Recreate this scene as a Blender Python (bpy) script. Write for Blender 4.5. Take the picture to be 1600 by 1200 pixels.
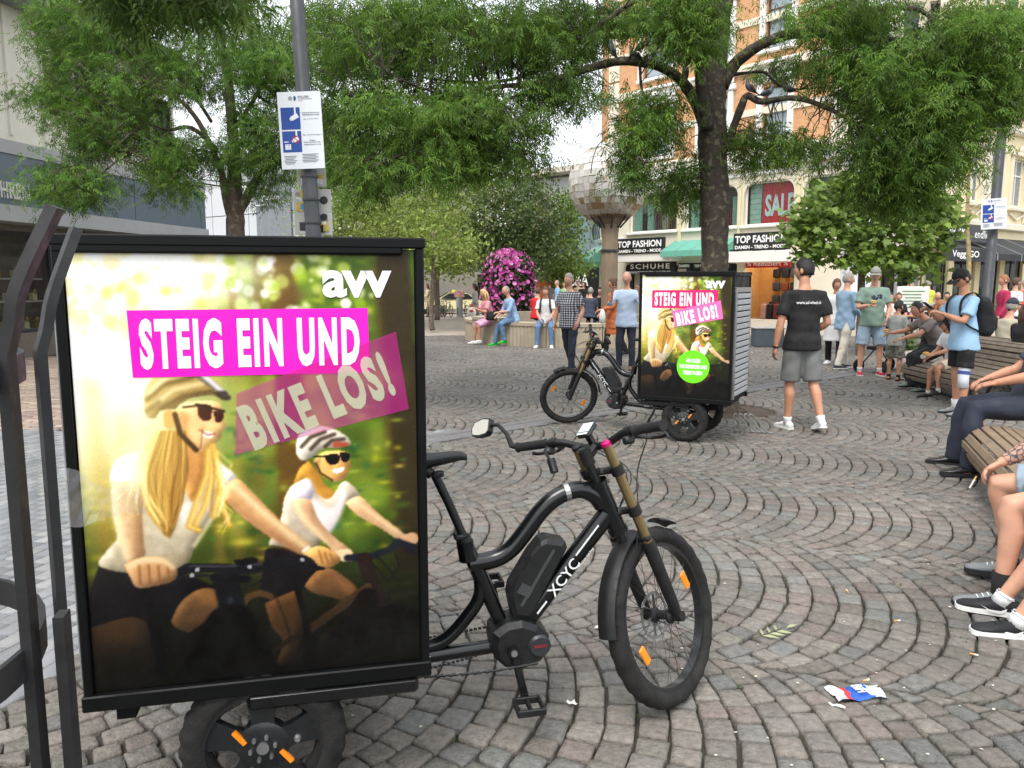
import bpy, bmesh, math, random
import numpy as np
from mathutils import Vector, Matrix, noise
R = math.radians
random.seed(7); rng = np.random.default_rng(11)
scene = bpy.context.scene
COL = scene.collection
for o in list(bpy.data.objects): bpy.data.objects.remove(o)

# ---------------------------------------------------------------- camera, sky, sun, exposure
PITCH = math.atan(155/1200.0); CH = 1.6; FPX = 1200.0
cam_d = bpy.data.cameras.new('camera'); cam = bpy.data.objects.new('camera', cam_d); COL.objects.link(cam)
cam.location = (0, 0, CH); cam.rotation_euler = (math.pi/2 - PITCH, 0, 0)
cam_d.sensor_width = 36; cam_d.lens = FPX/1600*36; cam_d.clip_start = .05; cam_d.clip_end = 900
scene.camera = cam
world = bpy.data.worlds.new('World'); scene.world = world; world.use_nodes = True
wn = world.node_tree; wn.nodes.clear()
w_out = wn.nodes.new('ShaderNodeOutputWorld'); w_bg = wn.nodes.new('ShaderNodeBackground')
w_sky = wn.nodes.new('ShaderNodeTexSky'); w_sky.sky_type = 'NISHITA'; w_sky.sun_disc = False
SUN_EL, SUN_AZ = R(58), R(200)
w_sky.sun_elevation = SUN_EL; w_sky.sun_rotation = SUN_AZ; w_sky.dust_density = 4; w_sky.air_density = 1.2
w_hs = wn.nodes.new('ShaderNodeHueSaturation'); w_hs.inputs['Saturation'].default_value = .5; w_hs.inputs['Value'].default_value = 1
w_mix = wn.nodes.new('ShaderNodeMixRGB'); w_mix.inputs[0].default_value = .62; w_mix.inputs[2].default_value = (8.6, 8.9, 9.3, 1)   # thin even cloud over the blue
wn.links.new(w_sky.outputs[0], w_hs.inputs['Color']); wn.links.new(w_hs.outputs[0], w_mix.inputs[1])
wn.links.new(w_mix.outputs[0], w_bg.inputs[0]); w_bg.inputs[1].default_value = .15
wn.links.new(w_bg.outputs[0], w_out.inputs[0])
sun_d = bpy.data.lights.new('sun', 'SUN'); sun = bpy.data.objects.new('sun', sun_d); COL.objects.link(sun)
sun_d.energy = 1.4; sun_d.angle = R(22); sun_d.color = (1, .96, .9)
_sd = Vector((math.sin(SUN_AZ)*math.cos(SUN_EL), math.cos(SUN_AZ)*math.cos(SUN_EL), math.sin(SUN_EL)))
sun.rotation_euler = _sd.to_track_quat('Z', 'Y').to_euler(); sun.location = (0, -5, 30)
vs = scene.view_settings
vs.view_transform = 'Standard'; vs.look = 'None'; vs.gamma = 1; vs.exposure = .72; vs.use_curve_mapping = False
scene.cycles.max_bounces = 6; scene.cycles.transparent_max_bounces = 12
scene.cycles.use_denoising = True

# ---------------------------------------------------------------- helpers
CP, SP_ = math.cos(PITCH), math.sin(PITCH)
def at(x, y, t):                       # point seen at photo pixel (x, y) at camera depth t
    u = (x-800)/FPX; v = (600-y)/FPX
    return Vector((u*t, (CP+v*SP_)*t, CH+(v*CP-SP_)*t))
def gr(x, y, z=0.0):                   # ground point under a photo pixel
    v = (600-y)/FPX
    return at(x, y, (z-CH)/(v*CP-SP_))
def srgb(r, g=None, b=None):
    if g is None: r, g, b = [int(r[i:i+2], 16) for i in (0, 2, 4)]
    f = lambda c: (c/255/12.92) if c/255 <= .04045 else ((c/255+.055)/1.055)**2.4
    return (f(r), f(g), f(b))

_M = {}
def mat(name, col, rough=.7, metal=0, var=.15, scale=6, bump=0, bscale=60, spec=.5, trans=0, emit=0, attr=False, coat=0, alpha=None, detail=4):
    if name in _M: return _M[name]
    m = bpy.data.materials.new(name); m.use_nodes = True; nt = m.node_tree; N = nt.nodes; Lk = nt.links
    b = N['Principled BSDF']; b.inputs['Roughness'].default_value = rough; b.inputs['Metallic'].default_value = metal
    b.inputs['Specular IOR Level'].default_value = spec
    if coat: b.inputs['Coat Weight'].default_value = coat; b.inputs['Coat Roughness'].default_value = .08
    tc = N.new('ShaderNodeTexCoord')
    nz = N.new('ShaderNodeTexNoise'); nz.inputs['Scale'].default_value = scale; nz.inputs['Detail'].default_value = detail
    Lk.new(tc.outputs['Object'], nz.inputs['Vector'])
    mp = N.new('ShaderNodeMapRange'); mp.inputs[1].default_value = .25; mp.inputs[2].default_value = .75
    mp.inputs[3].default_value = 1-var; mp.inputs[4].default_value = 1+var
    Lk.new(nz.outputs[0], mp.inputs[0])
    mx = N.new('ShaderNodeMixRGB'); mx.blend_type = 'MULTIPLY'; mx.inputs[0].default_value = 1
    if attr:
        a = N.new('ShaderNodeAttribute'); a.attribute_name = 'col'; Lk.new(a.outputs['Color'], mx.inputs[1])
    else: mx.inputs[1].default_value = (*col, 1)
    Lk.new(mp.outputs[0], mx.inputs[2]); Lk.new(mx.outputs[0], b.inputs['Base Color'])
    if rough > .2 and not emit:         # uneven sheen: dust, wear, handling
        n3 = N.new('ShaderNodeTexNoise'); n3.inputs['Scale'].default_value = scale*2.3; n3.inputs['Detail'].default_value = 5; Lk.new(tc.outputs['Object'], n3.inputs['Vector'])
        m3 = N.new('ShaderNodeMapRange'); m3.inputs[1].default_value = .3; m3.inputs[2].default_value = .7; m3.inputs[3].default_value = rough*.8; m3.inputs[4].default_value = min(1, rough*1.35); Lk.new(n3.outputs[0], m3.inputs[0]); Lk.new(m3.outputs[0], b.inputs['Roughness'])
    if bump:
        n2 = N.new('ShaderNodeTexNoise'); n2.inputs['Scale'].default_value = bscale; n2.inputs['Detail'].default_value = 6
        Lk.new(tc.outputs['Object'], n2.inputs['Vector'])
        bp = N.new('ShaderNodeBump'); bp.inputs['Strength'].default_value = bump; bp.inputs['Distance'].default_value = .01
        Lk.new(n2.outputs[0], bp.inputs['Height']); Lk.new(bp.outputs[0], b.inputs['Normal'])
    if emit:
        Lk.new(mx.outputs[0], b.inputs['Emission Color']); b.inputs['Emission Strength'].default_value = emit
    if trans:                          # light passing through thin leaves / cloth
        tr = N.new('ShaderNodeBsdfTranslucent'); Lk.new(mx.outputs[0], tr.inputs[0])
        ms = N.new('ShaderNodeMixShader'); ms.inputs[0].default_value = trans
        Lk.new(b.outputs[0], ms.inputs[1]); Lk.new(tr.outputs[0], ms.inputs[2]); Lk.new(ms.outputs[0], N['Material Output'].inputs[0])
    if alpha is not None:              # see-through glass / film
        tp = N.new('ShaderNodeBsdfTransparent'); tp.inputs[0].default_value = (.93, .96, .95, 1)
        ms = N.new('ShaderNodeMixShader'); ms.inputs[0].default_value = alpha
        Lk.new(tp.outputs[0], ms.inputs[1]); Lk.new(b.outputs[0], ms.inputs[2]); Lk.new(ms.outputs[0], N['Material Output'].inputs[0])
    _M[name] = m; return m

def np_mesh(name, V, F, col=None, smooth=False):
    V = np.asarray(V, dtype=np.float32); F = np.asarray(F, dtype=np.int32); k = F.shape[1]
    me = bpy.data.meshes.new(name)
    me.vertices.add(len(V)); me.vertices.foreach_set('co', V.ravel())
    me.loops.add(F.size); me.loops.foreach_set('vertex_index', F.ravel())
    me.polygons.add(len(F)); me.polygons.foreach_set('loop_start', np.arange(0, F.size, k, dtype=np.int32))
    if smooth: me.polygons.foreach_set('use_smooth', np.ones(len(F), dtype=bool))
    me.update(calc_edges=True)
    if col is not None:
        c = np.ones((len(V), 4), dtype=np.float32); c[:, :3] = col
        a = me.color_attributes.new('col', 'FLOAT_COLOR', 'POINT'); a.data.foreach_set('color', c.ravel())
    return me

def tag(o, label=None, cat=None, group=None, kind=None):
    if label: o['label'] = label
    if cat: o['category'] = cat
    if group: o['group'] = group
    if kind: o['kind'] = kind
    return o
def obj(name, me, mats, parent=None, **k):
    o = bpy.data.objects.new(name, me); COL.objects.link(o)
    for m in (mats if isinstance(mats, (list, tuple)) else [mats]):
        if me.materials.find(m.name) < 0 or len(me.materials) < (len(mats) if isinstance(mats, (list, tuple)) else 1): me.materials.append(m)
    if parent: o.parent = parent
    return tag(o, **k)
def thing(name, label, cat, loc=(0, 0, 0), rz=0, group=None):
    o = bpy.data.objects.new(name, None); COL.objects.link(o); o.location = loc; o.rotation_euler = (0, 0, rz)
    o.empty_display_size = .1
    return tag(o, label, cat, group)
def copy_tree(o, parent=None):
    c = o.copy(); COL.objects.link(c); c.parent = parent
    for ch in list(o.children): copy_tree(ch, c)
    return c
def retag(o, label): o['label'] = label; return o

class MB:
    """collects shapes, built as ONE mesh object"""
    def __init__(s): s.v = []; s.f = []; s.m = []
    def add(s, V, F, m=0):
        b = len(s.v); s.v += [tuple(p) for p in V]; s.f += [tuple(i+b for i in f) for f in F]; s.m += [m]*len(F); return s
    def box(s, c, d, rz=0, m=0, M=None, bev=0):
        x, y, z = d[0]/2, d[1]/2, d[2]/2
        if bev > 0:
            bev = min(bev, x*.9, y*.9, z*.9); V = []
            for sx in (-1, 1):
                for sy in (-1, 1):
                    for sz in (-1, 1):
                        V += [(sx*x, sy*(y-bev), sz*(z-bev)), (sx*(x-bev), sy*y, sz*(z-bev)), (sx*(x-bev), sy*(y-bev), sz*z)]
            ix = lambda a, b_, c_, k: ((a*2+b_)*2+c_)*3+k
            F = []
            for a in (0, 1):
                F.append([ix(a, 0, 0, 0), ix(a, 0, 1, 0), ix(a, 1, 1, 0), ix(a, 1, 0, 0)][::(1 if a == 0 else -1)])
                F.append([ix(0, a, 0, 1), ix(1, a, 0, 1), ix(1, a, 1, 1), ix(0, a, 1, 1)][::(1 if a == 0 else -1)])
                F.append([ix(0, 0, a, 2), ix(0, 1, a, 2), ix(1, 1, a, 2), ix(1, 0, a, 2)][::(1 if a == 0 else -1)])
            for a in (0, 1):
                for b_ in (0, 1):
                    F.append([ix(a, b_, 0, 0), ix(a, b_, 0, 1), ix(a, b_, 1, 1), ix(a, b_, 1, 0)])
                    F.append([ix(a, 0, b_, 0), ix(a, 0, b_, 2), ix(a, 1, b_, 2), ix(a, 1, b_, 0)])
                    F.append([ix(0, a, b_, 1), ix(0, a, b_, 2), ix(1, a, b_, 2), ix(1, a, b_, 1)])
                    for c_ in (0, 1): F.append([ix(a, b_, c_, 0), ix(a, b_, c_, 1), ix(a, b_, c_, 2)])
        else:
            V = [(sx*x, sy*y, sz*z) for sx in (-1, 1) for sy in (-1, 1) for sz in (-1, 1)]
            F = [(0, 1, 3, 2), (4, 6, 7, 5), (0, 4, 5, 1), (2, 3, 7, 6), (0, 2, 6, 4), (1, 5, 7, 3)]
        if M is None: M = Matrix.Rotation(rz, 3, 'Z')
        c = Vector(c)
        return s.add([M @ Vector(p) + c for p in V], F, m)
    def bar(s, a, b, w, h, m=0, up=(0, 0, 1), bev=0):     # box beam from a to b
        a = Vector(a); b = Vector(b); d = (b-a); L = d.length; d = d/L; u = Vector(up)
        if abs(d.dot(u)) > .98: u = Vector((1, 0, 0))
        y = u.cross(d).normalized(); z = d.cross(y)
        M = Matrix((d, y, z)).transposed()
        return s.box((a+b)/2, (L, w, h), m=m, M=M, bev=bev)
    def tube(s, P, r, n=8, m=0, cap=True, ry=None, up=None, closed=False):
        P = [Vector(p) for p in P]; k = len(P); r = r if isinstance(r, (list, tuple)) else [r]*k
        ry = r if ry is None else (ry if isinstance(ry, (list, tuple)) else [ry]*k)
        V = []; F = []; ref = Vector(up) if up else None
        for i in range(k):
            if closed: d = P[(i+1) % k]-P[i-1]
            else: d = P[min(i+1, k-1)]-P[max(i-1, 0)]
            if d.length < 1e-9: d = Vector((0, 0, 1))
            d.normalize()
            if ref is None:
                ref = Vector((0, 0, 1)) if abs(d.z) < .9 else Vector((1, 0, 0))
            x = (ref - d*ref.dot(d))
            if x.length < 1e-4: x = d.orthogonal()
            x.normalize(); y = d.cross(x)
            if not up: ref = x
            for j in range(n):
                a = 2*math.pi*j/n; V.append(P[i]+x*(math.cos(a)*r[i])+y*(math.sin(a)*ry[i]))
        for i in range(k if closed else k-1):
            i2 = (i+1) % k
            for j in range(n):
                j2 = (j+1) % n; F.append((i*n+j, i*n+j2, i2*n+j2, i2*n+j))
        if cap and not closed:
            F.append(tuple(range(n))[::-1]); F.append(tuple((k-1)*n+j for j in range(n)))
        return s.add(V, F, m)
    def lathe(s, prof, n=16, m=0, c=(0, 0, 0), axis='Z', M=None):     # prof [(r, h)]
        V = []; F = []; k = len(prof); c = Vector(c)
        if M is None:
            M = {'Z': Matrix.Identity(3), 'Y': Matrix.Rotation(-math.pi/2, 3, 'X'), 'X': Matrix.Rotation(math.pi/2, 3, 'Y')}[axis]
        for r, h in prof:
            for j in range(n):
                a = 2*math.pi*j/n; V.append(M @ Vector((r*math.cos(a), r*math.sin(a), h)) + c)
        for i in range(k-1):
            for j in range(n):
                j2 = (j+1) % n; F.append((i*n+j, i*n+j2, (i+1)*n+j2, (i+1)*n+j))
        cl = prof[0] == prof[-1]
        if prof[0][0] > 1e-6 and not cl: F.append(tuple(range(n))[::-1])
        if prof[-1][0] > 1e-6 and not cl: F.append(tuple((k-1)*n+j for j in range(n)))
        return s.add(V, F, m)
    def sph(s, c, r, n=10, k=7, m=0, M=None):
        r = (r, r, r) if not isinstance(r, (tuple, list)) else r
        V = []; F = []; c = Vector(c); M = M or Matrix.Identity(3)
        for i in range(k+1):
            th = math.pi*i/k
            for j in range(n):
                a = 2*math.pi*j/n
                V.append(M @ Vector((r[0]*math.sin(th)*math.cos(a), r[1]*math.sin(th)*math.sin(a), r[2]*math.cos(th))) + c)
        for i in range(k):
            for j in range(n):
                j2 = (j+1) % n; F.append((i*n+j, (i+1)*n+j, (i+1)*n+j2, i*n+j2))
        return s.add(V, F, m)
    def prism(s, poly, o, x, y, d, m=0):      # polygon in plane (o; x, y) extruded by d
        o, x, y, d = Vector(o), Vector(x), Vector(y), Vector(d); n = len(poly)
        V = [o+x*a+y*b for a, b in poly]+[o+x*a+y*b+d for a, b in poly]
        F = [tuple(range(n))[::-1], tuple(range(n, 2*n))]+[(i, (i+1) % n, n+(i+1) % n, n+i) for i in range(n)]
        return s.add(V, F, m)
    def text(s, body, o, x, y, size, m=0, wide=1, bold=0, depth=.01, align='CENTER', space=1, shear=0):
        V, F = text_geo(body, bold, space, align, shear); x = Vector(x).normalized(); y = Vector(y).normalized(); n_ = x.cross(y); o = Vector(o)
        k = len(V)
        Va = [o+x*(p[0]*size*wide)+y*(p[1]*size)+n_*depth for p in V]; s.add(Va, F, m)
        return s
    def build(s, name, mats, parent=None, smooth=False, weld=False, **k):
        me = bpy.data.meshes.new(name); me.from_pydata([tuple(p) for p in s.v], [], s.f)
        ms = mats if isinstance(mats, (list, tuple)) else [mats]
        for m in ms: me.materials.append(m)
        if len(ms) > 1: me.polygons.foreach_set('material_index', s.m)
        if smooth is True: me.polygons.foreach_set('use_smooth', [True]*len(s.f))
        bm = bmesh.new(); bm.from_mesh(me)
        if weld: bmesh.ops.remove_doubles(bm, verts=bm.verts, dist=1e-5)
        bmesh.ops.recalc_face_normals(bm, faces=bm.faces); bm.to_mesh(me); bm.free()
        if smooth and smooth is not True: me.shade_flat() if False else None
        if isinstance(smooth, (int, float)) and smooth is not True and smooth:
            me.polygons.foreach_set('use_smooth', [True]*len(s.f)); me.set_sharp_from_angle(angle=R(smooth))
        me.update()
        o = bpy.data.objects.new(name, me); COL.objects.link(o)
        if parent: o.parent = parent
        return tag(o, **k)

_TX = {}
def text_geo(body, bold=0, space=1, align='CENTER', shear=0):
    key = (body, bold, space, align, shear)
    if key in _TX: return _TX[key]
    c = bpy.data.curves.new('lettering', 'FONT'); c.body = body; c.size = 1; c.offset = bold; c.space_character = space
    c.align_x = align; c.align_y = 'CENTER'; c.resolution_u = 3; c.shear = shear; c.space_line = .85
    o = bpy.data.objects.new('lettering', c); COL.objects.link(o)
    me = o.to_mesh() if False else bpy.data.meshes.new_from_object(o.evaluated_get(bpy.context.evaluated_depsgraph_get()))
    V = [tuple(v.co) for v in me.vertices]; F = [tuple(p.vertices) for p in me.polygons]
    bpy.data.objects.remove(o); bpy.data.curves.remove(c); bpy.data.meshes.remove(me)
    _TX[key] = (V, F); return V, F
# letters used further down are made while the scene is still small
for _k in [('HREN', .02), ('TOP FASHION', .03), ('DAMEN - TREND - MODE', .03), ('SCHUHE', .02)]: text_geo(*_k)

def fit(body, w, h, bold=0, space=1):      # size and x-stretch that make a text w wide and h high
    V, F = text_geo(body, bold, space)
    xs = [p[0] for p in V]; ys = [p[1] for p in V]
    sz = h/(max(ys)-min(ys)); return sz, w/((max(xs)-min(xs))*sz), -(max(ys)+min(ys))/2*sz, -(max(xs)+min(xs))/2*w/(max(xs)-min(xs))
def put_text(mb, body, o, x, y, w, h, m=0, bold=0, space=1, depth=.004):
    sz, wd, oy, ox = fit(body, w, h, bold, space); X = Vector(x).normalized(); Y = Vector(y).normalized()
    mb.text(body, Vector(o)+Y*oy+X*ox, x, y, sz, m, wd, bold, depth, 'CENTER', space)
def smooth_path(P, k=4):                   # Catmull-Rom through points of any dimension
    P = [np.array(p, float) for p in P]; out = []
    for i in range(len(P)-1):
        p0, p1, p2, p3 = P[max(i-1, 0)], P[i], P[i+1], P[min(i+2, len(P)-1)]
        for j in range(k):
            t = j/k
            out.append(.5*((2*p1)+(p2-p0)*t+(2*p0-5*p1+4*p2-p3)*t*t+(3*p1-p0-3*p2+p3)*t**3))
    out.append(P[-1]); return out
# ---------------------------------------------------------------- ground and paving
def ground_mat():
    m = mat('joint_sand', (.045, .039, .031), .95, var=.4, scale=9, bump=.8, bscale=120)
    nt = m.node_tree; N = nt.nodes; b = N['Principled BSDF']
    src = b.inputs['Base Color'].links[0].from_socket
    nz = N.new('ShaderNodeTexNoise'); nz.inputs['Scale'].default_value = 1.7; nz.inputs['Detail'].default_value = 8
    tc = N.new('ShaderNodeTexCoord'); nt.links.new(tc.outputs['Object'], nz.inputs['Vector'])
    cr = N.new('ShaderNodeValToRGB'); cr.color_ramp.elements[0].position = .52; cr.color_ramp.elements[1].position = .68
    nt.links.new(nz.outputs[0], cr.inputs[0])
    mx = N.new('ShaderNodeMixRGB'); mx.inputs[2].default_value = (.055, .07, .022, 1)
    nt.links.new(cr.outputs[0], mx.inputs[0]); nt.links.new(src, mx.inputs[1]); nt.links.new(mx.outputs[0], b.inputs['Base Color'])
    return m
gm = MB(); S = 400
gm.add([(-S, -S, -.026), (S, -S, -.026), (S, S, -.026), (-S, S, -.026)], [(0, 1, 2, 3)])
ground = gm.build('ground', ground_mat(), kind='structure')

PHI = R(-22); UX, UY = math.cos(PHI), math.sin(PHI); B0, SW = 3.24, 1.66; RA = SW/math.sqrt(2); ROW = .12
SLAB = [(-2.02, 2.6), (-.75, 7.9), (-.55, 8.5), (-5.6, 8.75)]        # grey slab walk, left
def in_slab(x, y):                      # left of its right edge, nearer than its far edge
    return (x < -1.98+(y-2.79)*(1.23/5.11)) & (y < 8.45)
DR0 = np.array([-.80, 7.95]); DRD = np.array([.76, .65]); DRD = DRD/np.linalg.norm(DRD); DRN = np.array([-DRD[1], DRD[0]])
def in_drain(x, y):
    a = (x-DR0[0])*DRD[0]+(y-DR0[1])*DRD[1]; b = (x-DR0[0])*DRN[0]+(y-DR0[1])*DRN[1]
    return (a > -.25) & (a < 13) & (np.abs(b) < .2)
TREE = at(1118, 640, 9.9); PIT = np.array([TREE.x+.12, TREE.y])
quads = []; 
for k in range(-4, 14):
    bc = B0+(k+.5)*SW
    off = random.uniform(0, ROW)
    for n in range(-130, 330):
        a0 = n*ROW+off
        cx = a0*UX-bc*UY; cy = a0*UY+bc*UX
        if cy < .2 or cy > 25 or abs(cx) > .80*cy+2.2: continue
        tau = -R(45); step = .116/RA
        while tau < R(45)-.02:
            d = step*random.uniform(.82, 1.22)
            t2 = min(tau+d, R(45))
            if R(45)-t2 < step*.45: t2 = R(45)
            g = .0052/RA
            def P(f, t):
                tt = t+ROW*f*math.sin(t)/RA
                a = a0+f*ROW+RA*math.cos(tt)-RA*.85; b = max(-SW/2+.004, min(SW/2-.004, RA*math.sin(tt)))
                a += RA*(math.cos(t)-math.cos(tt))*0
                return (a+random.uniform(-.006, .006), b+random.uniform(-.006, .006))
            q = [P(.05, tau+g), P(.95, tau+g), P(.95, t2-g), P(.05, t2-g)]
            quads.append([(a*UX-(bc+b)*UY, a*UY+(bc+b)*UX) for a, b in q])
            tau = t2
Q = np.array(quads)                                   # (N,4,2)
C2 = Q.mean(1); cx, cy = C2[:, 0], C2[:, 1]
keep = (cy > 1.1) & (cy < 24.5) & (np.abs(cx) < .74*cy+1.2) & ~in_slab(cx, cy) & ~in_drain(cx, cy) & (np.hypot(cx-PIT[0], cy-PIT[1]) > .62)
keep &= ~((cx < -3.5) & (cy > 8) & (cx < -.55*cy+0.8))
Q = Q[keep]; C2 = C2[keep]
N_ = len(Q); dist = np.hypot(C2[:, 0], C2[:, 1]); 
pal = np.array([srgb(132, 128, 123), srgb(135, 129, 123), srgb(127, 126, 124), srgb(134, 125, 120), srgb(126, 127, 125), srgb(130, 127, 120), srgb(142, 137, 131)])
wts = np.array([.30, .23, .14, .12, .05, .1, .06])
colr = np.array([.70,.69,.662])*pal[rng.choice(len(pal), N_, p=wts)]*rng.uniform(.83, 1.17, (N_, 1))
lf = np.array([noise.noise(Vector((x*.55, y*.55, 3)))+.6*noise.noise(Vector((x*1.7, y*1.7, 9))) for x, y in C2]); colr = colr*(1+.2*lf)[:, None]      # trodden and dirty patches
# photograph-visible size: the 300 largest in the picture become objects
px_x = 800+FPX*C2[:, 0]/(C2[:, 1]*CP+CH*SP_); px_y = 600+FPX*(C2[:, 1]*SP_*-1+CH*CP)/(C2[:, 1]*CP+CH*SP_)
vis = (px_x > 0) & (px_x < 1600) & (px_y < 1200) & ~((px_x > 120) & (px_x < 668) & (px_y < 1070))
rank = np.where(vis, dist, 1e9).argsort(); single = set(rank[:298].tolist())
m_cob = mat('cobble_granite', (.3, .29, .27), .72, var=.28, scale=34, bump=1, bscale=70, attr=True, spec=.35, detail=6)
zj = rng.normal(0, .0028, N_); tilt = rng.normal(0, .022, (N_, 2))
def stone_near(q, c, zo, tl):
    """irregular eight-sided cobble: skirt, shoulder, worn top, crown"""
    pts = []
    for i in range(4):
        p, r = q[i], q[(i+1) % 4]; a = rng.uniform(.04, .13); b = rng.uniform(.04, .13)
        pts.append(p+(r-p)*a); pts.append(p+(r-p)*(1-b))
    pts = np.array(pts); pts = c+(pts-c)*(1+rng.normal(0, .022, (8, 1)))
    V = []
    for f, z in ((1.0, -.034), (1.0, -.009), (.95, -.001), (.6, .001)):
        r = c+(pts-c)*f; zz = z+zo+((r-c)@tl)*(1 if z > -.02 else 0)+(rng.normal(0, .0012, 8) if z > -.005 else 0)
        V.append(np.column_stack([r, zz]))
    V.append(np.array([[c[0], c[1], .0015+zo]]))
    F = []
    for L in range(3):
        for j in range(8):
            j2 = (j+1) % 8; F.append((L*8+j, L*8+j2, (L+1)*8+j2)); F.append((L*8+j, (L+1)*8+j2, (L+1)*8+j))
    for j in range(8): F.append((24+j, 24+(j+1) % 8, 32))
    return np.vstack(V), np.array(F)
Vn = []; Fn = []; Cn = []; base = 0
order = dist.argsort(); far_idx = []
for i in order:
    if dist[i] < 5.4:
        V, F = stone_near(Q[i], C2[i], zj[i], tilt[i])
        if i in single:
            me = np_mesh('cobblestone', V, F, np.tile(colr[i], (len(V), 1)), False); obj('cobblestone', me, m_cob, ground)
        else:
            Vn.append(V); Fn.append(F+base); Cn.append(np.tile(colr[i], (len(V), 1))); base += len(V)
    else: far_idx.append(i)
obj('paving', np_mesh('paving', np.vstack(Vn), np.vstack(Fn), np.vstack(Cn), False), m_cob, ground, kind='stuff')
fi = np.array(far_idx); q = Q[fi]; c = C2[fi][:, None, :]; nf = len(fi)
rings = []
for f, z in ((1.0, -.025), (1.0, -.006), (.9, .002)):
    r = c+(q-c)*f; zz = z+zj[fi][:, None]+np.einsum('nkd,nd->nk', r-c, tilt[fi])*.8
    rings.append(np.dstack([r, zz]))
V = np.concatenate(rings, 1).reshape(-1, 3); F = []
b = (np.arange(nf)*12)[:, None]
for L in (0, 1):
    for j in range(4): F.append(b+np.array([[L*4+j, L*4+(j+1) % 4, L*4+4+(j+1) % 4, L*4+4+j]]))
F.append(b+np.array([[8, 9, 10, 11]]))
obj('paving', np_mesh('paving', V, np.vstack(F), np.repeat(colr[fi], 12, 0)), m_cob, ground, kind='stuff')

# slab walk and brick street on the left, drain channel
def pavers(region, ang, w, h, gap, x0, x1, y0, y1, zt, pals, herring=False):
    ca, sa = math.cos(ang), math.sin(ang); qs = []
    if herring:
        n = int(30/h)
        for i in range(-n, n):
            for j in range(-n//2, n//2):
                bx, by = i*h, j*2*w+ (i % (int(2*w/h)))*h
                for (ox, oy, ww, hh) in ((0, 0, w, h), (0, h, h, w)):
                    qs.append((bx+ox, by+oy, ww, hh))
    else:
        j = 0; y = -30.
        while y < 30:
            x = -30.+(j % 2)*w/2
            while x < 30: qs.append((x, y, w, h)); x += w
            y += h; j += 1
    A = np.array(qs); cxy = A[:, :2]+A[:, 2:]/2
    X = cxy[:, 0]*ca-cxy[:, 1]*sa+(x0+x1)/2; Y = cxy[:, 0]*sa+cxy[:, 1]*ca+(y0+y1)/2
    k = region(X, Y) & (X > x0) & (X < x1) & (Y > y0) & (Y < y1)
    A = A[k]; out = []
    g = gap/2
    L = np.stack([np.stack([A[:, 0]+g, A[:, 1]+g], 1), np.stack([A[:, 0]+A[:, 2]-g, A[:, 1]+g], 1), np.stack([A[:, 0]+A[:, 2]-g, A[:, 1]+A[:, 3]-g], 1), np.stack([A[:, 0]+g, A[:, 1]+A[:, 3]-g], 1)], 1)
    q = np.stack([L[..., 0]*ca-L[..., 1]*sa+(x0+x1)/2, L[..., 0]*sa+L[..., 1]*ca+(y0+y1)/2], 2)
    n = len(q); c = q.mean(1, keepdims=True); zz = rng.normal(zt, .0012, (n, 1))
    rings = [np.dstack([q, np.full((n, 4), -.025)]), np.dstack([q, zz-.004+0*q[..., 0]]), np.dstack([c+(q-c)*.965, zz+0*q[..., 0]])]
    col = np.array(pals)[rng.integers(0, len(pals), n)]*rng.uniform(.88, 1.12, (n, 1))
    return np.concatenate(rings, 1), col, c[:, 0]
PF = np.array([[0, 1, 5, 4], [1, 2, 6, 5], [2, 3, 7, 6], [3, 0, 4, 7], [4, 5, 9, 8], [5, 6, 10, 9], [6, 7, 11, 10], [7, 4, 8, 11], [8, 9, 10, 11]])
m_slab = mat('concrete_paver', (.45, .45, .45), .85, var=.12, scale=14, bump=.5, bscale=150, attr=True)
V, cl, cc = pavers(in_slab, R(76), .2, .1, .006, -6.5, -.4, 1.5, 8.45, 0, [srgb(128, 129, 131), srgb(121, 123, 125), srgb(134, 134, 133)], False)
cpx = 800+FPX*cc[:, 0]/(cc[:, 1]*CP+CH*SP_)
near = np.where((cpx > -20) & (cpx < 130), np.hypot(cc[:, 0], cc[:, 1]), 1e9).argsort()[:150]
for i in near:
    obj('paver', np_mesh('paver', V[i], PF, np.tile(cl[i], (12, 1))), m_slab, ground)
rest = np.setdiff1d(np.arange(len(V)), near)
obj('slab_walk', np_mesh('slab_walk', V[rest].reshape(-1, 3), (np.arange(len(rest))*12)[:, None, None].repeat(9, 1).reshape(-1, 1)+np.tile(PF, (len(rest), 1)), np.repeat(cl[rest], 12, 0)), m_slab, ground, kind='stuff')
m_brk = mat('street_brick', (.3, .25, .2), .85, var=.15, scale=10, bump=.4, bscale=90, attr=True)
reg = lambda x, y: (y > 8.47) & (x < np.minimum(-3.5, -.55*y+.8)) & (x > -11.5) & ~in_drain(x, y)
V, cl, cc = pavers(reg, R(12), .24, .12, .012, -11.5, -3, 8.47, 17.4, 0, [srgb(150, 132, 116), srgb(139, 121, 107), srgb(160, 143, 128), srgb(131, 118, 108)])
n = len(V)
obj('brick_street', np_mesh('brick_street', V.reshape(-1, 3), (np.arange(n)*12)[:, None, None].repeat(9, 1).reshape(-1, 1)+np.tile(PF, (n, 1)), np.repeat(cl, 12, 0)), m_brk, ground, kind='stuff')
# far plaza surface past the last cobbles
m_far = mat('far_plaza_paving', srgb(158, 147, 134), .9, var=.18, scale=2.2, bump=.3, bscale=25)
fm = MB(); fm.box((0, 62, -.062), (150, 75.4, .12)); fm.build('plaza', m_far, kind='structure')
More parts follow.
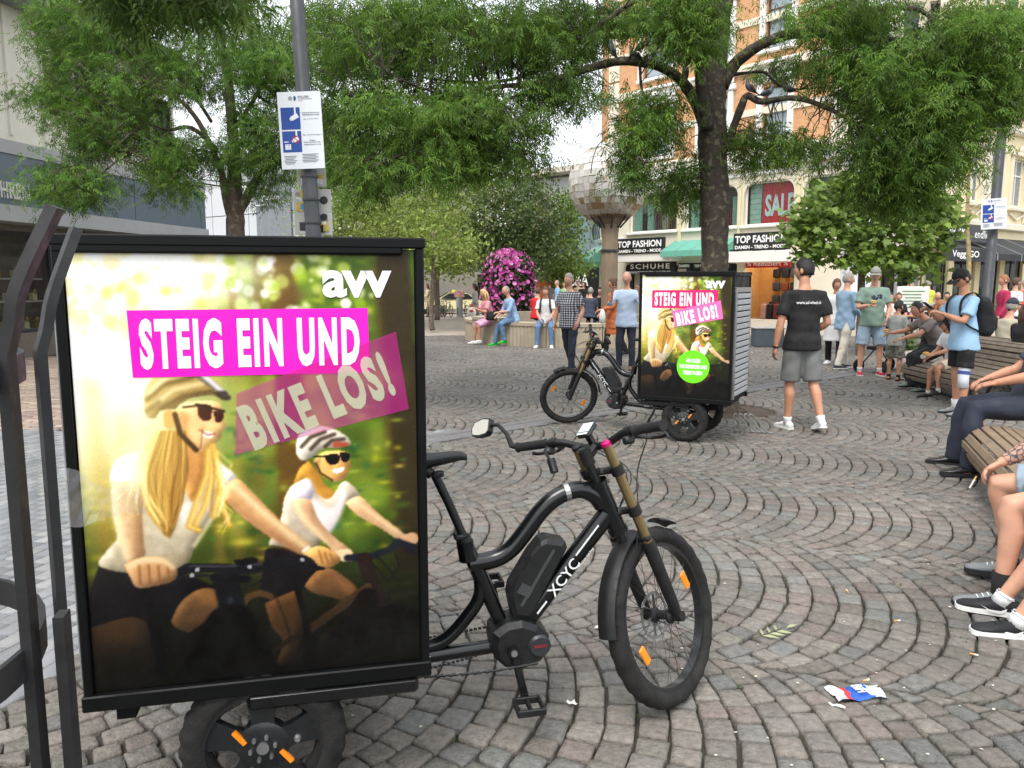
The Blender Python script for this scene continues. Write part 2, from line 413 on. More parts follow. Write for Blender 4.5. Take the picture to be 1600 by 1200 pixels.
# drain: channel stones between two kerb rows
dm = mat('drain_basalt', srgb(108, 106, 106), .8, var=.2, scale=20, bump=.4)
L = 0
while L < 12.6:
    c = DR0+DRD*(L+.2-.2); mb = MB()
    for k in (-1, 0, 1):
        cc = c+DRN*k*.12; mb.box((cc[0], cc[1], -.021+(.004 if k else -.002)), (.49, .112, .044), math.atan2(DRD[1], DRD[0]), bev=.006)
    mb.build('channel_stone', dm, ground); L += .5
# tree pit: earth disc with a stone ring
pm = MB(); pm.lathe([(.0, -.004), (.5, -.012), (.6, -.02)], 24, c=(PIT[0], PIT[1], 0)); pm.build('tree_pit', mat('pit_earth', srgb(70, 58, 46), .95, var=.4, scale=14, bump=1, bscale=50), ground)
# ---------------------------------------------------------------- buildings
class Facade:
    """vertical plane through two ground points; local x runs along it, -y faces the square"""
    def __init__(s, x0, t0, x1, t1):
        s.a = at(x0, 445, t0); s.b = at(x1, 445, t1); s.a.z = s.b.z = 0
        d = s.b-s.a; s.L = d.length; s.d = d/s.L; s.rz = math.atan2(d.y, d.x); s.n = Vector((-s.d.y, s.d.x, 0))
    def uz(s, x, y, dep=0):
        o = Vector((0, 0, CH)); r = at(x, y, 1)-o; a = s.a+s.n*dep
        k = (a-o).dot(s.n)/r.dot(s.n); p = o+r*k
        return ((p-s.a).dot(s.d), p.z)
    def rect(s, x0, y0, x1, y1, dep=0):      # pixel rectangle -> (u0, u1, z0, z1)
        xm, ym = (x0+x1)/2, (y0+y1)/2
        return (s.uz(x0, ym, dep)[0], s.uz(x1, ym, dep)[0], s.uz(xm, y1, dep)[1], s.uz(xm, y0, dep)[1])
    def root(s, name, label, cat='building', **k): return thing(name, label, cat, s.a, s.rz, **k)

def wall_holes(u0, u1, z0, z1, holes, rev=.22, y=0, m=0, mb=None):
    mb = mb or MB()
    U = sorted({u0, u1, *[h[i] for h in holes for i in (0, 1) if u0 < h[i] < u1]}); Z = sorted({z0, z1, *[h[i] for h in holes for i in (2, 3) if z0 < h[i] < z1]})
    for i in range(len(U)-1):
        for j in range(len(Z)-1):
            a, b, c, d = U[i], U[i+1], Z[j], Z[j+1]; mu, mz = (a+b)/2, (c+d)/2
            if any(h[0] < mu < h[1] and h[2] < mz < h[3] for h in holes): continue
            mb.add([(a, y, c), (b, y, c), (b, y, d), (a, y, d)], [(0, 1, 2, 3)], m)
    for h in holes:
        a, b, c, d = h[:4]
        mb.add([(a, y, c), (b, y, c), (b, y, d), (a, y, d), (a, y+rev, c), (b, y+rev, c), (b, y+rev, d), (a, y+rev, d)],
               [(0, 4, 5, 1), (1, 5, 6, 2), (2, 6, 7, 3), (3, 7, 4, 0)], m)
    return mb
def window(root, h, fm, gm_, y=.16, fw=.06, nx=1, nz=(), inset=0):
    a, b, c, d = h[:4]; mb = MB(); dy = .06
    for x in (a+fw/2, b-fw/2): mb.box((x, y, (c+d)/2), (fw, dy, d-c))
    for z in (c+fw/2, d-fw/2): mb.box(((a+b)/2, y, z), (b-a-2*fw, dy, fw))
    for i in range(1, nx): mb.box((a+(b-a)*i/nx, y, (c+d)/2), (fw*.7, dy*.9, d-c-2*fw))
    for f in nz: mb.box(((a+b)/2, y-.004, c+(d-c)*f), (b-a-2*fw, dy, fw*.8))
    w = mb.build('window', fm, root)
    p = MB(); p.box(((a+b)/2, y+.012, (c+d)/2), (b-a-fw, .012, d-c-fw)); p.build('pane', gm_, w); return w
def body(root, u0, u1, z1, dep, m, z0=0, y0=.3):      # closed mass behind a facade
    mb = MB(); mb.box(((u0+u1)/2, y0+dep/2, (z0+z1)/2), (u1-u0, dep, z1-z0)); return mb.build('building_shell', m, root)

m_glass = mat('window_glass_dark', (.03, .035, .04), .06, var=.3, scale=1.5, spec=.8)
m_clear = mat('shop_glass', (.05, .055, .055), .04, var=.1, spec=.9, alpha=.15)
m_white = mat('white_paint', srgb(222, 220, 214), .6, var=.05, scale=3)
m_dark = mat('dark_metal', srgb(42, 42, 44), .5, var=.15)
m_black = mat('black_sign_board', srgb(24, 25, 27), .45, var=.1)
m_letter = mat('white_lettering', srgb(236, 236, 234), .5, var=.02)
m_cream = mat('cream_render', srgb(214, 206, 186), .8, var=.07, scale=1.3, bump=.15, bscale=40)
m_creamy = mat('yellow_cream_stone', srgb(212, 200, 164), .8, var=.08, scale=2, bump=.15, bscale=40)
m_conc = mat('pale_concrete', srgb(168, 164, 156), .85, var=.12, scale=2, bump=.25, bscale=30)

# --- left: watch shop under a blue-grey fascia
F1 = Facade(0, 16.2, 298, 22.9); L1 = F1.L
r1 = F1.root('shop_building', 'shop building on the left with blue grey metal fascia and silver lettering')
m_fascia = mat('blue_grey_metal_panel', srgb(92, 105, 116), .45, var=.06, scale=1.2, spec=.4)
m_band = mat('light_grey_concrete_band', srgb(158, 160, 160), .8, var=.08, scale=2)
m_mesh = mat('cream_cladding', srgb(206, 202, 188), .75, var=.06, scale=3, bump=.5, bscale=60)
u = -5.0; 
while u < L1-.01:
    w = min(2.9, L1-u); mb = MB(); mb.box((u+w/2, -.55, 3.73), (w-.02, .12, 1.02), bev=.01); mb.build('fascia_panel', m_fascia, r1); u += 2.9
mb = MB(); mb.box((L1/2-2.5, .2, 4.38), (L1+5, 1.66, .27)); mb.build('parapet', m_band, r1)
mb = MB(); mb.box((L1/2-2.5, .2, 3.05), (L1+5.06, 1.72, .33)); mb.build('canopy', m_band, r1)
base_letters = MB()
V, F = text_geo('UHREN', .02); sz, wd, oy, ox = fit('UHREN', .95, .33, .02)
for dd in (.0, .07): base_letters.add([(p[0]*sz*wd+ox+F1.uz(41, 304, -.6)[0]-.475, -.615-dd, p[1]*sz+oy+3.5) for p in V], F)
base_letters.build('lettering', mat('brushed_silver', srgb(190, 190, 188), .35, metal=.3, var=.05), r1)
holes = [(i*2.2-4.8, i*2.2-2.85, .55, 2.75) for i in range(6)]
wall_holes(-5, L1, 0, 2.88, holes, .35).build('wall', mat('dark_brown_stone', srgb(104, 96, 88), .5, var=.15), r1)
for i, h in enumerate(holes):
    window(r1, h, m_dark, m_clear, .1, .07)
    d = MB()
    for z, k in ((1.25, 5), (1.75, 4), (.62, 6)):
        d.box(((h[0]+h[1])/2, .45, z-.02), (h[1]-h[0]-.2, .4, .03), m=0)
        for j in range(k):
            uu = h[0]+.25+(h[1]-h[0]-.5)*j/(k-1); d.box((uu, .4, z+.09), (.12, .12, .17), m=1+(i+j) % 2); d.sph((uu, .33, z+.2), (.05, .03, .06), 8, 5, m=2)
    d.build('display', [m_conc, mat('display_cream', srgb(196, 180, 140), .6), mat('display_gold', srgb(150, 110, 50), .35, metal=.6)], r1)
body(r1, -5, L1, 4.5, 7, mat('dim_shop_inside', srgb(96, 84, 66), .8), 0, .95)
holes = [(i*3.3-4.6, i*3.3-2.9, 5.55, 6.85) for i in range(4)]
wall_holes(-5, L1-.3, 4.52, 7.6, holes, .2, .35).build('upper_wall', m_mesh, r1)
for h in holes: window(r1, h, m_dark, m_glass, .48, .07, 2)
for k in range(13):
    mb = MB(); mb.box((-4.9+k*.98, .32, 6.2), (.07, .06, 2.7)); mb.build('cladding_rib', m_mesh, r1)
body(r1, -5, L1-.3, 7.6, 7, m_mesh, 4.55, .6)
mb = MB(); mb.box((L1/2-2.6, .1, 7.85), (L1+4.6, .9, .5), bev=.08); mb.build('cornice', mat('zinc_cornice', srgb(122, 126, 128), .5), r1)
body(r1, -5, L1-.8, 14, 7, m_mesh, 8.1, .4)
mb = MB(); mb.box((L1-.7, .25, 1.5), (.35, .5, 2.96)); mb.build('corner_pillar', mat('dark_brown_stone', (0, 0, 0)), r1)

# --- white panelled department store behind
F2 = Facade(285, 47, 600, 38)
r2 = F2.root('department_store', 'white panelled department store with black square sign and grey hanging banner')
m_panel = mat('white_facade_panel', srgb(186, 190, 194), .45, var=.03, scale=.6)
L2 = F2.uz(560, 330)[0]; body(r2, 0, L2, 9.0, 10, m_conc, 0, .12)
nz_ = 5
for i in range(int(L2/1.62)):
    for j in range(nz_):
        mb = MB(); mb.box((.81+i*1.62, .04, .3+.87+j*1.74), (1.575, .07, 1.695), bev=.01); mb.build('panel', m_panel, r2)
q = F2.rect(374, 284, 402, 310); mb = MB(); mb.box(((q[0]+q[1])/2, -.1, (q[2]+q[3])/2), (q[1]-q[0], .16, q[3]-q[2]), m=0)
put_text(mb, 'C&A', ((q[0]+q[1])/2, -.185, (q[2]+q[3])/2), (1, 0, 0), (0, 0, 1), (q[1]-q[0])*.75, .5, m=1, bold=.02); mb.build('shop_sign', [m_black, m_letter], r2)
q = F2.rect(405, 276, 458, 392); uc = (q[0]+q[1])/2
mb = MB(); nseg = 14; V = []; F = []
for i in range(nseg+1):
    for z in (q[2], (q[2]*2+q[3])/3, q[3]): V.append((q[0]+(q[1]-q[0])*i/nseg, -.2+.05*math.sin(i*1.9)*(1 if z < q[3] else .2), z))
for i in range(nseg):
    for j in (0, 1): F.append((i*3+j, i*3+3+j, i*3+4+j, i*3+j+1))
mb.add(V, F, 0); mb.bar((q[0]-.1, -.2, q[3]+.03), (q[1]+.1, -.2, q[3]+.03), .06, .06, 0)
hh = q[3]-q[2]
put_text(mb, 'Be', (q[0]+.32*(q[1]-q[0])-.1, -.29, q[3]-.14*hh), (1, 0, 0), (0, 0, 1), .42, .45, 1, .01)
put_text(mb, 'größten', (uc-.1, -.29, q[3]-.28*hh), (1, 0, 0), (0, 0, 1), 1.5, .52, 1, .005)
mb.tube([(q[0]+.1, -.29, q[3]-.375*hh), (uc, -.29, q[3]-.375*hh), (q[1]-.25, -.29, q[3]-.35*hh)], .02, 5, 1)
mb.build('banner', [mat('grey_banner_cloth', srgb(120, 126, 131), .8, var=.1), m_letter], r2)

# --- long low arcade across the street
F3 = Facade(560, 54, 905, 54)
r3 = F3.root('shopping_arcade', 'long low concrete arcade across the street with orange window posters')
q = F3.rect(560, 396, 905, 430); mb = MB(); mb.box((F3.L/2, .3, (q[2]+q[3])/2+.3), (F3.L, 1.6, q[3]-q[2]+.5)); mb.build('parapet', m_conc, r3)
q2 = F3.rect(560, 430, 905, 441); mb = MB(); mb.box((F3.L/2, .6, (q2[2]+q2[3])/2), (F3.L-.05, 1.3, q2[3]-q2[2]-.01)); mb.build('lintel', mat('grey_stone_lintel', srgb(140, 134, 124), .8, var=.1), r3)
ztop = q2[2]
cuts = [(650, 668), (678, 702), (708, 728), (738, 752), (768, 785), (790, 822), (832, 862), (570, 600), (610, 640)]
holes = [(F3.uz(a, 460)[0], F3.uz(b, 460)[0], .15, ztop-.05) for a, b in cuts]
wall_holes(0, F3.L, 0, ztop, holes, .2, .3).build('wall', mat('arcade_stone', srgb(158, 150, 138), .8, var=.08, scale=1), r3)
pc = [srgb(150, 80, 50), srgb(222, 150, 110), srgb(200, 130, 50), srgb(170, 150, 110), srgb(205, 105, 70), srgb(150, 140, 120), srgb(60, 62, 66), srgb(190, 160, 120), srgb(120, 90, 60)]
for i, h in enumerate(holes):
    w = window(r3, h, m_dark, m_clear, .42, .06)
    mb = MB(); mb.box(((h[0]+h[1])/2, .62, (h[2]+h[3])/2+.1), ((h[1]-h[0])*.8, .03, (h[3]-h[2])*.85))
    if i == 2: mb.box(((h[0]+h[1])/2+.2, .6, h[3]-.5), ((h[1]-h[0])*.5, .03, .6), m=1)
    mb.build('poster', [mat('window_poster_print.%d' % i, pc[i], .6, var=.35, scale=2.2), mat('poster_blue', srgb(60, 90, 130), .6)], r3)
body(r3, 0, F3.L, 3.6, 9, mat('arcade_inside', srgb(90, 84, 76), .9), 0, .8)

# --- white modern store with a glass corner
F4 = Facade(800, 56, 960, 50)
r4 = F4.root('modern_store', 'white modern store with flat roof slab and tall glass front beside the globe')
q = F4.rect(800, 262, 960, 272); mb = MB(); mb.box((F4.L/2, 0, q[2]+.15), (F4.L, 2.2, .35)); mb.build('roof', mat('beige_roof_slab', srgb(196, 190, 176), .7), r4)
q1 = F4.rect(800, 276, 960, 322); 
for i in range(5):
    mb = MB(); mb.box((F4.L*(i+.5)/5, .3, (q1[2]+q1[3])/2), (F4.L/5-.03, .3, q1[3]-q1[2]), bev=.01); mb.build('panel', m_panel, r4)
q3 = F4.rect(800, 322, 960, 400)
n = 8
for i in range(n):
    for j in range(2):
        a = F4.L*i/n; hz = (q3[3]-q3[2])/2
        window(r4, (a, a+F4.L/n, q3[2]+hz*j, q3[2]+hz*(j+1)), mat('grey_mullion', srgb(120, 126, 130), .5), mat('blue_green_glass', srgb(120, 146, 150), .08, spec=.7, var=.12, scale=.7), .3, .08)
mb = MB(); mb.box((F4.L/2, .25, q3[2]/2), (F4.L, .4, q3[2]-.02), m=0); 
put_text(mb, 'C&A', (F4.uz(903, 438)[0], .03, F4.uz(903, 437)[1]), (1, 0, 0), (0, 0, 1), 1.7, .85, 1, .01); mb.build('shop_front', [m_black, m_letter], r4)
body(r4, 0, F4.L, q[2], 9, m_conc, 0, .5)

# --- corner house with the fashion shop
F5 = Facade(948, 41.7, 1312, 32.3); L5 = F5.L
r5 = F5.root('fashion_shop_house', 'cream and orange brick corner house with arched shop windows and green awnings')
def brick_mat():
    m = mat('orange_brick', srgb(190, 120, 66), .85, var=.12, scale=2); nt = m.node_tree; N = nt.nodes
    b = N['Principled BSDF']; tc = N.new('ShaderNodeTexCoord'); mp = N.new('ShaderNodeMapping'); mp.inputs['Rotation'].default_value = (R(90), 0, 0)
    br = N.new('ShaderNodeTexBrick'); br.inputs['Scale'].default_value = 1; br.inputs['Brick Width'].default_value = .25; br.inputs['Row Height'].default_value = .08; br.inputs['Mortar Size'].default_value = .008
    br.inputs['Color1'].default_value = (*srgb(206, 150, 102), 1); br.inputs['Color2'].default_value = (*srgb(188, 132, 88), 1); br.inputs['Mortar'].default_value = (*srgb(200, 176, 146), 1)
    nt.links.new(tc.outputs['Object'], mp.inputs[0]); nt.links.new(mp.outputs[0], br.inputs[0])
    mx = [n_ for n_ in N if n_.type == 'MIX_RGB'][0]; nt.links.new(br.outputs['Color'], mx.inputs[1])
    return m
m_brick = brick_mat()
def rr(x0, y0, x1, y1): return F5.rect(x0, y0, x1, y1)
sw = [rr(983, 298, 1058, 362), rr(1070, 292, 1152, 356), rr(1162, 286, 1240, 350)]
zs0 = sum(s[2] for s in sw)/3; zs1 = sum(s[3] for s in sw)/3
sw = [(s[0], s[1], zs0, zs1) for s in sw]; sw.append((sw[2][1]+.45, sw[2][1]+2.6, zs0, zs1))
gz = 3.05                                                   # ground-floor openings
door = rr(1160, 404, 1240, 500); schuhe = rr(984, 404, 1058, 500); disp = rr(1066, 420, 1150, 500)
gh = [(schuhe[0], schuhe[1], .02, 3.0), (disp[0], disp[1], .5, 2.75), (door[0], door[1], .02, 3.1)]
wall_holes(0, L5, 0, zs1+.9, sw+gh, .3).build('wall', m_cream, r5)
# arched heads closing the upper corners of each first-floor window, and yellow piers
for i, h in enumerate(sw):
    a, b, c, d = h; rr_ = .55
    for sx, x0 in ((1, a), (-1, b)):
        mb = MB(); mb.prism([(x0, d+.001)]+[(x0+sx*(rr_-rr_*math.cos(t)), d-rr_+rr_*math.sin(t)) for t in np.linspace(0, math.pi/2, 8)], (0, .02, 0), (1, 0, 0), (0, 0, 1), (0, .2, 0)); mb.build('arch_spandrel', m_cream, r5)
    w = window(r5, h, m_white, m_clear, .24, .07)
    s = MB(); s.box(((a+b)/2, -.06, c-.07), (b-a+.2, .24, .12), bev=.02); s.build('sill', m_white, w)
for x0, x1 in ((sw[0][1], sw[1][0]), (sw[1][1], sw[2][0]), (sw[2][1], sw[3][0])):
    mb = MB(); mb.box(((x0+x1)/2, -.05, (2.6+zs1)/2), ((x1-x0)*.45, .12, zs1-2.5), bev=.02); mb.build('pier', m_creamy, r5)
mb = MB()
for k, (z, p, h) in enumerate(((zs1+.35, .1, .16), (zs1+.72, .34, .22), (zs1+.95, .22, .2))): mb.box((L5/2, -p/2, z), (L5+.1, p, h), bev=.03)
mb.build('cornice', m_white, r5)
# rooms behind the shop windows
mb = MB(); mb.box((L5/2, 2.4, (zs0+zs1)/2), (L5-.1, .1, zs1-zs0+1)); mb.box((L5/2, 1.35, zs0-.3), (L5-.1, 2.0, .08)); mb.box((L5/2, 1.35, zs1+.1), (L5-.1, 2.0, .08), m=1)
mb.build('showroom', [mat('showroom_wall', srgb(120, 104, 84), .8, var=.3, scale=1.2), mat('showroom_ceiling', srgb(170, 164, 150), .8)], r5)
cur = MB()
for h in sw[:2]:
    a, b, c, d = h; n = 16
    for u0, w in ((a+.08, .5), (b-.5, .4) if h is sw[1] else (a+.9, .4)):
        V = []; F = []
        for i in range(n+1):
            x = u0+w*i/n; y = .42+.04*math.sin(i*2.2); V += [(x, y, c), (x, y, d-.5)]
        for i in range(n): F.append((2*i, 2*i+2, 2*i+3, 2*i+1))
        cur.add(V, F)
cur.build('curtain', mat('pale_green_curtain', srgb(150, 190, 176), .8, var=.1), r5)
cl = MB(); rgl = random.Random(3)
for h in sw[:2]:
    a, b, c, d = h; cl.bar((a+.3, .8, c+1.0), (b-.3, .8, c+1.0), .03, .03, 0)
    for k in range(18):
        x = a+.35+(b-a-.7)*k/17; cl.box((x, .8, c+.55), (.05, .35, .8), m=1+rgl.randrange(4))
cl.build('clothes_rail', [m_dark, mat('garment_red', srgb(150, 50, 48), .8), mat('garment_brown', srgb(116, 84, 56), .8), mat('garment_purple', srgb(92, 60, 84), .8), mat('garment_pale', srgb(190, 180, 164), .8)], r5)
a, b, c, d = sw[2]; mb = MB(); V = []; F = []; n = 24; x0, x1 = a+.75, b-.05
for i in range(n+1):
    x = x0+(x1-x0)*i/n; y = .36+.025*math.sin(i*1.3); V += [(x, y, c+.02), (x, y, d-.08)]
for i in range(n): F.append((2*i, 2*i+2, 2*i+3, 2*i+1))
mb.add(V, F, 0); put_text(mb, 'SALE', ((x0+x1)/2+.05, .31, (c+d)/2-.1), (1, 0, 0), (0, 0, 1), (x1-x0)*.86, .98, 1, .035); mb.build('sale_banner', [mat('red_sale_cloth', srgb(204, 36, 50), .7, var=.06, scale=3), mat('pale_blue_letters', srgb(206, 228, 228), .6, var=.02)], r5)
mb = MB()
for k in range(9): mb.box((a+.4, .4, c+.14+k*.24), (.56, .04, .225), bev=.008)
mb.build('shutter', mat('mint_shutter', srgb(164, 196, 182), .6), r5)
# upper storeys: brick with pale window surrounds
zu = zs1+1.06; H5 = 19
uw = []
for x0, x1 in ((1006, 1050), (1196, 1234), (1100, 1140)):
    a, b = F5.uz(x0, 90)[0], F5.uz(x1, 90)[0]
    for z0 in (zu+.7, zu+4.6, zu+8.5): uw.append((a, b, z0, z0+2.3))
wall_holes(0, L5, zu, H5, uw, .25).build('brick_wall', m_brick, r5)
for h in uw:
    a, b, c, d = h; w = window(r5, h, mat('brown_window_frame', srgb(96, 66, 52), .6), mat('sky_lit_glass', srgb(150, 166, 172), .08, spec=.8, var=.2, scale=.8), .17, .08, 1, (.72,))
    mb = MB()
    for x in (a-.17, b+.17): mb.box((x, -.05, (c+d)/2), (.28, .16, d-c+.3), bev=.03)
    mb.box(((a+b)/2, -.09, d+.28), (b-a+.9, .22, .26), bev=.04); mb.box(((a+b)/2, -.1, d+.66), (b-a+.7, .14, .44), bev=.1); mb.box(((a+b)/2, -.14, d+.98), (b-a+1.1, .3, .14), bev=.03)
    mb.box(((a+b)/2, -.08, c-.12), (b-a+.7, .22, .16), bev=.03); mb.sph(((a+b)/2, -.17, d+.66), (.2, .1, .24), 8, 6)
    mb.build('window_surround', m_white, r5)
mb = MB()
for z in (zu+.2, zu+3.9, zu+7.8, H5-.2): mb.box((L5/2, -.06, z), (L5+.1, .22, .4), bev=.04)
for z in (zu+2.0, zu+5.9): mb.box((L5/2, -.02, z), (L5, .1, .3))
mb.build('stone_band', m_cream, r5)
for x in (.35, L5-.35):
    for k in range(12): mb = MB(); mb.box((x, -.05, zu+.7+k*.9), (.7, .14, .82), bev=.03); mb.build('quoin', m_cream, r5)
body(r5, 0, L5, H5, 10, m_cream, zu, .5); body(r5, 0, L5, zu, 6, m_cream, 0, 4.2)
# signs
def signbox(name, q, lines, y=-.32, dep=.22, m=m_black):
    mb = MB(); a, b, c, d = q; mb.box(((a+b)/2, y, (c+d)/2), (b-a, dep, d-c), bev=.01)
    for (tx, fx, fz, fw, fh, bo) in lines: put_text(mb, tx, (a+(b-a)*fx, y-dep/2-.004, c+(d-c)*fz), (1, 0, 0), (0, 0, 1), (b-a)*fw, (d-c)*fh, 1, bo)
    return mb.build(name, [m, m_letter], r5)
TL = [('TOP FASHION', .5, .64, .93, .42, .03), ('DAMEN - TREND - MODE', .5, .2, .93, .2, .03)]
q = F5.rect(965, 372, 1038, 397, -.9); signbox('shop_sign', q, TL, -.9); q2 = F5.rect(1148, 363, 1234, 391, -1.2); signbox('shop_sign', q2, TL, -1.2)
q3 = (schuhe[0]-.05, schuhe[1]+.05, F5.uz(1020, 428)[1], F5.uz(1020, 409)[1])
mb = MB(); a, b, c, d = q3
arc = [(a, c-.0), (b, c-.0)]+[((a+b)/2+(b-a)/2*math.cos(t), d-.25+.3*math.sin(t)) for t in np.linspace(0, math.pi, 12)]
mb.prism(arc, (0, -.3, 0), (1, 0, 0), (0, 0, 1), (0, .12, 0)); mb.box((a+.25, -.24, c/2), (.5, .12, c-.02)); mb.box((b-.12, -.24, c/2), (.24, .12, c-.02))
put_text(mb, 'SCHUHE', ((a+b)/2, -.306, c+(d-c)*.62), (1, 0, 0), (0, 0, 1), (b-a)*.8, .26, 1, .02, 1.3); put_text(mb, 'WWW.TOPFASHION-AACHEN.DE', ((a+b)/2, -.306, c+.08), (1, 0, 0), (0, 0, 1), (b-a)*.84, .13, 1, .02)
put_text(mb, '1', (a+.22, -.306, c-.35), (1, 0, 0), (0, 0, 1), .1, .28, 1, .03)
mb.build('shop_portal', [m_black, m_letter], r5)
for x0, x1, tx in ((1065, 1085, 'DAMEN'), (1088, 1120, 'TOP FASHION'), (1124, 1147, 'MODE')):
    q = F5.rect(x0, 411, x1, 420); signbox('shop_sign', q, [(tx, .5, .5, .8, .5, .03)], -.28, .1)
q = F5.rect(1160, 405, 1232, 418)
signbox('reduced_sign', q, [('% Reduziert %', .5, .5, .9, .56, .01)], .22, .06, mat('red_sign_board', srgb(196, 30, 30), .5))
a, b, c, d = gh[2]
mb = MB(); mb.box(((a+b)/2, 2.7, 1.6), (b-a+1.5, .1, 3.2), m=0); mb.box((a-.7, 1.6, 1.6), (.1, 2.4, 3.2), m=0); mb.box((b+.7, 1.6, 1.6), (.1, 2.4, 3.2), m=0); mb.box(((a+b)/2, 1.6, 3.22), (b-a+1.4, 2.5, .06), m=1)
mb.build('shop_room', [mat('orange_shop_wall', srgb(206, 152, 84), .7, var=.1), m_white], r5)
mb = MB()
for x in np.linspace(a+.3, b-.3, 3): mb.box((x, 1.4, 3.17), (.5, .9, .03))
mb.build('shop_lamp', mat('lit_shop_lamp', (1, .93, .8), .5, emit=9, var=0), r5)
st = MB(); rg2 = random.Random(5)
for k in range(5):
    for j in range(3):
        st.box((a+.35+k*(b-a-.7)/4, 2.45, .9+j*.62), (.34, .22, .42), m=rg2.randrange(4), bev=.05)
st.build('bag_display', [m_black, mat('brown_bag', srgb(120, 62, 40), .6), mat('dark_grey_bag', srgb(60, 60, 64), .6), mat('blue_bag', srgb(60, 80, 120), .6)], r5, kind='stuff')
for k in range(4): st = MB(); st.box((a+.3+k*.32, 1.5, .35), (.26, .3, .7), bev=.04); st.box((a+.3+k*.32, 1.5, .76), (.16, .03, .1)); st.build('suitcase', [mat('pink_suitcase', srgb(196, 150, 140), .5), m_black, mat('dark_red_case', srgb(110, 34, 34), .5)][k % 3], r5)
st = MB(); st.box((a+.9, 2.5, 2.6), (1.0, .08, .6)); st.build('display_screen', m_black, r5)
mb = MB(); mb.box(((a+b)/2, -.65, q2[2]-.26), (b-a+.8, 1.3, .48), bev=.02); mb.build('door_canopy', m_white, r5)
lm = MB()
for k in range(3): lm.box((a+.1+(b-a)*.45*k, -1.0, 3.12), (.4, .16, .12), bev=.02)
lm.build('spotlight', m_dark, r5)
mb = MB(); mb.box(((schuhe[0]+schuhe[1])/2, -.48, F5.rect(965, 372, 1038, 397, -.9)[2]-.2), (schuhe[1]-schuhe[0]+.5, .95, .36), bev=.02); mb.build('door_canopy', m_white, r5)
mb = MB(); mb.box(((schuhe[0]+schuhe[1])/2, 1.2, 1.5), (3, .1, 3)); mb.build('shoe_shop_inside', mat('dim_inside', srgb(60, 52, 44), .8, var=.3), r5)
window(r5, gh[1], m_white, m_glass, .16, .08, 3)
m_awn = mat('green_awning_cloth', srgb(112, 184, 164), .7, var=.06, scale=2, trans=.25)
def awning(root, a, b, z0, z1, out, m, y=-.02, val=.28, ribs=4):
    mb = MB()
    mb.add([(a, y, z1), (b, y, z1), (b, y-out, z0), (a, y-out, z0), (b, y-out, z0-val), (a, y-out, z0-val)], [(0, 1, 2, 3), (3, 2, 4, 5)])
    mb.add([(a, y, z1), (a, y-out, z0), (a, y-out, z0-val), (a, y, z0-val)], [(0, 1, 2, 3)]); mb.add([(b, y, z1), (b, y-out, z0), (b, y-out, z0-val), (b, y, z0-val)], [(0, 1, 2, 3)])
    o = mb.build('awning', m, root); fr = MB()
    for i in range(ribs+1):
        x = a+(b-a)*i/ribs; fr.bar((x, y, z1+.012), (x, y-out, z0+.012), .03, .02); fr.bar((x, y-out-.012, z0), (x, y-out-.012, z0-val), .03, .015)
    fr.build('awning_frame', mat('pale_metal', srgb(170, 176, 172), .4, metal=.4), o); return o
q = F5.rect(1056, 374, 1152, 400); awning(r5, q[0], q[1], q[2]+.25, q[3], 1.2, m_awn)
mb = MB(); q = F5.rect(884, 380, 946, 402)                      # awning round the corner
rc = MB(); rc.lathe([(1.9, 0), (1.9, zs1+1.0)], 20, c=(.3, 1.9, 0)); rc.build('round_corner', m_cream, r5, smooth=40)
rc = MB(); rc.lathe([(1.9, zu), (1.9, H5)], 20, c=(.3, 1.92, 0)); rc.build('round_corner', m_brick, r5, smooth=40)
rc = MB()
for z in (zs0-.35, zs1+.7, zu+3.9): rc.lathe([(1.9, z-.12), (2.1, z-.05), (2.15, z+.1), (1.9, z+.16)], 20, c=(.3, 1.9, 0))
rc.build('corner_cornice', m_white, r5)
bal = MB(); ang = np.linspace(R(150), R(265), 22)
for i, t in enumerate(ang):
    p = (.3+2.25*math.cos(t), 1.9+2.25*math.sin(t)); bal.tube([(p[0], p[1], zs0-.2), (p[0]*1.02-.01, p[1]-.06, zs0+.25), (p[0], p[1], zs0+.75)], .02, 5)
bal.tube([(.3+2.25*math.cos(t), 1.9+2.25*math.sin(t), zs0+.78) for t in ang], .035, 6); bal.build('balcony_railing', m_dark, r5)
V = []; F = []; A0 = np.linspace(R(165), R(262), 9)
for t in A0:
    for r_, z in ((1.95, 3.75), (3.3, 2.95), (3.3, 2.62)): V.append((.3+r_*math.cos(t), 1.9+r_*math.sin(t), z))
for i in range(8):
    for j in (0, 1): F.append((i*3+j, i*3+3+j, i*3+4+j, i*3+j+1))
mb = MB(); mb.add(V, F); aw = mb.build('awning', m_awn, r5)
fr = MB()
for t in A0: fr.tube([(.3+r_*math.cos(t), 1.9+r_*math.sin(t), z+.02) for r_, z in ((1.95, 3.75), (3.3, 2.95), (3.32, 2.62))], .025, 5)
fr.build('awning_frame', mat('pale_metal', (0, 0, 0)), aw)

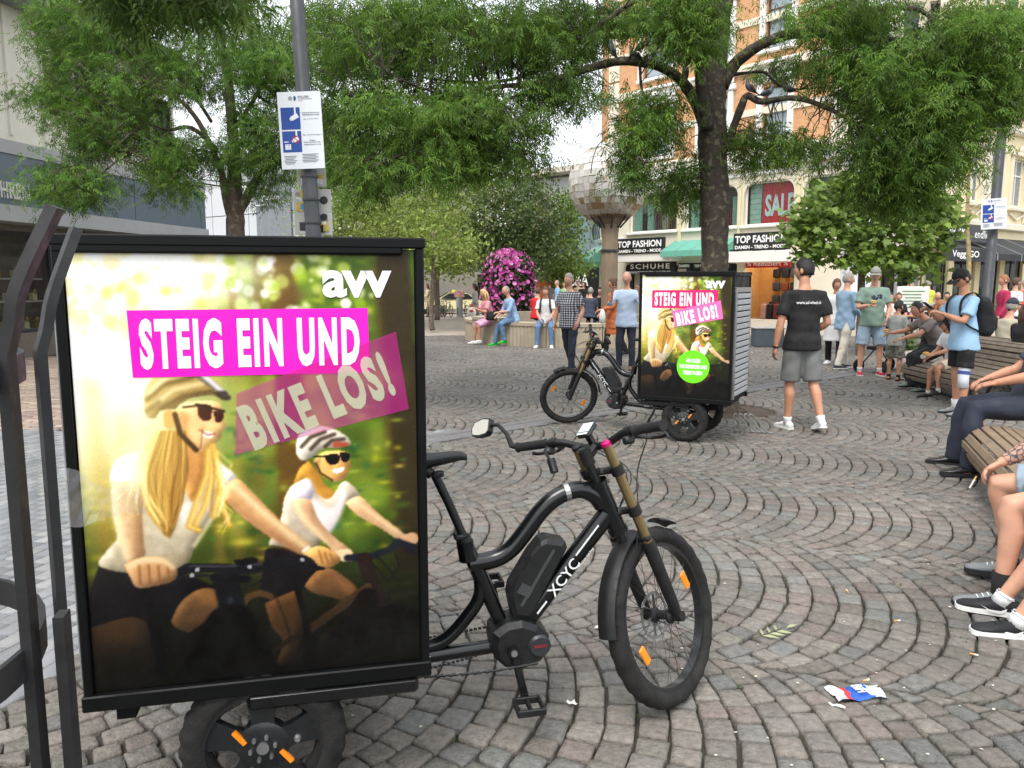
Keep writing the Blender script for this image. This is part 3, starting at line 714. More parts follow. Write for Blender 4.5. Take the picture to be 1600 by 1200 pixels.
# --- narrow white house front and recessed shops right of it
F6 = Facade(1296, 33.2, 1372, 33.2)
r6 = F6.root('white_house', 'plain white house front between the fashion shop and the dark cafe')
body(r6, 0, F6.L, 15, 6, mat('cold_white_render', srgb(216, 220, 224), .8, var=.04), 0, 0)
mb = MB()
for z in (3.4, 7.0, 10.6): mb.box((F6.L/2, -.05, z), (F6.L, .1, .2), bev=.02)
mb.build('stone_band', m_white, r6)
for j in range(3): window(r6, (.9, 2.0, 4.4+j*3.3, 6.2+j*3.3), m_white, m_glass, -.03, .08, 2)
F7 = Facade(1366, 34.2, 1446, 33.6)
r7 = F7.root('cafe_house', 'house with a dark open cafe front behind the young maple tree')
holes = [(.25, F7.L-.2, .05, 3.0)]
wall_holes(0, F7.L, 0, 14, holes+[(.5+1.0*i, 1.2+1.0*i, 4.6+3.4*j, 6.6+3.4*j) for i in range(2) for j in range(3)], .25).build('wall', m_cream, r7)
for i in range(2):
    for j in range(3): window(r7, (.5+1.0*i, 1.2+1.0*i, 4.6+3.4*j, 6.6+3.4*j), m_white, m_glass, .15, .06)
mb = MB(); mb.box((F7.L/2, 2, 1.6), (F7.L, .1, 3.2), m=0)
for k in range(6): mb.box((.4+k*.4, 1.6, 1.9+.25*(k % 2)), (.3, .3, .5), m=1+(k % 2)); 
for k in range(5): mb.box((.5+k*.45, 1.2, .5), (.32, .4, 1.0), m=1+((k+1) % 2))
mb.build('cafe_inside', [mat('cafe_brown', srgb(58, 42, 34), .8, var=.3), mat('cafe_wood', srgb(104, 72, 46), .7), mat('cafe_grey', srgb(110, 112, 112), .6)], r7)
body(r7, 0, F7.L, 14, 4, m_cream, 3.2, 2.2)
mb = MB(); mb.box((F7.L*.42, .05, 1.5), (.12, .12, 3.0)); mb.box((F7.L*.8, .05, 1.5), (.3, .14, 3.0)); mb.build('cafe_pillar', mat('grey_pillar', srgb(150, 152, 152), .6), r7)

# --- cream ornate house on the right with dark awnings
F8 = Facade(1440, 32.5, 1640, 40)
r8 = F8.root('ornate_house', 'cream ornate house on the right with tall white windows above black awnings')
wins = []
for x0, x1, ya, yb in ((1513, 1526, 298, 358), (1577, 1594, 300, 362), (1542, 1556, 298, 360), (1462, 1478, 300, 356), (1612, 1628, 302, 362)):
    q = F8.rect(x0, ya, x1, yb); wins.append((q[0], q[1]+.15, 5.3, 7.5)); wins.append((q[0], q[1]+.15, 9.6, 11.9)); wins.append((q[0], q[1]+.15, 13.6, 15.6))
gz = F8.rect(1440, 404, 1640, 500)
gh = [(i*2.5+.2, i*2.5+2.2, .1, 3.0) for i in range(4)]
wall_holes(0, F8.L, 0, 18, wins+gh, .25).build('wall', mat('warm_cream_render', srgb(222, 210, 172), .8, var=.05, scale=1.5, bump=.1), r8)
for h in wins:
    a, b, c, d = h; window(r8, h, m_white, mat('grey_lit_glass', srgb(120, 128, 130), .1, spec=.7, var=.2), .15, .08, 2, (.66,))
    mb = MB()
    for x in (a-.14, b+.14): mb.box((x, -.04, (c+d)/2), (.2, .12, d-c+.2), bev=.02)
    mb.box(((a+b)/2, -.08, d+.2), (b-a+.7, .2, .18), bev=.03); mb.box(((a+b)/2, -.08, c-.14), (b-a+.6, .24, .16), bev=.03); mb.sph(((a+b)/2, -.1, d+.42), (.28, .1, .2), 8, 5); mb.tube([(a-.1, -.06, c-.35), (a+(b-a)*.5, -.06, c-.62), (b+.1, -.06, c-.35)], .06, 6)
    mb.build('window_surround', m_cream, r8)
mb = MB()
for z in (4.3, 8.7, 12.8): mb.box((F8.L/2, -.1, z), (F8.L, .26, .34), bev=.05)
mb.build('cornice', m_cream, r8)
for k in range(22):
    for uu in (F8.uz(1535, 330)[0], F8.uz(1601, 330)[0]): mb = MB(); mb.box((uu, -.04, 4.7+k*.38), (.55, .1, .33), bev=.03); mb.build('quoin', m_cream, r8)
for h in gh:
    window(r8, h, m_dark, m_clear, .15, .08, 2); 
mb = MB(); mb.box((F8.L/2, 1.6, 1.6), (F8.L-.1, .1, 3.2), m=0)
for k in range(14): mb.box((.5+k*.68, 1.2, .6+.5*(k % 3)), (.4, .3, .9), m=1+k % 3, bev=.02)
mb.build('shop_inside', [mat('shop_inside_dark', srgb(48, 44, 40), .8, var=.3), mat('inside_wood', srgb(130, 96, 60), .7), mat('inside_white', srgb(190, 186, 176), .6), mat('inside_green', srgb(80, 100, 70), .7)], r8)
body(r8, 0, F8.L, 18, 5, m_cream, 3.3, 2.0)
m_blackcloth = mat('black_awning_cloth', srgb(44, 45, 48), .8, var=.08)
mb = MB(); q = F8.rect(1478, 376, 1560, 393, -1.2); a, b, c, d = q
mb.box(((a+b)/2, -1.0, 3.75), (b-a, .12, .75), bev=.02)
put_text(mb, 'WERK', (a+(b-a)*.25, -1.066, 3.75), (1, 0, 0), (0, 0, 1), (b-a)*.3, .36, 1, .03); put_text(mb, 'endlich', (a+(b-a)*.74, -1.066, 3.74), (1, 0, 0), (0, 0, 1), (b-a)*.32, .34, 1, .005)
mb.build('shop_sign', [mat('dark_grey_board', srgb(58, 60, 63), .6), m_letter], r8)
mb = MB(); a = F8.uz(1472, 396, -1.7)[0]; b = F8.uz(1540, 396, -1.7)[0]; zc = F8.uz(1505, 398, -1.7)[1]
mb.box(((a+b)/2, -1.7, zc), (b-a, .1, .52)); mb.add([(a, -.05, zc+.75), (b, -.05, zc+.75), (b, -1.7, zc+.262), (a, -1.7, zc+.262)], [(0, 1, 2, 3)])
put_text(mb, 'VeggyGO', ((a+b)/2, -1.756, zc), (1, 0, 0), (0, 0, 1), (b-a)*.62, .34, 1, .015); mb.build('awning', [m_blackcloth, m_letter], r8)
a = F8.uz(1552, 396, -1.6)[0]; b = a+7.0; z0 = F8.uz(1570, 404, -2.6)[1]
awning(r8, a, b, z0+.25, z0+1.1, 1.75, m_blackcloth, ribs=3)
# ---------------------------------------------------------------- trees
def bark(name, c1, c2, sc=9):
    m = mat(name, c1, .92, var=.35, scale=sc, bump=1, bscale=34); nt = m.node_tree; N = nt.nodes; b = N['Principled BSDF']
    src = b.inputs['Base Color'].links[0].from_socket; nz = N.new('ShaderNodeTexNoise'); nz.inputs['Scale'].default_value = 13; nz.inputs['Detail'].default_value = 8
    tc = N.new('ShaderNodeTexCoord'); nt.links.new(tc.outputs['Object'], nz.inputs['Vector'])
    cr = N.new('ShaderNodeValToRGB'); cr.color_ramp.elements[0].position = .54; cr.color_ramp.elements[1].position = .66; nt.links.new(nz.outputs[0], cr.inputs[0])
    mx = N.new('ShaderNodeMixRGB'); mx.inputs[2].default_value = (*c2, 1); nt.links.new(cr.outputs[0], mx.inputs[0]); nt.links.new(src, mx.inputs[1]); nt.links.new(mx.outputs[0], b.inputs['Base Color'])
    return m
m_bark = bark('ash_bark', srgb(58, 50, 42), srgb(104, 98, 78))
m_bark2 = bark('grey_bark', srgb(92, 80, 68), srgb(126, 116, 100))
m_leaf = mat('ash_leaf', (.07, .12, .03), .55, var=.25, scale=1.2, trans=.5, attr=True, spec=.35)
m_leaf2 = mat('broad_leaf', (.07, .12, .03), .5, var=.2, scale=1.5, trans=.38, attr=True, spec=.4)
m_rachis = mat('green_twig', srgb(70, 70, 38), .8)

def limb(mb, pts, k=4, n=10, rough=.1):      # pts: (x px, y px, depth, width px)
    sp = smooth_path(pts, k); P = []; r = []
    for i, s in enumerate(sp):
        p = at(s[0], s[1], s[2]); P.append(p); r.append(max(s[3]/FPX*s[2]/2, .003))
    base = len(mb.v); mb.tube(P, r, n)
    for i in range(base, len(mb.v)):
        v = Vector(mb.v[i]); c = P[(i-base)//n]; f = 1+rough*(noise.noise(v*7)*1.2+noise.noise(v*19)*.6)
        mb.v[i] = tuple(c+(v-c)*f)
    return P
def unit(a): return a/np.maximum(np.linalg.norm(a, axis=-1, keepdims=True), 1e-9)
def blob_points(blobs, per_clump, crad, g):
    """tuft centres and leaf bases in a set of ellipsoids (x px, y px, rx px, ry px, depth, half depth, tufts)"""
    cen = []; pts = []
    for x, y, rx, ry, t, dt, n in blobs:
        d = unit(g.normal(size=(n, 3)))*np.cbrt(g.uniform(.02, 1, (n, 1)))
        for a in d:
            tt = t+a[2]*dt; c = np.array(at(x+a[0]*rx, y+a[1]*ry, tt)); cen.append(c)
            k = max(3, int(per_clump*g.uniform(.5, 1.4)))
            o = g.normal(size=(k, 3))*np.array([1, 1, .62])*crad*g.uniform(.6, 1.25); pts.append(np.column_stack([c+o, np.tile(g.uniform(.0, 1), k)]))
    return np.array(cen), np.vstack(pts)
def ash_leaves(pts, g, L=.16, l=.068, w=.0145, pairs=4, hue=(1, 1, 1)):
    n = len(pts); p = pts[:, :3]
    d = unit(np.column_stack([g.normal(size=(n, 2)), g.normal(-.55, .45, n)])); up = unit(np.column_stack([g.normal(0, .5, (n, 2)), np.ones(n)]))
    s = unit(np.cross(d, up)); nn = np.cross(s, d); L_ = L*g.uniform(.7, 1.2, (n, 1))
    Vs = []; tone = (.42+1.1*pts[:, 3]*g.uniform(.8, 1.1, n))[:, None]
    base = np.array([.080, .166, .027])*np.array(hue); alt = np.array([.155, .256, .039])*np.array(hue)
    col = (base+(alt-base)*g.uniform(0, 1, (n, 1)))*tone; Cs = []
    for j in range(pairs*2+1):
        sg = 0 if j == pairs*2 else (1 if j % 2 else -1); f = (j//2+1)/(pairs+.6) if sg else 1.0
        q = p+d*L_*f-np.array([0, 0, 1])*(f*f*.03)
        ld = unit(d*(.62 if sg else 1)+s*sg*.8+np.array([0, 0, -.32])+g.normal(0, .14, (n, 3)))
        ll = l*g.uniform(.75, 1.2, (n, 1)); sd = unit(np.cross(ld, nn+g.normal(0, .3, (n, 3))))
        Vs.append(np.stack([q, q+ld*ll*.45+sd*w/2, q+ld*ll-np.array([0, 0, .012]), q+ld*ll*.45-sd*w/2], 1)); Cs.append(col)
    V = np.concatenate(Vs).reshape(-1, 3); C = np.repeat(np.concatenate(Cs), 4, 0)
    return V, np.arange(len(V)).reshape(-1, 4), C
def plain_leaves(pts, g, l=.09, w=.06, base=(.07, .12, .03), alt=(.1, .14, .03)):
    n = len(pts); p = pts[:, :3]; d = unit(g.normal(size=(n, 3))+np.array([0, 0, -.3])); s = unit(np.cross(d, g.normal(size=(n, 3))+np.array([0, 0, 1.2])))
    ll = l*g.uniform(.7, 1.3, (n, 1)); ww = w*g.uniform(.7, 1.3, (n, 1))
    V = np.stack([p, p+d*ll*.5+s*ww/2, p+d*ll, p+d*ll*.5-s*ww/2], 1).reshape(-1, 3)
    b = np.array(base); a = np.array(alt); col = (b+(a-b)*g.uniform(0, 1, (n, 1)))*(.6+.8*pts[:, 3])[:, None]*g.uniform(.85, 1.15, (n, 1))
    return V, np.arange(4*n).reshape(-1, 4), np.repeat(col, 4, 0)
def twigs(root, cen, limbs, g, m, maxd=1.6, frac=.7):
    lp = np.array([list(p) for P in limbs for p in P]); mb = MB()
    for c in cen:
        if g.random() > frac: continue
        d = np.linalg.norm(lp-c, axis=1); i = d.argmin()
        if d[i] > maxd or d[i] < .1: continue
        a = Vector(lp[i]); b = Vector(c); mid = (a+b)/2+Vector((g.normal(0, .06), g.normal(0, .06), .12*d[i])); mb.tube([a, mid, b, b+(b-mid)*.25-Vector((0, 0, .06))], [.009, .006, .004, .002], 4, cap=False)
    if mb.v: mb.build('twigs', m, root, kind='stuff')

def tree(name, label, foot, limbs, blobs, leaf, barkm, per=26, crad=.24, group=None, seed=1, tw=True, **lk):
    """limbs: list of pixel polylines, the first is the trunk"""
    g = np.random.default_rng(seed); t = thing(name, label, "tree", foot, group=group); off = Vector(foot); Ps = []
    for i, L in enumerate(limbs):
        mb = MB(); Ps.append(limb(mb, L, n=16 if i == 0 else 9, rough=.14 if i == 0 else .1)); mb.v = [tuple(Vector(v)-off) for v in mb.v]
        mb.build('trunk' if i == 0 else 'branch', barkm, t, smooth=True)
    cen, pts = blob_points(blobs, per, crad, g)
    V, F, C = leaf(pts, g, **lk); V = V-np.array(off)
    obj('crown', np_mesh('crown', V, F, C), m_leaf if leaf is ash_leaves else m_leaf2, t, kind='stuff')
    if tw:
        mb0 = [[p-off for p in P] for P in Ps]; twigs(t, cen-np.array(off), mb0, g, barkm)
    return t
T = 9.9
b = at(1118, 640, T); b.z = 0
tree('ash_tree', 'big ash tree with dark mossy trunk behind the second billboard trike, pigeons on its limbs', b, [
    [(1130, 652, T, 70), (1124, 625, T, 56), (1120, 560, T, 48), (1116, 460, T, 44), (1117, 380, T, 42), (1117, 300, T, 43), (1113, 220, T, 44), (1112, 165, T, 46), (1114, 110, T, 42), (1120, 50, T, 38), (1127, -10, T, 36), (1135, -120, T, 30), (1120, -260, T+.2, 22), (1100, -420, T+.3, 10)],
    [(1106, 200, T-.2, 20), (1099, 165, T-.3, 20), (1094, 110, T-.35, 17), (1098, 40, T-.4, 16), (1090, -60, T-.5, 14), (1060, -200, T-.7, 8)],
    [(1104, 205, T, 22), (1090, 165, T, 19), (1068, 130, T-.1, 17), (1040, 108, T-.2, 15), (1000, 97, T-.3, 14), (960, 97, T-.4, 13), (900, 113, T-.6, 11), (850, 130, T-.7, 9), (770, 136, T-.9, 7), (700, 152, T-1, 6), (620, 150, T-1.2, 4.5), (560, 160, T-1.3, 3)],
    [(1100, 60, T, 12), (1060, 40, T+.1, 10), (1012, 46, T+.1, 9), (975, 56, T, 8), (915, 60, T-.1, 8), (870, 96, T-.2, 6), (800, 124, T-.3, 5), (720, 128, T-.4, 4), (640, 118, T-.5, 3)],
    [(1120, -10, T, 12), (1060, -30, T-.2, 10), (1000, -3, T-.4, 8), (950, 30, T-.5, 7), (905, 62, T-.6, 5)],
    [(1128, 135, T, 24), (1142, 108, T, 20), (1165, 85, T-.1, 18), (1200, 64, T-.2, 16), (1240, 53, T-.3, 15), (1300, 53, T-.5, 14), (1380, 63, T-.7, 13), (1465, 68, T-.9, 12), (1490, 80, T-1, 10), (1530, 78, T-1.1, 7), (1600, 90, T-1.3, 4)],
    [(1285, 52, T-.45, 8), (1320, 24, T-.6, 7), (1390, 13, T-.8, 7), (1440, 17, T-.9, 7), (1465, 45, T-.95, 6), (1466, 68, T-1, 4)],
    [(1136, 235, T, 14), (1144, 205, T-.1, 12), (1158, 168, T-.2, 12), (1168, 150, T-.25, 11), (1190, 159, T-.3, 10), (1230, 153, T-.4, 9), (1262, 157, T-.5, 8), (1300, 172, T-.7, 7), (1330, 190, T-.9, 4)],
    [(1140, 118, T, 7), (1165, 114, T+.1, 5), (1195, 113, T+.2, 5), (1218, 134, T+.2, 4), (1250, 140, T+.2, 2.5)],
    [(1410, 68, T-.8, 5), (1440, 88, T-.9, 4), (1453, 130, T-1, 4), (1462, 170, T-1.1, 3.5), (1480, 218, T-1.2, 2.5), (1500, 250, T-1.3, 1.5)],
    [(1000, 100, T-.3, 5), (1003, 140, T-.3, 4), (1020, 175, T-.3, 3), (1035, 205, T-.3, 2)],
    [(1463, 75, T-.9, 4), (1464, 130, T-1, 3), (1470, 190, T-1.1, 2)],
    [(850, 132, T-.7, 5), (760, 170, T-1.1, 4), (680, 215, T-1.4, 3), (610, 250, T-1.7, 2)],
    [(700, 152, T-1, 4), (640, 130, T-1.4, 3), (600, 110, T-1.6, 2)],
], [
    (560, 55, 120, 80, T-.5, 1.3, 100), (700, 50, 130, 70, T-.2, 1.5, 120), (850, 45, 100, 60, T, 1.4, 90), (640, 175, 130, 60, T-.8, 1.2, 105), (765, 182, 95, 60, T-.7, 1.2, 85), (890, 138, 75, 32, T-.5, .9, 36),
    (570, 250, 75, 50, T-1, .8, 50), (690, 250, 80, 36, T-1.1, .8, 46), (790, 248, 60, 22, T-.9, .7, 20), (985, 262, 20, 30, T-.4, .3, 16), (1005, 190, 40, 48, T-.3, .7, 32), (1030, 170, 30, 22, T-.5, .4, 9),
    (1062, 270, 30, 55, T+.3, .4, 26), (1070, 30, 62, 52, T-1.1, .35, 62), (985, 25, 60, 30, T, .8, 22), (1190, 222, 52, 36, T-.1, .5, 28), (1225, 104, 36, 18, T+.3, .4, 8), (1330, 115, 60, 46, T-.4, .9, 46), (1330, 22, 95, 34, T-.4, 1, 60),
    (1420, 110, 90, 60, T-.9, 1, 85), (1415, 215, 85, 70, T-1, .8, 95), (1500, 150, 80, 60, T-1.2, .8, 75), (1530, 50, 90, 50, T-1, 1, 75), (1570, 130, 45, 55, T-1.3, .6, 34), (1400, 288, 52, 34, T-1, .4, 40), (1470, 240, 40, 26, T-1.3, .4, 20), (1270, 230, 34, 22, T-.4, .4, 12),
    (800, -70, 320, 50, T, 1.6, 50), (1300, -80, 330, 50, T-.3, 1.6, 56), (1100, -190, 380, 80, T, 2, 36),
], ash_leaves, m_bark, per=23, crad=.165, seed=4)
T = 13
b = at(366, 560, T); b.z = 0
tree('ash_tree', 'ash tree with forked grey trunk behind the pink billboard, left of the lamp post', b, [
    [(368, 590, T, 34), (368, 480, T, 29), (368, 370, T, 28), (367, 330, T, 27), (366, 300, T, 24), (366, 250, T, 19), (362, 190, T, 16), (356, 120, T, 14), (340, 40, T, 12), (320, -60, T, 9), (300, -180, T, 5)],
    [(360, 335, T, 15), (352, 300, T-.1, 13), (346, 270, T-.2, 10), (335, 240, T-.3, 8), (310, 190, T-.5, 8), (285, 160, T-.7, 6), (255, 140, T-.9, 4)],
    [(374, 330, T, 16), (390, 300, T-.1, 14), (405, 276, T-.2, 12), (420, 258, T-.3, 9), (450, 230, T-.5, 6), (490, 190, T-.7, 4)],
    [(340, 235, T, 7), (300, 200, T-.3, 7), (262, 203, T-.5, 5), (225, 195, T-.8, 4), (180, 230, T-1, 3)],
    [(330, 190, T, 6), (280, 120, T+.3, 5), (210, 90, T+.5, 4), (130, 80, T+.8, 3)],
    [(360, 210, T, 7), (400, 150, T, 6), (430, 90, T+.2, 4), (450, 30, T+.2, 3)],
    [(200, 235, T-.8, 4), (170, 262, T-.9, 3), (150, 275, T-1, 2)],
], [
    (250, 10, 200, 50, T, 1.6, 140), (120, 45, 90, 45, T, 1.2, 70), (330, 95, 120, 55, T, 1.5, 110), (185, 120, 130, 55, T-.2, 1.4, 120), (70, 150, 50, 20, T-.3, .8, 18), (170, 190, 90, 40, T-.4, 1.1, 80), (265, 240, 60, 32, T-.8, .6, 40), (112, 286, 60, 33, T-1, .5, 48), (266, 277, 36, 30, T-.9, .4, 24),
    (372, 238, 62, 26, T-.5, .6, 42), (410, 185, 50, 45, T-.2, .8, 46), (430, 90, 60, 60, T, 1.1, 70), (470, 240, 45, 40, T, .8, 36), (420, 290, 22, 20, T-.3, .3, 10), (140, 232, 60, 18, T-.6, .6, 16), (510, 190, 46, 90, T+.6, 1, 70), (520, 60, 60, 60, T+.6, 1, 60), (220, -100, 240, 60, T, 2, 45),
], ash_leaves, m_bark2, per=22, crad=.20, seed=9, hue=(1.0, 1.05, 1.1))
T = 4.2
b = at(180, 700, T); b = Vector((-4.6, 3.2, 0))
def overhang():
    g = np.random.default_rng(3); t = thing('ash_branch', 'dark leafy ash branch hanging in from above at the top left', 'tree branch', at(230, -330, T)); off = t.location
    P = [at(120, -420, T+.4), at(180, -250, T+.2), at(230, -120, T), at(260, -40, T), at(270, 8, T)]
    mb = MB(); mb.tube([p-off for p in P], [.05, .035, .02, .012, .004], 8); mb.build('branch', m_bark, t, smooth=True)
    cen, pts = blob_points([(255, -8, 105, 20, T, .4, 20), (220, -60, 150, 36, T, .6, 24), (335, -24, 40, 22, T-.1, .3, 8)], 12, .10, g)
    V, F, C = ash_leaves(pts, g, L=.15, l=.07, w=.015, hue=(.75, .75, .8)); obj('crown', np_mesh('crown', V-np.array(off), F, C), m_leaf, t, kind='stuff')
    twigs(t, cen-np.array(off), [[p-off for p in P]], g, m_bark, 1.2)
overhang()

# background trees
def bush_tree(name, label, trunk, blobs, l, w, base, alt, per, crad, seed, barkm=m_bark2, group=None):
    b = at(*trunk[0][0][:3]); b.z = 0
    return tree(name, label, b, trunk, blobs, plain_leaves, barkm, per=per, crad=crad, seed=seed, tw=False, l=l, w=w, base=base, alt=alt, group=group)
t = 30
bush_tree('robinia_tree', 'light green feathery tree beyond the lamp post with a slender pale trunk', [[(676, 516, 26, 9), (674, 500, 26, 7.5), (676, 450, 26, 7), (678, 410, 26, 6), (676, 360, 26.3, 4)], [(678, 420, 26, 4), (655, 395, 26.2, 3), (630, 370, 26.4, 2)], [(679, 415, 26, 3.5), (700, 390, 26.2, 3), (720, 360, 26.4, 2)]],
          [(560, 360, 75, 45, t, 2, 150), (640, 370, 65, 40, 28, 2, 130), (690, 395, 60, 28, 26.5, 1.5, 100), (600, 320, 70, 30, t, 2, 90), (680, 330, 50, 40, 29, 2, 80), (520, 330, 40, 50, t, 2, 70), (700, 285, 50, 35, 30, 2, 60)], .17, .08, (.19, .27, .05), (.27, .33, .075), 26, .42, 21)
t = 36
bush_tree('service_tree', 'dense dark round tree with pale blossom behind the pink flower tower', [[(760, 500, t, 13), (760, 440, t, 11), (764, 380, t, 10), (775, 320, t, 7)], [(762, 420, t, 7), (790, 385, t, 5), (820, 360, t, 3)], [(760, 410, t, 7), (745, 380, t, 4)]],
          [(800, 330, 78, 62, t, 3, 230), (790, 385, 80, 38, t, 2.5, 140), (740, 360, 40, 40, t, 2, 60), (840, 380, 40, 42, t, 2, 70)], .2, .11, (.06, .105, .03), (.11, .155, .045), 30, .5, 22)
g = np.random.default_rng(5); cen, pts = blob_points([(800, 330, 76, 58, 34.6, 1.2, 42)], 14, .2, g)
V, F, C = plain_leaves(pts, g, .12, .1, (.3, .3, .16), (.4, .38, .2)); o = bpy.data.objects
st_tree = [x for x in o if x.name.startswith('service_tree')][0]
obj('blossom', np_mesh('blossom', V-np.array(st_tree.location), F, C), m_leaf2, st_tree, kind='stuff')
t = 40
bush_tree('lime_tree', 'bright green small tree left of the globe column, in front of the black shop front', [[(884, 490, t, 7), (884, 440, t, 6), (886, 390, t, 5), (888, 330, t, 3)]],
          [(886, 345, 20, 44, t, 1.2, 80), (884, 412, 34, 28, t, 1.5, 80), (866, 420, 26, 22, t, 1.5, 40)], .2, .12, (.13, .22, .04), (.2, .28, .06), 26, .4, 23)
t = 60
bush_tree('plane_tree', 'tall hazy green tree far behind the arcade roof', [[(640, 500, t, 14), (640, 400, t, 12), (640, 300, t, 8)]],
          [(560, 300, 90, 50, t, 4, 150), (680, 280, 90, 60, t, 4, 160), (760, 290, 60, 40, t, 4, 90), (830, 330, 40, 40, t, 3, 60)], .34, .2, (.13, .2, .05), (.19, .26, .07), 20, .8, 24)
bush_tree('small_tree', 'small dark trunked tree by the parked taxi', [[(683, 500, 34, 9), (683, 460, 34, 8), (682, 420, 34, 7), (676, 390, 34, 4)], [(682, 425, 34, 5), (668, 405, 34, 3), (655, 392, 34, 2)]],
          [(690, 392, 48, 24, 34, 2, 90), (720, 405, 30, 18, 34, 2, 40), (655, 390, 26, 22, 34, 1.5, 50)], .18, .1, (.11, .17, .04), (.16, .22, .05), 24, .4, 27)

# young maple with single leaves
def maple():
    t = 17.5; g = np.random.default_rng(31); b = at(1343, 520, t); b.z = 0
    r = thing('maple_tree', 'young maple tree with large bright leaves in front of the dark cafe', 'tree', b); mb = MB()
    P = []
    for i, L in enumerate([[(1345, 575, t, 15), (1344, 520, t, 13), (1346, 440, t, 11), (1347, 400, t, 10), (1350, 340, t, 8), (1355, 270, t, 5)], [(1347, 400, t, 7), (1310, 360, t-.2, 5), (1270, 330, t-.3, 3)], [(1348, 390, t, 7), (1400, 350, t-.2, 5), (1440, 320, t-.2, 3)], [(1348, 360, t, 6), (1330, 310, t+.3, 4), (1320, 270, t+.4, 2)], [(1349, 350, t, 5), (1390, 300, t+.3, 4), (1410, 260, t+.3, 2)]]):
        mb = MB(); P.append(limb(mb, L)); mb.v = [tuple(Vector(v)-b) for v in mb.v]; mb.build('trunk' if i == 0 else 'branch', m_bark2, r, smooth=True)
    # five-lobed leaf
    out = [(0, 0), (.16, .02), (.42, -.08), (.33, .16), (.55, .34), (.3, .42), (.26, .6), (.13, .58), (0, 1)]
    half = out+[(-x, y) for x, y in out[-2:0:-1]]; L2 = np.array([(x, y, -.12*abs(x)-.1*y*y) for x, y in half]); nv = len(half)
    tri = np.array([(0, i, i+1) for i in range(1, nv-1)])
    cen, pts = blob_points([(1285, 322, 36, 32, t-.3, .7, 50), (1345, 300, 60, 38, t, .9, 95), (1430, 308, 62, 42, t, .9, 105), (1300, 365, 62, 36, t-.2, .8, 85), (1400, 365, 78, 40, t-.1, .9, 120), (1250, 350, 26, 28, t-.4, .5, 26), (1350, 405, 48, 20, t-.2, .6, 42), (1425, 410, 46, 24, t-.2, .6, 44), (1270, 392, 32, 22, t-.4, .5, 26), (1475, 345, 24, 40, t, .6, 40)], 8, .17, g)
    n = len(pts); d = unit(np.column_stack([g.normal(size=(n, 2)), g.normal(-.6, .4, n)])); up = unit(np.column_stack([g.normal(0, .6, (n, 2))+[[0, -.5]], np.ones(n)])); s = unit(np.cross(d, up)); nn = np.cross(s, d)
    sz = .17*g.uniform(.65, 1.25, n); bc = np.array([.12, .205, .035]); ac = np.array([.21, .30, .05]); col = (bc+(ac-bc)*g.uniform(0, 1, (n, 1)))*(.7+.6*pts[:, 3:4])
    near = ((pts[:, :3])[:, 1]).argsort()[:150]; isn = np.zeros(n, bool); isn[near] = True
    V = pts[:, None, :3]+sz[:, None, None]*(L2[None, :, 0:1]*s[:, None]+L2[None, :, 1:2]*d[:, None]+L2[None, :, 2:3]*nn[:, None])
    k = np.where(~isn)[0]; F = (np.arange(len(k))*nv)[:, None, None]+tri[None]
    obj('crown', np_mesh('crown', V[k].reshape(-1, 3)-np.array(b), F.reshape(-1, 3), np.repeat(col[k], nv, 0)), m_leaf2, r, kind='stuff')
    protos = [np_mesh('leaf', L2, tri, np.tile(c, (nv, 1))) for c in (bc, (bc+ac)/2, ac)]
    for me in protos: me.materials.append(m_leaf2)
    for i in near:
        o = bpy.data.objects.new('leaf', protos[int(g.integers(3))]); COL.objects.link(o); o.parent = r
        M = Matrix(((s[i][0], d[i][0], nn[i][0]), (s[i][1], d[i][1], nn[i][1]), (s[i][2], d[i][2], nn[i][2]))).to_4x4(); M = Matrix.Translation(Vector(pts[i, :3])-b) @ M @ Matrix.Scale(sz[i], 4); o.matrix_local = M
maple()
# bare slim tree
t = 20; b = at(1515, 560, t); b.z = 0
r = thing('bare_tree', 'slim bare tree with yellowish bark beside the right lamp post', 'tree', b)
for i, L in enumerate([[(1512, 560, t, 9), (1513, 470, t, 8), (1514, 400, t, 7), (1511, 350, t, 6), (1513, 300, t, 5), (1515, 250, t, 4), (1516, 215, t, 2)], [(1512, 365, t, 3), (1500, 335, t, 2.2), (1498, 300, t, 1.6), (1500, 280, t, 1)], [(1512, 350, t, 3), (1530, 325, t, 2), (1545, 305, t, 1.5), (1560, 290, t, 1)], [(1513, 310, t, 2.5), (1530, 290, t, 2), (1550, 262, t, 1)], [(1513, 300, t, 2.5), (1495, 275, t, 2), (1480, 262, t, 1)], [(1514, 270, t, 2), (1540, 240, t, 1.5), (1570, 225, t, 1), (1585, 215, t, .7)], [(1513, 375, t, 2.5), (1500, 360, t, 1.8), (1492, 352, t, 1)], [(1513, 330, t, 2.4), (1535, 318, t, 1.7), (1555, 322, t, 1)], [(1515, 250, t, 2), (1505, 232, t, 1.4), (1490, 225, t, .8)]]):
    mb = MB(); limb(mb, L, n=7); mb.v = [tuple(Vector(v)-b) for v in mb.v]; mb.build('trunk' if i == 0 else 'branch', bark('yellow_bark', srgb(140, 128, 92), srgb(168, 150, 100)), r, smooth=True)
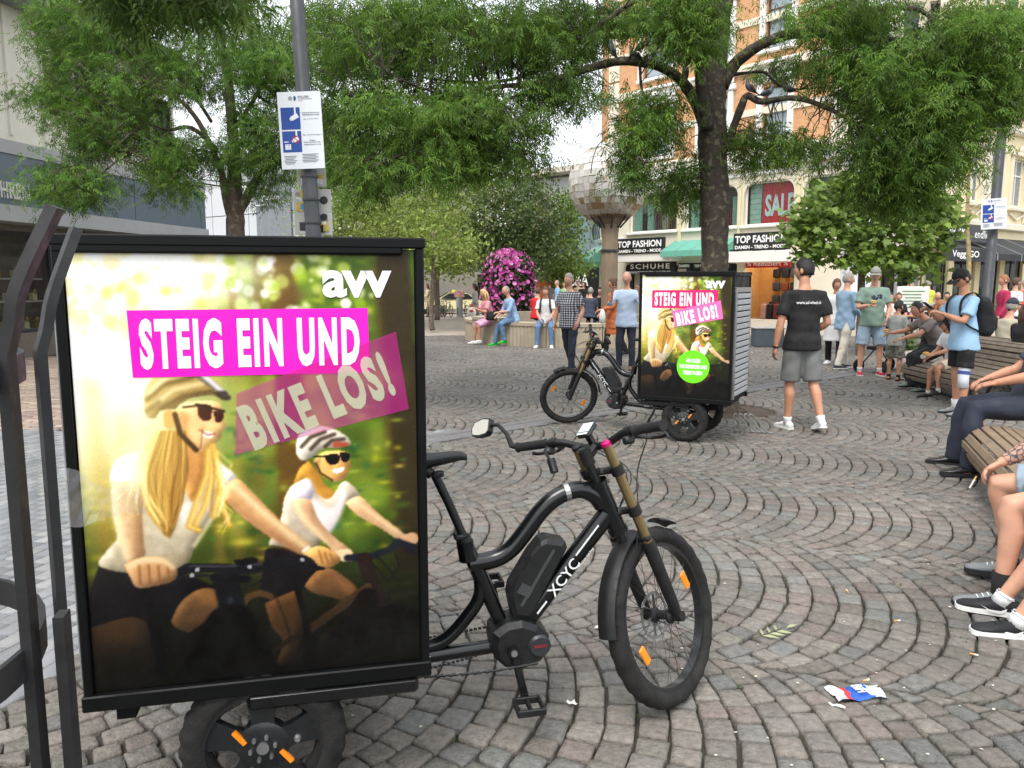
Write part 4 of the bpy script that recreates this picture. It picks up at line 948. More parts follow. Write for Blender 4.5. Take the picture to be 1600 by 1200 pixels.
# ---------------------------------------------------------------- the poster print, painted on a fine grid
PW, PH = 310, 418
def poster_paint():
    g = np.random.default_rng(77)
    src = np.array([(93, 383), (658, 390), (664, 1044), (136, 1084)], float); dst = np.array([(0, 0), (PW, 0), (PW, PH), (0, PH)], float)
    A = []
    for (x, y), (u, v) in zip(src, dst): A += [[x, y, 1, 0, 0, 0, -u*x, -u*y], [0, 0, 0, x, y, 1, -v*x, -v*y]]
    h = np.linalg.solve(np.array(A), dst.ravel()); Hm = np.append(h, 1).reshape(3, 3)
    def tr(P):
        P = np.asarray(P, float); q = np.column_stack([P, np.ones(len(P))]) @ Hm.T; return q[:, :2]/q[:, 2:]
    a5 = lambda P: [(80+x/2.58, 360+y/2.58) for x, y in P]
    a6 = lambda P: [(80+x/2.58, 700+y/2.58) for x, y in P]
    YY, XX = np.mgrid[0:PH, 0:PW]+.5; img = np.zeros((PH, PW, 3))
    def blur(m, s):
        if s <= 0: return m
        r = max(1, int(3*s)); k = np.exp(-np.arange(-r, r+1)**2/(2*s*s)); k /= k.sum()
        for ax in (0, 1):
            p = np.pad(m, [(r, r) if a == ax else (0, 0) for a in range(m.ndim)], mode='edge'); out = 0
            for i, w in enumerate(k): out = out+w*np.take(p, range(i, i+m.shape[ax]), ax)
            m = out
        return m
    def mask(P):
        P = tr(P); m = np.zeros((PH, PW), bool); n = len(P)
        for i in range(n):
            x0, y0 = P[i]; x1, y1 = P[(i+1) % n]
            if y0 == y1: continue
            m ^= ((y0 > YY) != (y1 > YY)) & (XX < (x1-x0)*(YY-y0)/(y1-y0)+x0)
        return m.astype(float)
    K = PW/565.
    def put(m, c, al=1):
        nonlocal img
        m = (m*al)[..., None]; img = img*(1-m)+np.array(c, float)*m
    def sm(P): return [tuple(p) for p in smooth_path(list(P)+[P[0]], 4)[:-1]]
    def poly(P, c, b=.7, al=1, s=True):
        nonlocal img
        m = blur(mask(sm(P) if s else P), b)
        if al == 1 and b <= 1.2 and m.sum() > 300:          # rounded form: rim light from upper left, dark far side
            f = blur(m, 5.5*K/.64); gy, gx = np.gradient(f); rel = np.clip((gx*.75+gy*.65)*5.2, -.42, .34); sp = 1+rel+.10*(blur(g.normal(size=m.shape), 2.2)*5)*.4
            col = np.array(c, float)[None, None]*sp[..., None]; mm = m[..., None]; img = img*(1-mm)+np.clip(col, 0, 255)*mm
        else: put(m, c, al)
        return m
    def dist_line(P):
        P = tr(P); d = np.full((PH, PW), 1e9)
        for (x0, y0), (x1, y1) in zip(P[:-1], P[1:]):
            L = max((x1-x0)**2+(y1-y0)**2, 1e-9); t = np.clip(((XX-x0)*(x1-x0)+(YY-y0)*(y1-y0))/L, 0, 1); d = np.minimum(d, np.hypot(XX-x0-t*(x1-x0), YY-y0-t*(y1-y0)))
        return d
    def line(P, w, c, b=.6, al=1): put(blur(np.clip(w/2*K+.5-dist_line(P), 0, 1), b), c, al)
    def glow(x, y, r, c, al=1, ry=None):
        p = tr([(x, y)])[0]; rr = r*K; r2 = (ry or r)*K; put(np.exp(-((XX-p[0])**2/(rr*rr)+(YY-p[1])**2/(r2*r2))), c, al)
    def disc(x, y, r, c, b=1.2, al=1):
        p = tr([(x, y)])[0]; put(blur((np.hypot(XX-p[0], YY-p[1]) < r*K).astype(float), b), c, al)
    img[:] = (74, 88, 30)
    img += ((YY/PH-.3)*-30)[..., None]
    for k in range(260):                                     # out-of-focus leaves
        x = g.uniform(90, 660); y = g.uniform(380, 900); sh = g.uniform(0, 1); q = (x-90)/570
        c = np.array((168, 160, 30))*(1-q)+np.array((84, 120, 30))*q if sh > .45 else np.array((70, 74, 18))*(1-q)+np.array((34, 66, 26))*q
        glow(x, y, g.uniform(8, 30), c, .55, g.uniform(6, 22))
    for x0, x1, w, c in ((440, 452, 60, (84, 62, 24)), (362, 366, 18, (108, 92, 36)), (400, 404, 30, (92, 80, 30)), (330, 335, 14, (130, 110, 40)), (520, 520, 20, (66, 84, 30))):
        line([(x0, 380), (x1, 560), (x1+4, 900)], w, c, 3, .85)
    poly([(590, 380), (650, 380), (664, 640), (664, 900), (625, 900), (612, 700), (600, 520)], (52, 42, 22), 2.5, .95, False)
    line([(588, 384), (606, 560), (622, 820)], 8, (98, 86, 34), 3, .7)
    for k in range(70): glow(g.uniform(330, 600), g.uniform(560, 840), g.uniform(14, 40), [(150, 158, 62), (112, 142, 60), (96, 126, 70), (176, 170, 70)][g.integers(4)], .4, g.uniform(12, 34))
    for k in range(150):                                     # sunlit undergrowth
        x = g.uniform(95, 640); y = g.normal(800, 70); c = [(190, 178, 42), (120, 128, 30), (80, 110, 36), (222, 204, 80)][g.integers(4)]
        glow(x, y, g.uniform(5, 20), c, .5, g.uniform(3, 9))
    glow(120, 560, 185, (255, 232, 160), .95, 210); glow(170, 430, 190, (255, 246, 206), .9, 95); glow(340, 405, 90, (250, 244, 190), .6, 40)
    for k in range(120): glow(g.uniform(330, 600), g.uniform(380, 520), g.uniform(5, 17), [(112, 138, 34), (84, 108, 26), (172, 186, 60), (60, 78, 22)][g.integers(4)], .55, g.uniform(4, 12))
    line([(436, 380), (452, 560), (456, 900)], 46, (88, 62, 24), 2.2, .8); line([(360, 380), (366, 520)], 15, (112, 84, 34), 1.6, .75); line([(404, 380), (408, 500)], 20, (96, 74, 30), 1.8, .7)
    glow(118, 590, 130, (255, 255, 250), 1, 130); glow(170, 430, 150, (255, 255, 252), 1, 60); glow(300, 425, 100, (255, 255, 250), .7, 40)
    for k in range(130):
        x = abs(g.normal(0, 170))+95; y = g.normal(430, 42); disc(x, y, g.uniform(3, 13), (255, 255, 246), 1.0, g.uniform(.4, .95))
    for k in range(60): disc(g.uniform(95, 330), g.uniform(385, 520), g.uniform(5, 16), [(214, 176, 60), (176, 150, 40), (240, 214, 110)][g.integers(3)], 1.6, .42)
    for k in range(40): disc(g.uniform(350, 600), g.uniform(385, 480), g.uniform(4, 12), [(196, 206, 120), (232, 238, 200), (150, 176, 50)][g.integers(3)], 1.4, .6)
    for x, y, dx in ((150, 600, 40), (190, 640, 60), (125, 640, 10)): line([(118, 590), (x, y), (x+dx, y+130)], 16, (255, 222, 140), 6, .35)
    line([(135, 600), (150, 740), (160, 860)], 26, (150, 104, 34), 6, .6); line([(180, 650), (196, 760)], 16, (140, 100, 30), 6, .5)
    for k in range(90): glow(g.uniform(300, 640), g.uniform(640, 860), g.uniform(4, 14), [(70, 110, 46), (38, 70, 30), (150, 160, 60), (50, 92, 60)][g.integers(4)], .6, g.uniform(3, 9))
    m = np.clip((YY-PH*.66)/(PH*.22), 0, 1); put(m, (20, 17, 6), .86)
    for k in range(60): glow(g.uniform(280, 660), g.uniform(900, 1050), g.uniform(4, 16), (70, 66, 24), .35, g.uniform(2, 6))
    skin, lit, shd = (204, 160, 122), (244, 214, 166), (134, 94, 64)
    # ----- second rider
    hair = (176, 128, 60)
    poly(a6([(1040, 60), (1080, 110), (1110, 160), (1160, 200), (1170, 260), (1130, 300), (1080, 250), (1060, 190), (1020, 130), (975, 165), (1000, 95)]), hair)
    poly(a6([(835, 560), (850, 470), (870, 415), (1000, 440), (1090, 510), (1020, 580), (980, 590), (850, 640)]), (24, 18, 22))
    poly(a6([(1015, 575), (1060, 520), (1110, 500), (1160, 520), (1240, 590), (1210, 640), (1120, 620), (1060, 605)]), (140, 98, 58))
    poly(a6([(1140, 540), (1200, 560), (1235, 592), (1215, 625)]), (176, 120, 62), 2, .7)
    poly(a6([(850, 640), (1000, 592), (1012, 700), (1000, 800), (960, 880), (900, 890), (925, 800), (880, 740)]), (118, 78, 38))
    line(a6([(900, 620), (940, 720), (960, 800)]), 4, (40, 30, 20), 1, .6)
    poly(a6([(970, 160), (1040, 130), (1080, 200), (1130, 215), (1180, 150), (1220, 160), (1255, 215), (1190, 235), (1165, 300), (1100, 380), (1050, 425), (900, 405), (870, 395), (920, 300), (940, 205)]), (190, 174, 152))
    poly(a6([(1050, 200), (1130, 260), (1180, 180), (1200, 200), (1170, 290), (1110, 370), (1060, 300)]), (236, 226, 226), 2, .8)
    poly(a6([(960, 170), (1035, 140), (1060, 190), (1040, 222), (970, 222)]), (232, 222, 232), 1)
    for k in range(4): line(a6([(900+k*18, 300+k*30), (980, 350+k*16), (1060, 400)]), 3, (160, 140, 112), 1, .5)
    poly(a6([(970, 220), (1040, 220), (1080, 300), (1140, 370), (1205, 420), (1220, 450), (1170, 470), (1110, 400), (1030, 330), (990, 275)]), skin); line(a6([(985, 235), (1020, 300), (1110, 395)]), 7, lit, 1.5, .7)
    poly(a6([(1190, 235), (1255, 210), (1330, 280), (1420, 350), (1450, 385), (1420, 392), (1340, 342), (1250, 290)]), skin); line(a6([(1230, 225), (1330, 300), (1430, 372)]), 6, lit, 1.5, .6)
    poly(a6([(1150, 430), (1205, 425), (1225, 450), (1215, 475), (1170, 470)]), lit); poly(a6([(1420, 372), (1492, 365), (1495, 408), (1440, 402)]), skin)
    poly(a6([(1062, 60), (1100, 25), (1195, 25), (1214, 70), (1212, 95), (1195, 130), (1168, 148), (1130, 140), (1085, 110)]), (222, 166, 104)); poly(a6([(1062, 60), (1090, 50), (1090, 110), (1130, 140), (1085, 112)]), shd, 1.4, .7)
    poly(a6([(1105, 38), (1165, 34), (1165, 70), (1125, 76)]), (14, 10, 8), .5); poly(a6([(1172, 28), (1212, 32), (1206, 64), (1178, 62)]), (14, 10, 8), .5); line(a6([(1060, 42), (1110, 44)]), 3, (20, 14, 8))
    poly(a6([(1135, 98), (1188, 90), (1178, 108), (1150, 112)]), (250, 236, 224), .5); line(a6([(1070, 70), (1090, 110), (1140, 142)]), 3, (30, 22, 14))
    poly(a5([(988, 870), (1005, 825), (1070, 797), (1140, 805), (1200, 840), (1218, 872), (1180, 882), (1100, 890), (1060, 920), (1012, 936), (990, 905)]), (206, 196, 180))
    for P in ([(1010, 880), (1050, 840), (1110, 820)], [(1050, 890), (1090, 850), (1150, 830)], [(1110, 880), (1140, 855), (1190, 850)]): line(a5(P), 7, (60, 48, 40), .7, .85)
    poly(a5([(1150, 858), (1215, 868), (1180, 884), (1140, 880)]), (150, 60, 40), .8, .8)
    poly(a6([(1440, 430), (1500, 436), (1500, 470)]), (30, 26, 22))
    line(a6([(1200, 462), (1300, 458), (1380, 432), (1415, 400), (1492, 428)]), 13, (30, 32, 44), .8)
    for P in ([(1290, 470), (1370, 560), (1420, 500), (1400, 440)], [(1330, 460), (1400, 540), (1425, 560)]): line(a6(P), 2.5, (24, 22, 24), .5)
    line(a6([(1270, 470), (1300, 560), (1330, 640)]), 26, (44, 26, 20)); line(a6([(1040, 752), (1160, 670), (1285, 585)]), 16, (96, 66, 36)); line(a6([(1080, 900), (1180, 780), (1285, 630)]), 40, (24, 14, 10)); line(a6([(870, 850), (960, 790), (1040, 740)]), 9, (70, 50, 28))
    line(a6([(1300, 640), (1340, 760), (1400, 870)]), 15, (20, 18, 16)); line(a6([(1370, 640), (1400, 740), (1440, 860)]), 9, (30, 26, 22))
    W_ = [(1400+165*math.cos(t), 880+200*math.sin(t)) for t in np.linspace(math.pi, 2*math.pi+.4, 30)]; line(a6(W_), 20, (14, 12, 10), .8)
    poly(a6([(1005, 790), (1060, 770), (1080, 850), (1090, 900), (1020, 910)]), (16, 13, 12)); line(a6([(1150, 790), (1200, 840)]), 12, (16, 13, 12))
    line(a6([(990, 590), (1020, 700), (1030, 790)]), 12, (14, 12, 12))
    W_ = [(830+80*math.cos(t), 680+80*math.sin(t)) for t in np.linspace(math.pi*.9, math.pi*1.7, 14)]; line(a6(W_), 12, (110, 78, 40), .8)
    # ----- first rider
    poly(a5([(430, 760), (350, 800), (240, 900), (300, 960), (420, 900)]), (255, 232, 150), 3, .9)
    poly(a6([(165, 475), (280, 500), (420, 520), (560, 530), (610, 555), (650, 575), (560, 620), (490, 700), (420, 700), (370, 730), (290, 685), (130, 730), (118, 610)]), (22, 18, 24))
    poly(a6([(458, 705), (500, 630), (570, 580), (645, 580), (684, 645), (650, 715), (560, 755), (485, 735)]), (134, 94, 54)); poly(a6([(560, 600), (640, 590), (676, 645), (600, 640)]), (186, 130, 64), 3, .7)
    poly(a6([(130, 725), (290, 685), (372, 725), (375, 850), (352, 960), (330, 990), (195, 990), (140, 850)]), (74, 52, 28)); poly(a6([(150, 735), (280, 700), (350, 740), (300, 790), (170, 800)]), (116, 82, 46), 5, .7); poly(a6([(140, 860), (360, 860), (350, 990), (180, 990)]), (26, 18, 8), 12, .75)
    poly(a6([(240, 40), (320, 12), (420, 10), (540, 60), (640, 40), (690, 80), (735, 128), (668, 185), (655, 260), (600, 330), (565, 400), (525, 480), (440, 500), (270, 502), (165, 468), (210, 400), (243, 360), (242, 250), (228, 160), (218, 118)]), (186, 172, 146))
    poly(a6([(230, 60), (330, 20), (362, 80), (345, 150), (225, 130)]), (228, 222, 236), 1.2); poly(a6([(640, 45), (690, 80), (735, 128), (675, 180), (640, 130)]), (232, 228, 236), 1.2); poly(a6([(500, 230), (560, 215), (600, 260), (560, 330), (510, 320)]), (236, 228, 220), 3, .8)
    for k in range(6): line(a6([(225+k*6, 390+k*16), (360, 440+k*9), (520, 430+k*9)]), 3.2, (164, 142, 104), 1, .5)
    line(a6([(655, 190), (640, 280), (560, 400)]), 6, (255, 244, 210), 1.5, .7)
    poly(a6([(224, 130), (345, 152), (345, 300), (352, 380), (352, 452), (300, 474), (278, 455), (240, 330), (222, 230)]), (206, 160, 118)); line(a6([(330, 170), (330, 300), (335, 430)]), 14, shd, 3, .5); line(a6([(234, 150), (238, 280), (280, 440)]), 10, lit, 2, .8)
    poly(a6([(670, 182), (735, 128), (800, 180), (905, 290), (1000, 372), (1062, 422), (1040, 452), (1000, 442), (895, 382), (780, 300), (700, 225)]), (196, 148, 104)); line(a6([(720, 150), (850, 270), (1030, 420)]), 10, lit, 2, .75); line(a6([(700, 220), (850, 340), (1000, 436)]), 9, shd, 2.5, .6)
    # neck, face, hair, helmet
    poly(a6([(480, -80), (560, -40), (612, -10), (616, 70), (596, 150), (556, 220), (520, 160), (492, 60)]), (196, 136, 80)); poly(a6([(500, -20), (560, 20), (566, 120), (520, 150)]), (150, 96, 54), 4, .6)
    poly(a5([(500, 700), (560, 690), (655, 690), (684, 725), (684, 760), (700, 792), (682, 812), (672, 840), (640, 875), (600, 892), (555, 880), (515, 830), (490, 760)]), (222, 174, 122))
    poly(a5([(495, 720), (540, 740), (545, 830), (600, 888), (540, 870), (500, 800)]), (160, 104, 56), 2, .7); poly(a5([(600, 780), (660, 770), (680, 800), (640, 800)]), (250, 206, 140), 2.5, .7)
    poly(a5([(592, 808), (645, 818), (634, 838), (604, 832)]), (252, 244, 234), .6); line(a5([(586, 804), (620, 826), (650, 822)]), 3, (150, 66, 50), .6)
    poly(a5([(576, 702), (634, 706), (634, 760), (604, 768), (582, 744)]), (46, 18, 16), .6); poly(a5([(646, 728), (686, 734), (681, 770), (654, 772)]), (46, 18, 16), .6); line(a5([(520, 712), (580, 706)]), 4, (40, 24, 14)); line(a5([(574, 700), (690, 730)]), 4, (24, 14, 10))
    poly(a5([(436, 735), (470, 720), (486, 760), (470, 800), (444, 790)]), (206, 142, 80))
    HP = [(404, -60), (352, 20), (342, 100), (346, 190), (366, 260), (410, 320), (452, 362), (478, 330), (500, 250), (522, 160), (540, 70), (520, 0), (470, -60)]
    poly(a6(HP), (156, 110, 52), 1)
    for P in ([(640, -10), (662, 110), (668, 200), (704, 318)], [(632, 0), (640, 120), (606, 230), (560, 320)], [(620, 10), (612, 110), (570, 220), (536, 320), (580, 336)], [(650, 20), (672, 150), (640, 280)]): line(a6(P), 11, (186, 138, 66), 1.2, .9); line(a6([(x+4, y) for x, y in P]), 4, (236, 198, 112), .8, .8)
    for k in range(110):                                      # wavy strands
        u = g.uniform(-.5, .5); ph = g.uniform(0, 6); am = g.uniform(4, 12); L_ = 350-90*abs(u)+g.uniform(-60, 20); ts = np.linspace(0, 1, 10)
        W_ = np.interp(ts, [0, .3, .55, .8, 1], [120, 185, 185, 140, 50]); C_ = np.interp(ts, [0, .4, .7, 1], [466, 436, 432, 452])
        tone = [(250, 222, 140), (232, 192, 104)] if u < -.34 else [(112, 76, 34), (150, 106, 50), (188, 142, 72), (214, 170, 92), (92, 62, 28)]
        line(a6([(c_+w_*u+am*math.sin(ph+t*7)*min(1, t*2), -66+(L_+66)*t) for t, w_, c_ in zip(ts, W_, C_)]), g.uniform(1.4, 3.2), tone[g.integers(len(tone))], .6, .6)
    for k in range(0):
        x = 360+g.uniform(0, 150); line(a6([(430+g.uniform(-30, 40), -50), (x+g.uniform(-10, 40), 90), (x, 200), (x+g.uniform(-20, 40), 330)]), g.uniform(1.5, 4), [(128, 86, 36), (214, 168, 84), (244, 212, 130), (156, 110, 48)][g.integers(4)], .9, .6)
    for k in range(3): x = 620+g.uniform(0, 60); line(a6([(636, 0), (x, 120), (x-20+g.uniform(0, 60), 260)]), 2, [(130, 90, 36), (240, 206, 120)][g.integers(2)], .6, .7)
    line(a6([(345, -20), (335, 60), (350, 130)]), 9, (255, 236, 160), 1.5, .8); line(a6([(660, 60), (690, 180), (660, 280)]), 4, (255, 240, 180), 1, .8)
    line(a5([(486, 740), (508, 820), (572, 886)]), 9, (44, 26, 18), .6); line(a5([(572, 886), (590, 880), (600, 800)]), 3, (44, 26, 18), .5, .4)
    poly(a5([(360, 690), (366, 640), (400, 592), (470, 560), (560, 558), (632, 590), (690, 640), (718, 676), (690, 686), (640, 666), (560, 672), (520, 692), (482, 720), (430, 722), (402, 756), (366, 745)]), (150, 122, 74))
    for P, c in (([(372, 680), (440, 620), (560, 590)], (66, 50, 30)), ([(400, 700), (480, 640), (600, 615)], (206, 182, 130)), ([(380, 650), (450, 590), (540, 572)], (214, 190, 140)), ([(430, 715), (520, 668), (640, 650)], (72, 54, 34)), ([(560, 570), (640, 625), (690, 660)], (60, 56, 62)), ([(590, 570), (660, 630), (700, 668)], (220, 220, 226)), ([(372, 725), (420, 690)], (90, 70, 42))): line(a5(P), 8, c, 1, .85)
    poly(a5([(640, 655), (690, 645), (718, 677), (690, 686)]), (40, 34, 34), .8, .9)
    # handlebar and frame of the first bicycle
    line(a6([(288, 525), (480, 520), (530, 490), (650, 492), (780, 502), (850, 492), (950, 465), (1080, 470)]), 17, (22, 22, 28)); line(a6([(540, 482), (700, 486), (840, 480)]), 3, (110, 110, 120), .6, .6); line(a6([(480, 530), (600, 520), (660, 528)]), 6, (30, 30, 34))
    for x, y in ((548, 520), (572, 498), (1010, 466), (1080, 495), (790, 490)): disc(80+x/2.58, 700+y/2.58, 4, (170, 170, 176), .5)
    poly(a6([(725, 462), (812, 452), (818, 475), (740, 486)]), (16, 16, 18)); poly(a6([(1000, 470), (1110, 500), (1060, 512), (1010, 495)]), (18, 18, 20))
    line(a6([(690, 540), (712, 640), (735, 750)]), 44, (20, 22, 28), 1); line(a6([(706, 620), (728, 740)]), 9, (70, 78, 90), 1.5, .8); line(a6([(640, 530), (780, 540)]), 14, (16, 16, 20))
    for P in ([(700, 600), (800, 570), (880, 520), (930, 500)], [(760, 620), (720, 570), (800, 560)]): line(a6(P), 2.5, (30, 28, 28), .5)
    line(a6([(430, 862), (560, 770), (690, 680)]), 22, (26, 18, 14)); line(a6([(380, 650), (402, 780), (425, 930)]), 20, (14, 12, 14)); line(a6([(560, 990), (640, 880), (710, 740)]), 90, (10, 8, 8), 1); poly(a6([(690, 780), (860, 790), (870, 990), (700, 990)]), (8, 7, 7), 2); line(a6([(740, 750), (800, 860)]), 26, (14, 12, 12))
    W_ = [(800+110*math.cos(t), 960+90*math.sin(t)) for t in np.linspace(math.pi, 2*math.pi, 20)]; line(a6(W_), 16, (20, 14, 8), 1)
    poly(a6([(270, 470), (345, 442), (430, 446), (484, 492), (482, 530), (440, 552), (330, 566), (298, 532)]), (200, 148, 102))
    for k in range(4): line(a6([(330+k*40, 470+k*4), (335+k*40, 548-k*3)]), 4, (140, 88, 44), .8, .8); 
    line(a6([(290, 478), (350, 452), (430, 456), (470, 486)]), 9, lit, 1.4, .8)
    poly(a6([(1010, 438), (1050, 416), (1100, 412), (1150, 440), (1172, 468), (1130, 500), (1080, 490), (1050, 462)]), (222, 164, 96))
    for k in range(3): line(a6([(1080+k*24, 430+k*8), (1095+k*24, 480)]), 3.5, (150, 96, 50), .7, .8)
    line(a6([(1015, 430), (1035, 415)]), 6, (236, 226, 206), .6)
    # flyaway hair against the sun, then veiling sun glow and the dark foot of the print
    for k in range(34):
        y0 = g.uniform(-60, 120); x0 = 372-g.uniform(0, 40); line(a6([(x0, y0), (x0-g.uniform(10, 50), y0+g.uniform(20, 70)), (x0-g.uniform(0, 60), y0+g.uniform(90, 170))]), 1.3, (255, 236, 168), .5, .55)
    for k in range(16): y0 = g.uniform(60, 300); line(a6([(655, y0-60), (690+g.uniform(0, 40), y0), (650+g.uniform(0, 50), y0+60)]), 1.2, (255, 232, 160), .5, .5)
    p = tr([(110, 590)])[0]; gl = .62*np.exp(-((XX-p[0])**2/(165*K)**2+(YY-p[1])**2/(230*K)**2)); img = 255-(255-np.clip(img, 0, 255))*(1-gl[..., None]*np.array([1, .9, .55]))
    fade = np.interp(YY/PH, [0, .6, .74, .88, 1], [1, 1, .84, .52, .30]); img = img*fade[..., None]
    lum = img.mean(2, keepdims=True); ds = np.interp(YY/PH, [0, .55, .8, 1], [1.12, 1.1, .92, .75])[..., None]; img = lum+(img-lum)*ds
    t = np.clip(img/255, 0, 1); t = t*.55+(t*t*(3-2*t))*.45; img = 255*t**.92; mu = img.mean(2, keepdims=True); img = mu+(img-mu)*1.0; img = np.clip(img+g.normal(0, 3.0, img.shape[:2])[..., None], 0, 255)
    c = img/255.; lin = np.where(c <= .04045, c/12.92, ((c+.055)/1.055)**2.4)
    return lin
_lin = poster_paint()
def poster_mesh(w, h, q=1):
    L_ = _lin[::q, ::q]; hh, ww = L_.shape[:2]; u = np.linspace(-w/2, w/2, ww); v = np.linspace(h/2, -h/2, hh); X, Y = np.meshgrid(u, v)
    V = np.column_stack([X.ravel(), np.zeros(X.size), Y.ravel()]); i = np.arange(ww*hh).reshape(hh, ww)
    F = np.stack([i[1:, :-1], i[1:, 1:], i[:-1, 1:], i[:-1, :-1]], -1).reshape(-1, 4)
    return np_mesh('poster', V, F, L_.reshape(-1, 3))
m_print = mat('poster_print', (.5, .5, .5), .35, var=0, attr=True, spec=.3)

# ---------------------------------------------------------------- the billboard trikes
m_frame = mat('black_gloss_paint', srgb(12, 14, 16), .25, var=.05, coat=.35, spec=.4)
m_box = mat('black_box_panel', srgb(10, 11, 12), .45, var=.1, scale=3, spec=.2)
m_rub = mat('tyre_rubber', srgb(36, 35, 34), .82, var=.45, scale=14, bump=.35, bscale=160, spec=.3)
m_plas = mat('black_plastic', srgb(18, 19, 20), .48, var=.3, scale=16, bump=.1, bscale=200)
m_gold = mat('gold_stanchion', srgb(150, 130, 92), .35, metal=.8, var=.06)
m_alu = mat('bare_aluminium', srgb(168, 170, 170), .35, metal=.9, var=.1)
m_orange = mat('orange_reflector', srgb(244, 140, 24), .3, var=.15, scale=40, coat=.4)
m_steel = mat('dark_steel', srgb(70, 70, 72), .4, metal=.7, var=.15)
m_decal = mat('white_decal', srgb(225, 228, 228), .4, var=.02)
BW, BX0, BZ0, BZ1, BHW = .964, -1.88, .42, 1.719, .379
def tyre(mb, R_, r, n=96, k=14, tread=.004, axis_y=0, m=0, sq=1.0):
    V = []; F = []
    for i in range(n):
        a = 2*math.pi*i/n
        for j in range(k):
            b = 2*math.pi*j/k; ox = math.cos(b); oy = math.sin(b)
            rr = r*(1-(.1 if ox < -.6 else 0)); td = tread*((((i+(1 if oy > 0 else 0)*2) % 4) < 2)-.5)*2 if ox > .25 else 0
            Rr = R_-r+ox*rr*sq+td; V.append((Rr*math.cos(a), oy*rr+axis_y, Rr*math.sin(a)))
    for i in range(n):
        for j in range(k):
            F.append((i*k+j, i*k+(j+1) % k, ((i+1) % n)*k+(j+1) % k, ((i+1) % n)*k+j))
    return mb.add(V, F, m)
def ring(mb, R_, w, th, n=64, y=0, m=0):      # flat rim band around the y axis
    mb.lathe([(R_, y-w/2), (R_, y+w/2), (R_-th, y+w/2), (R_-th, y-w/2), (R_, y-w/2)], n, m, axis='Y'); return mb

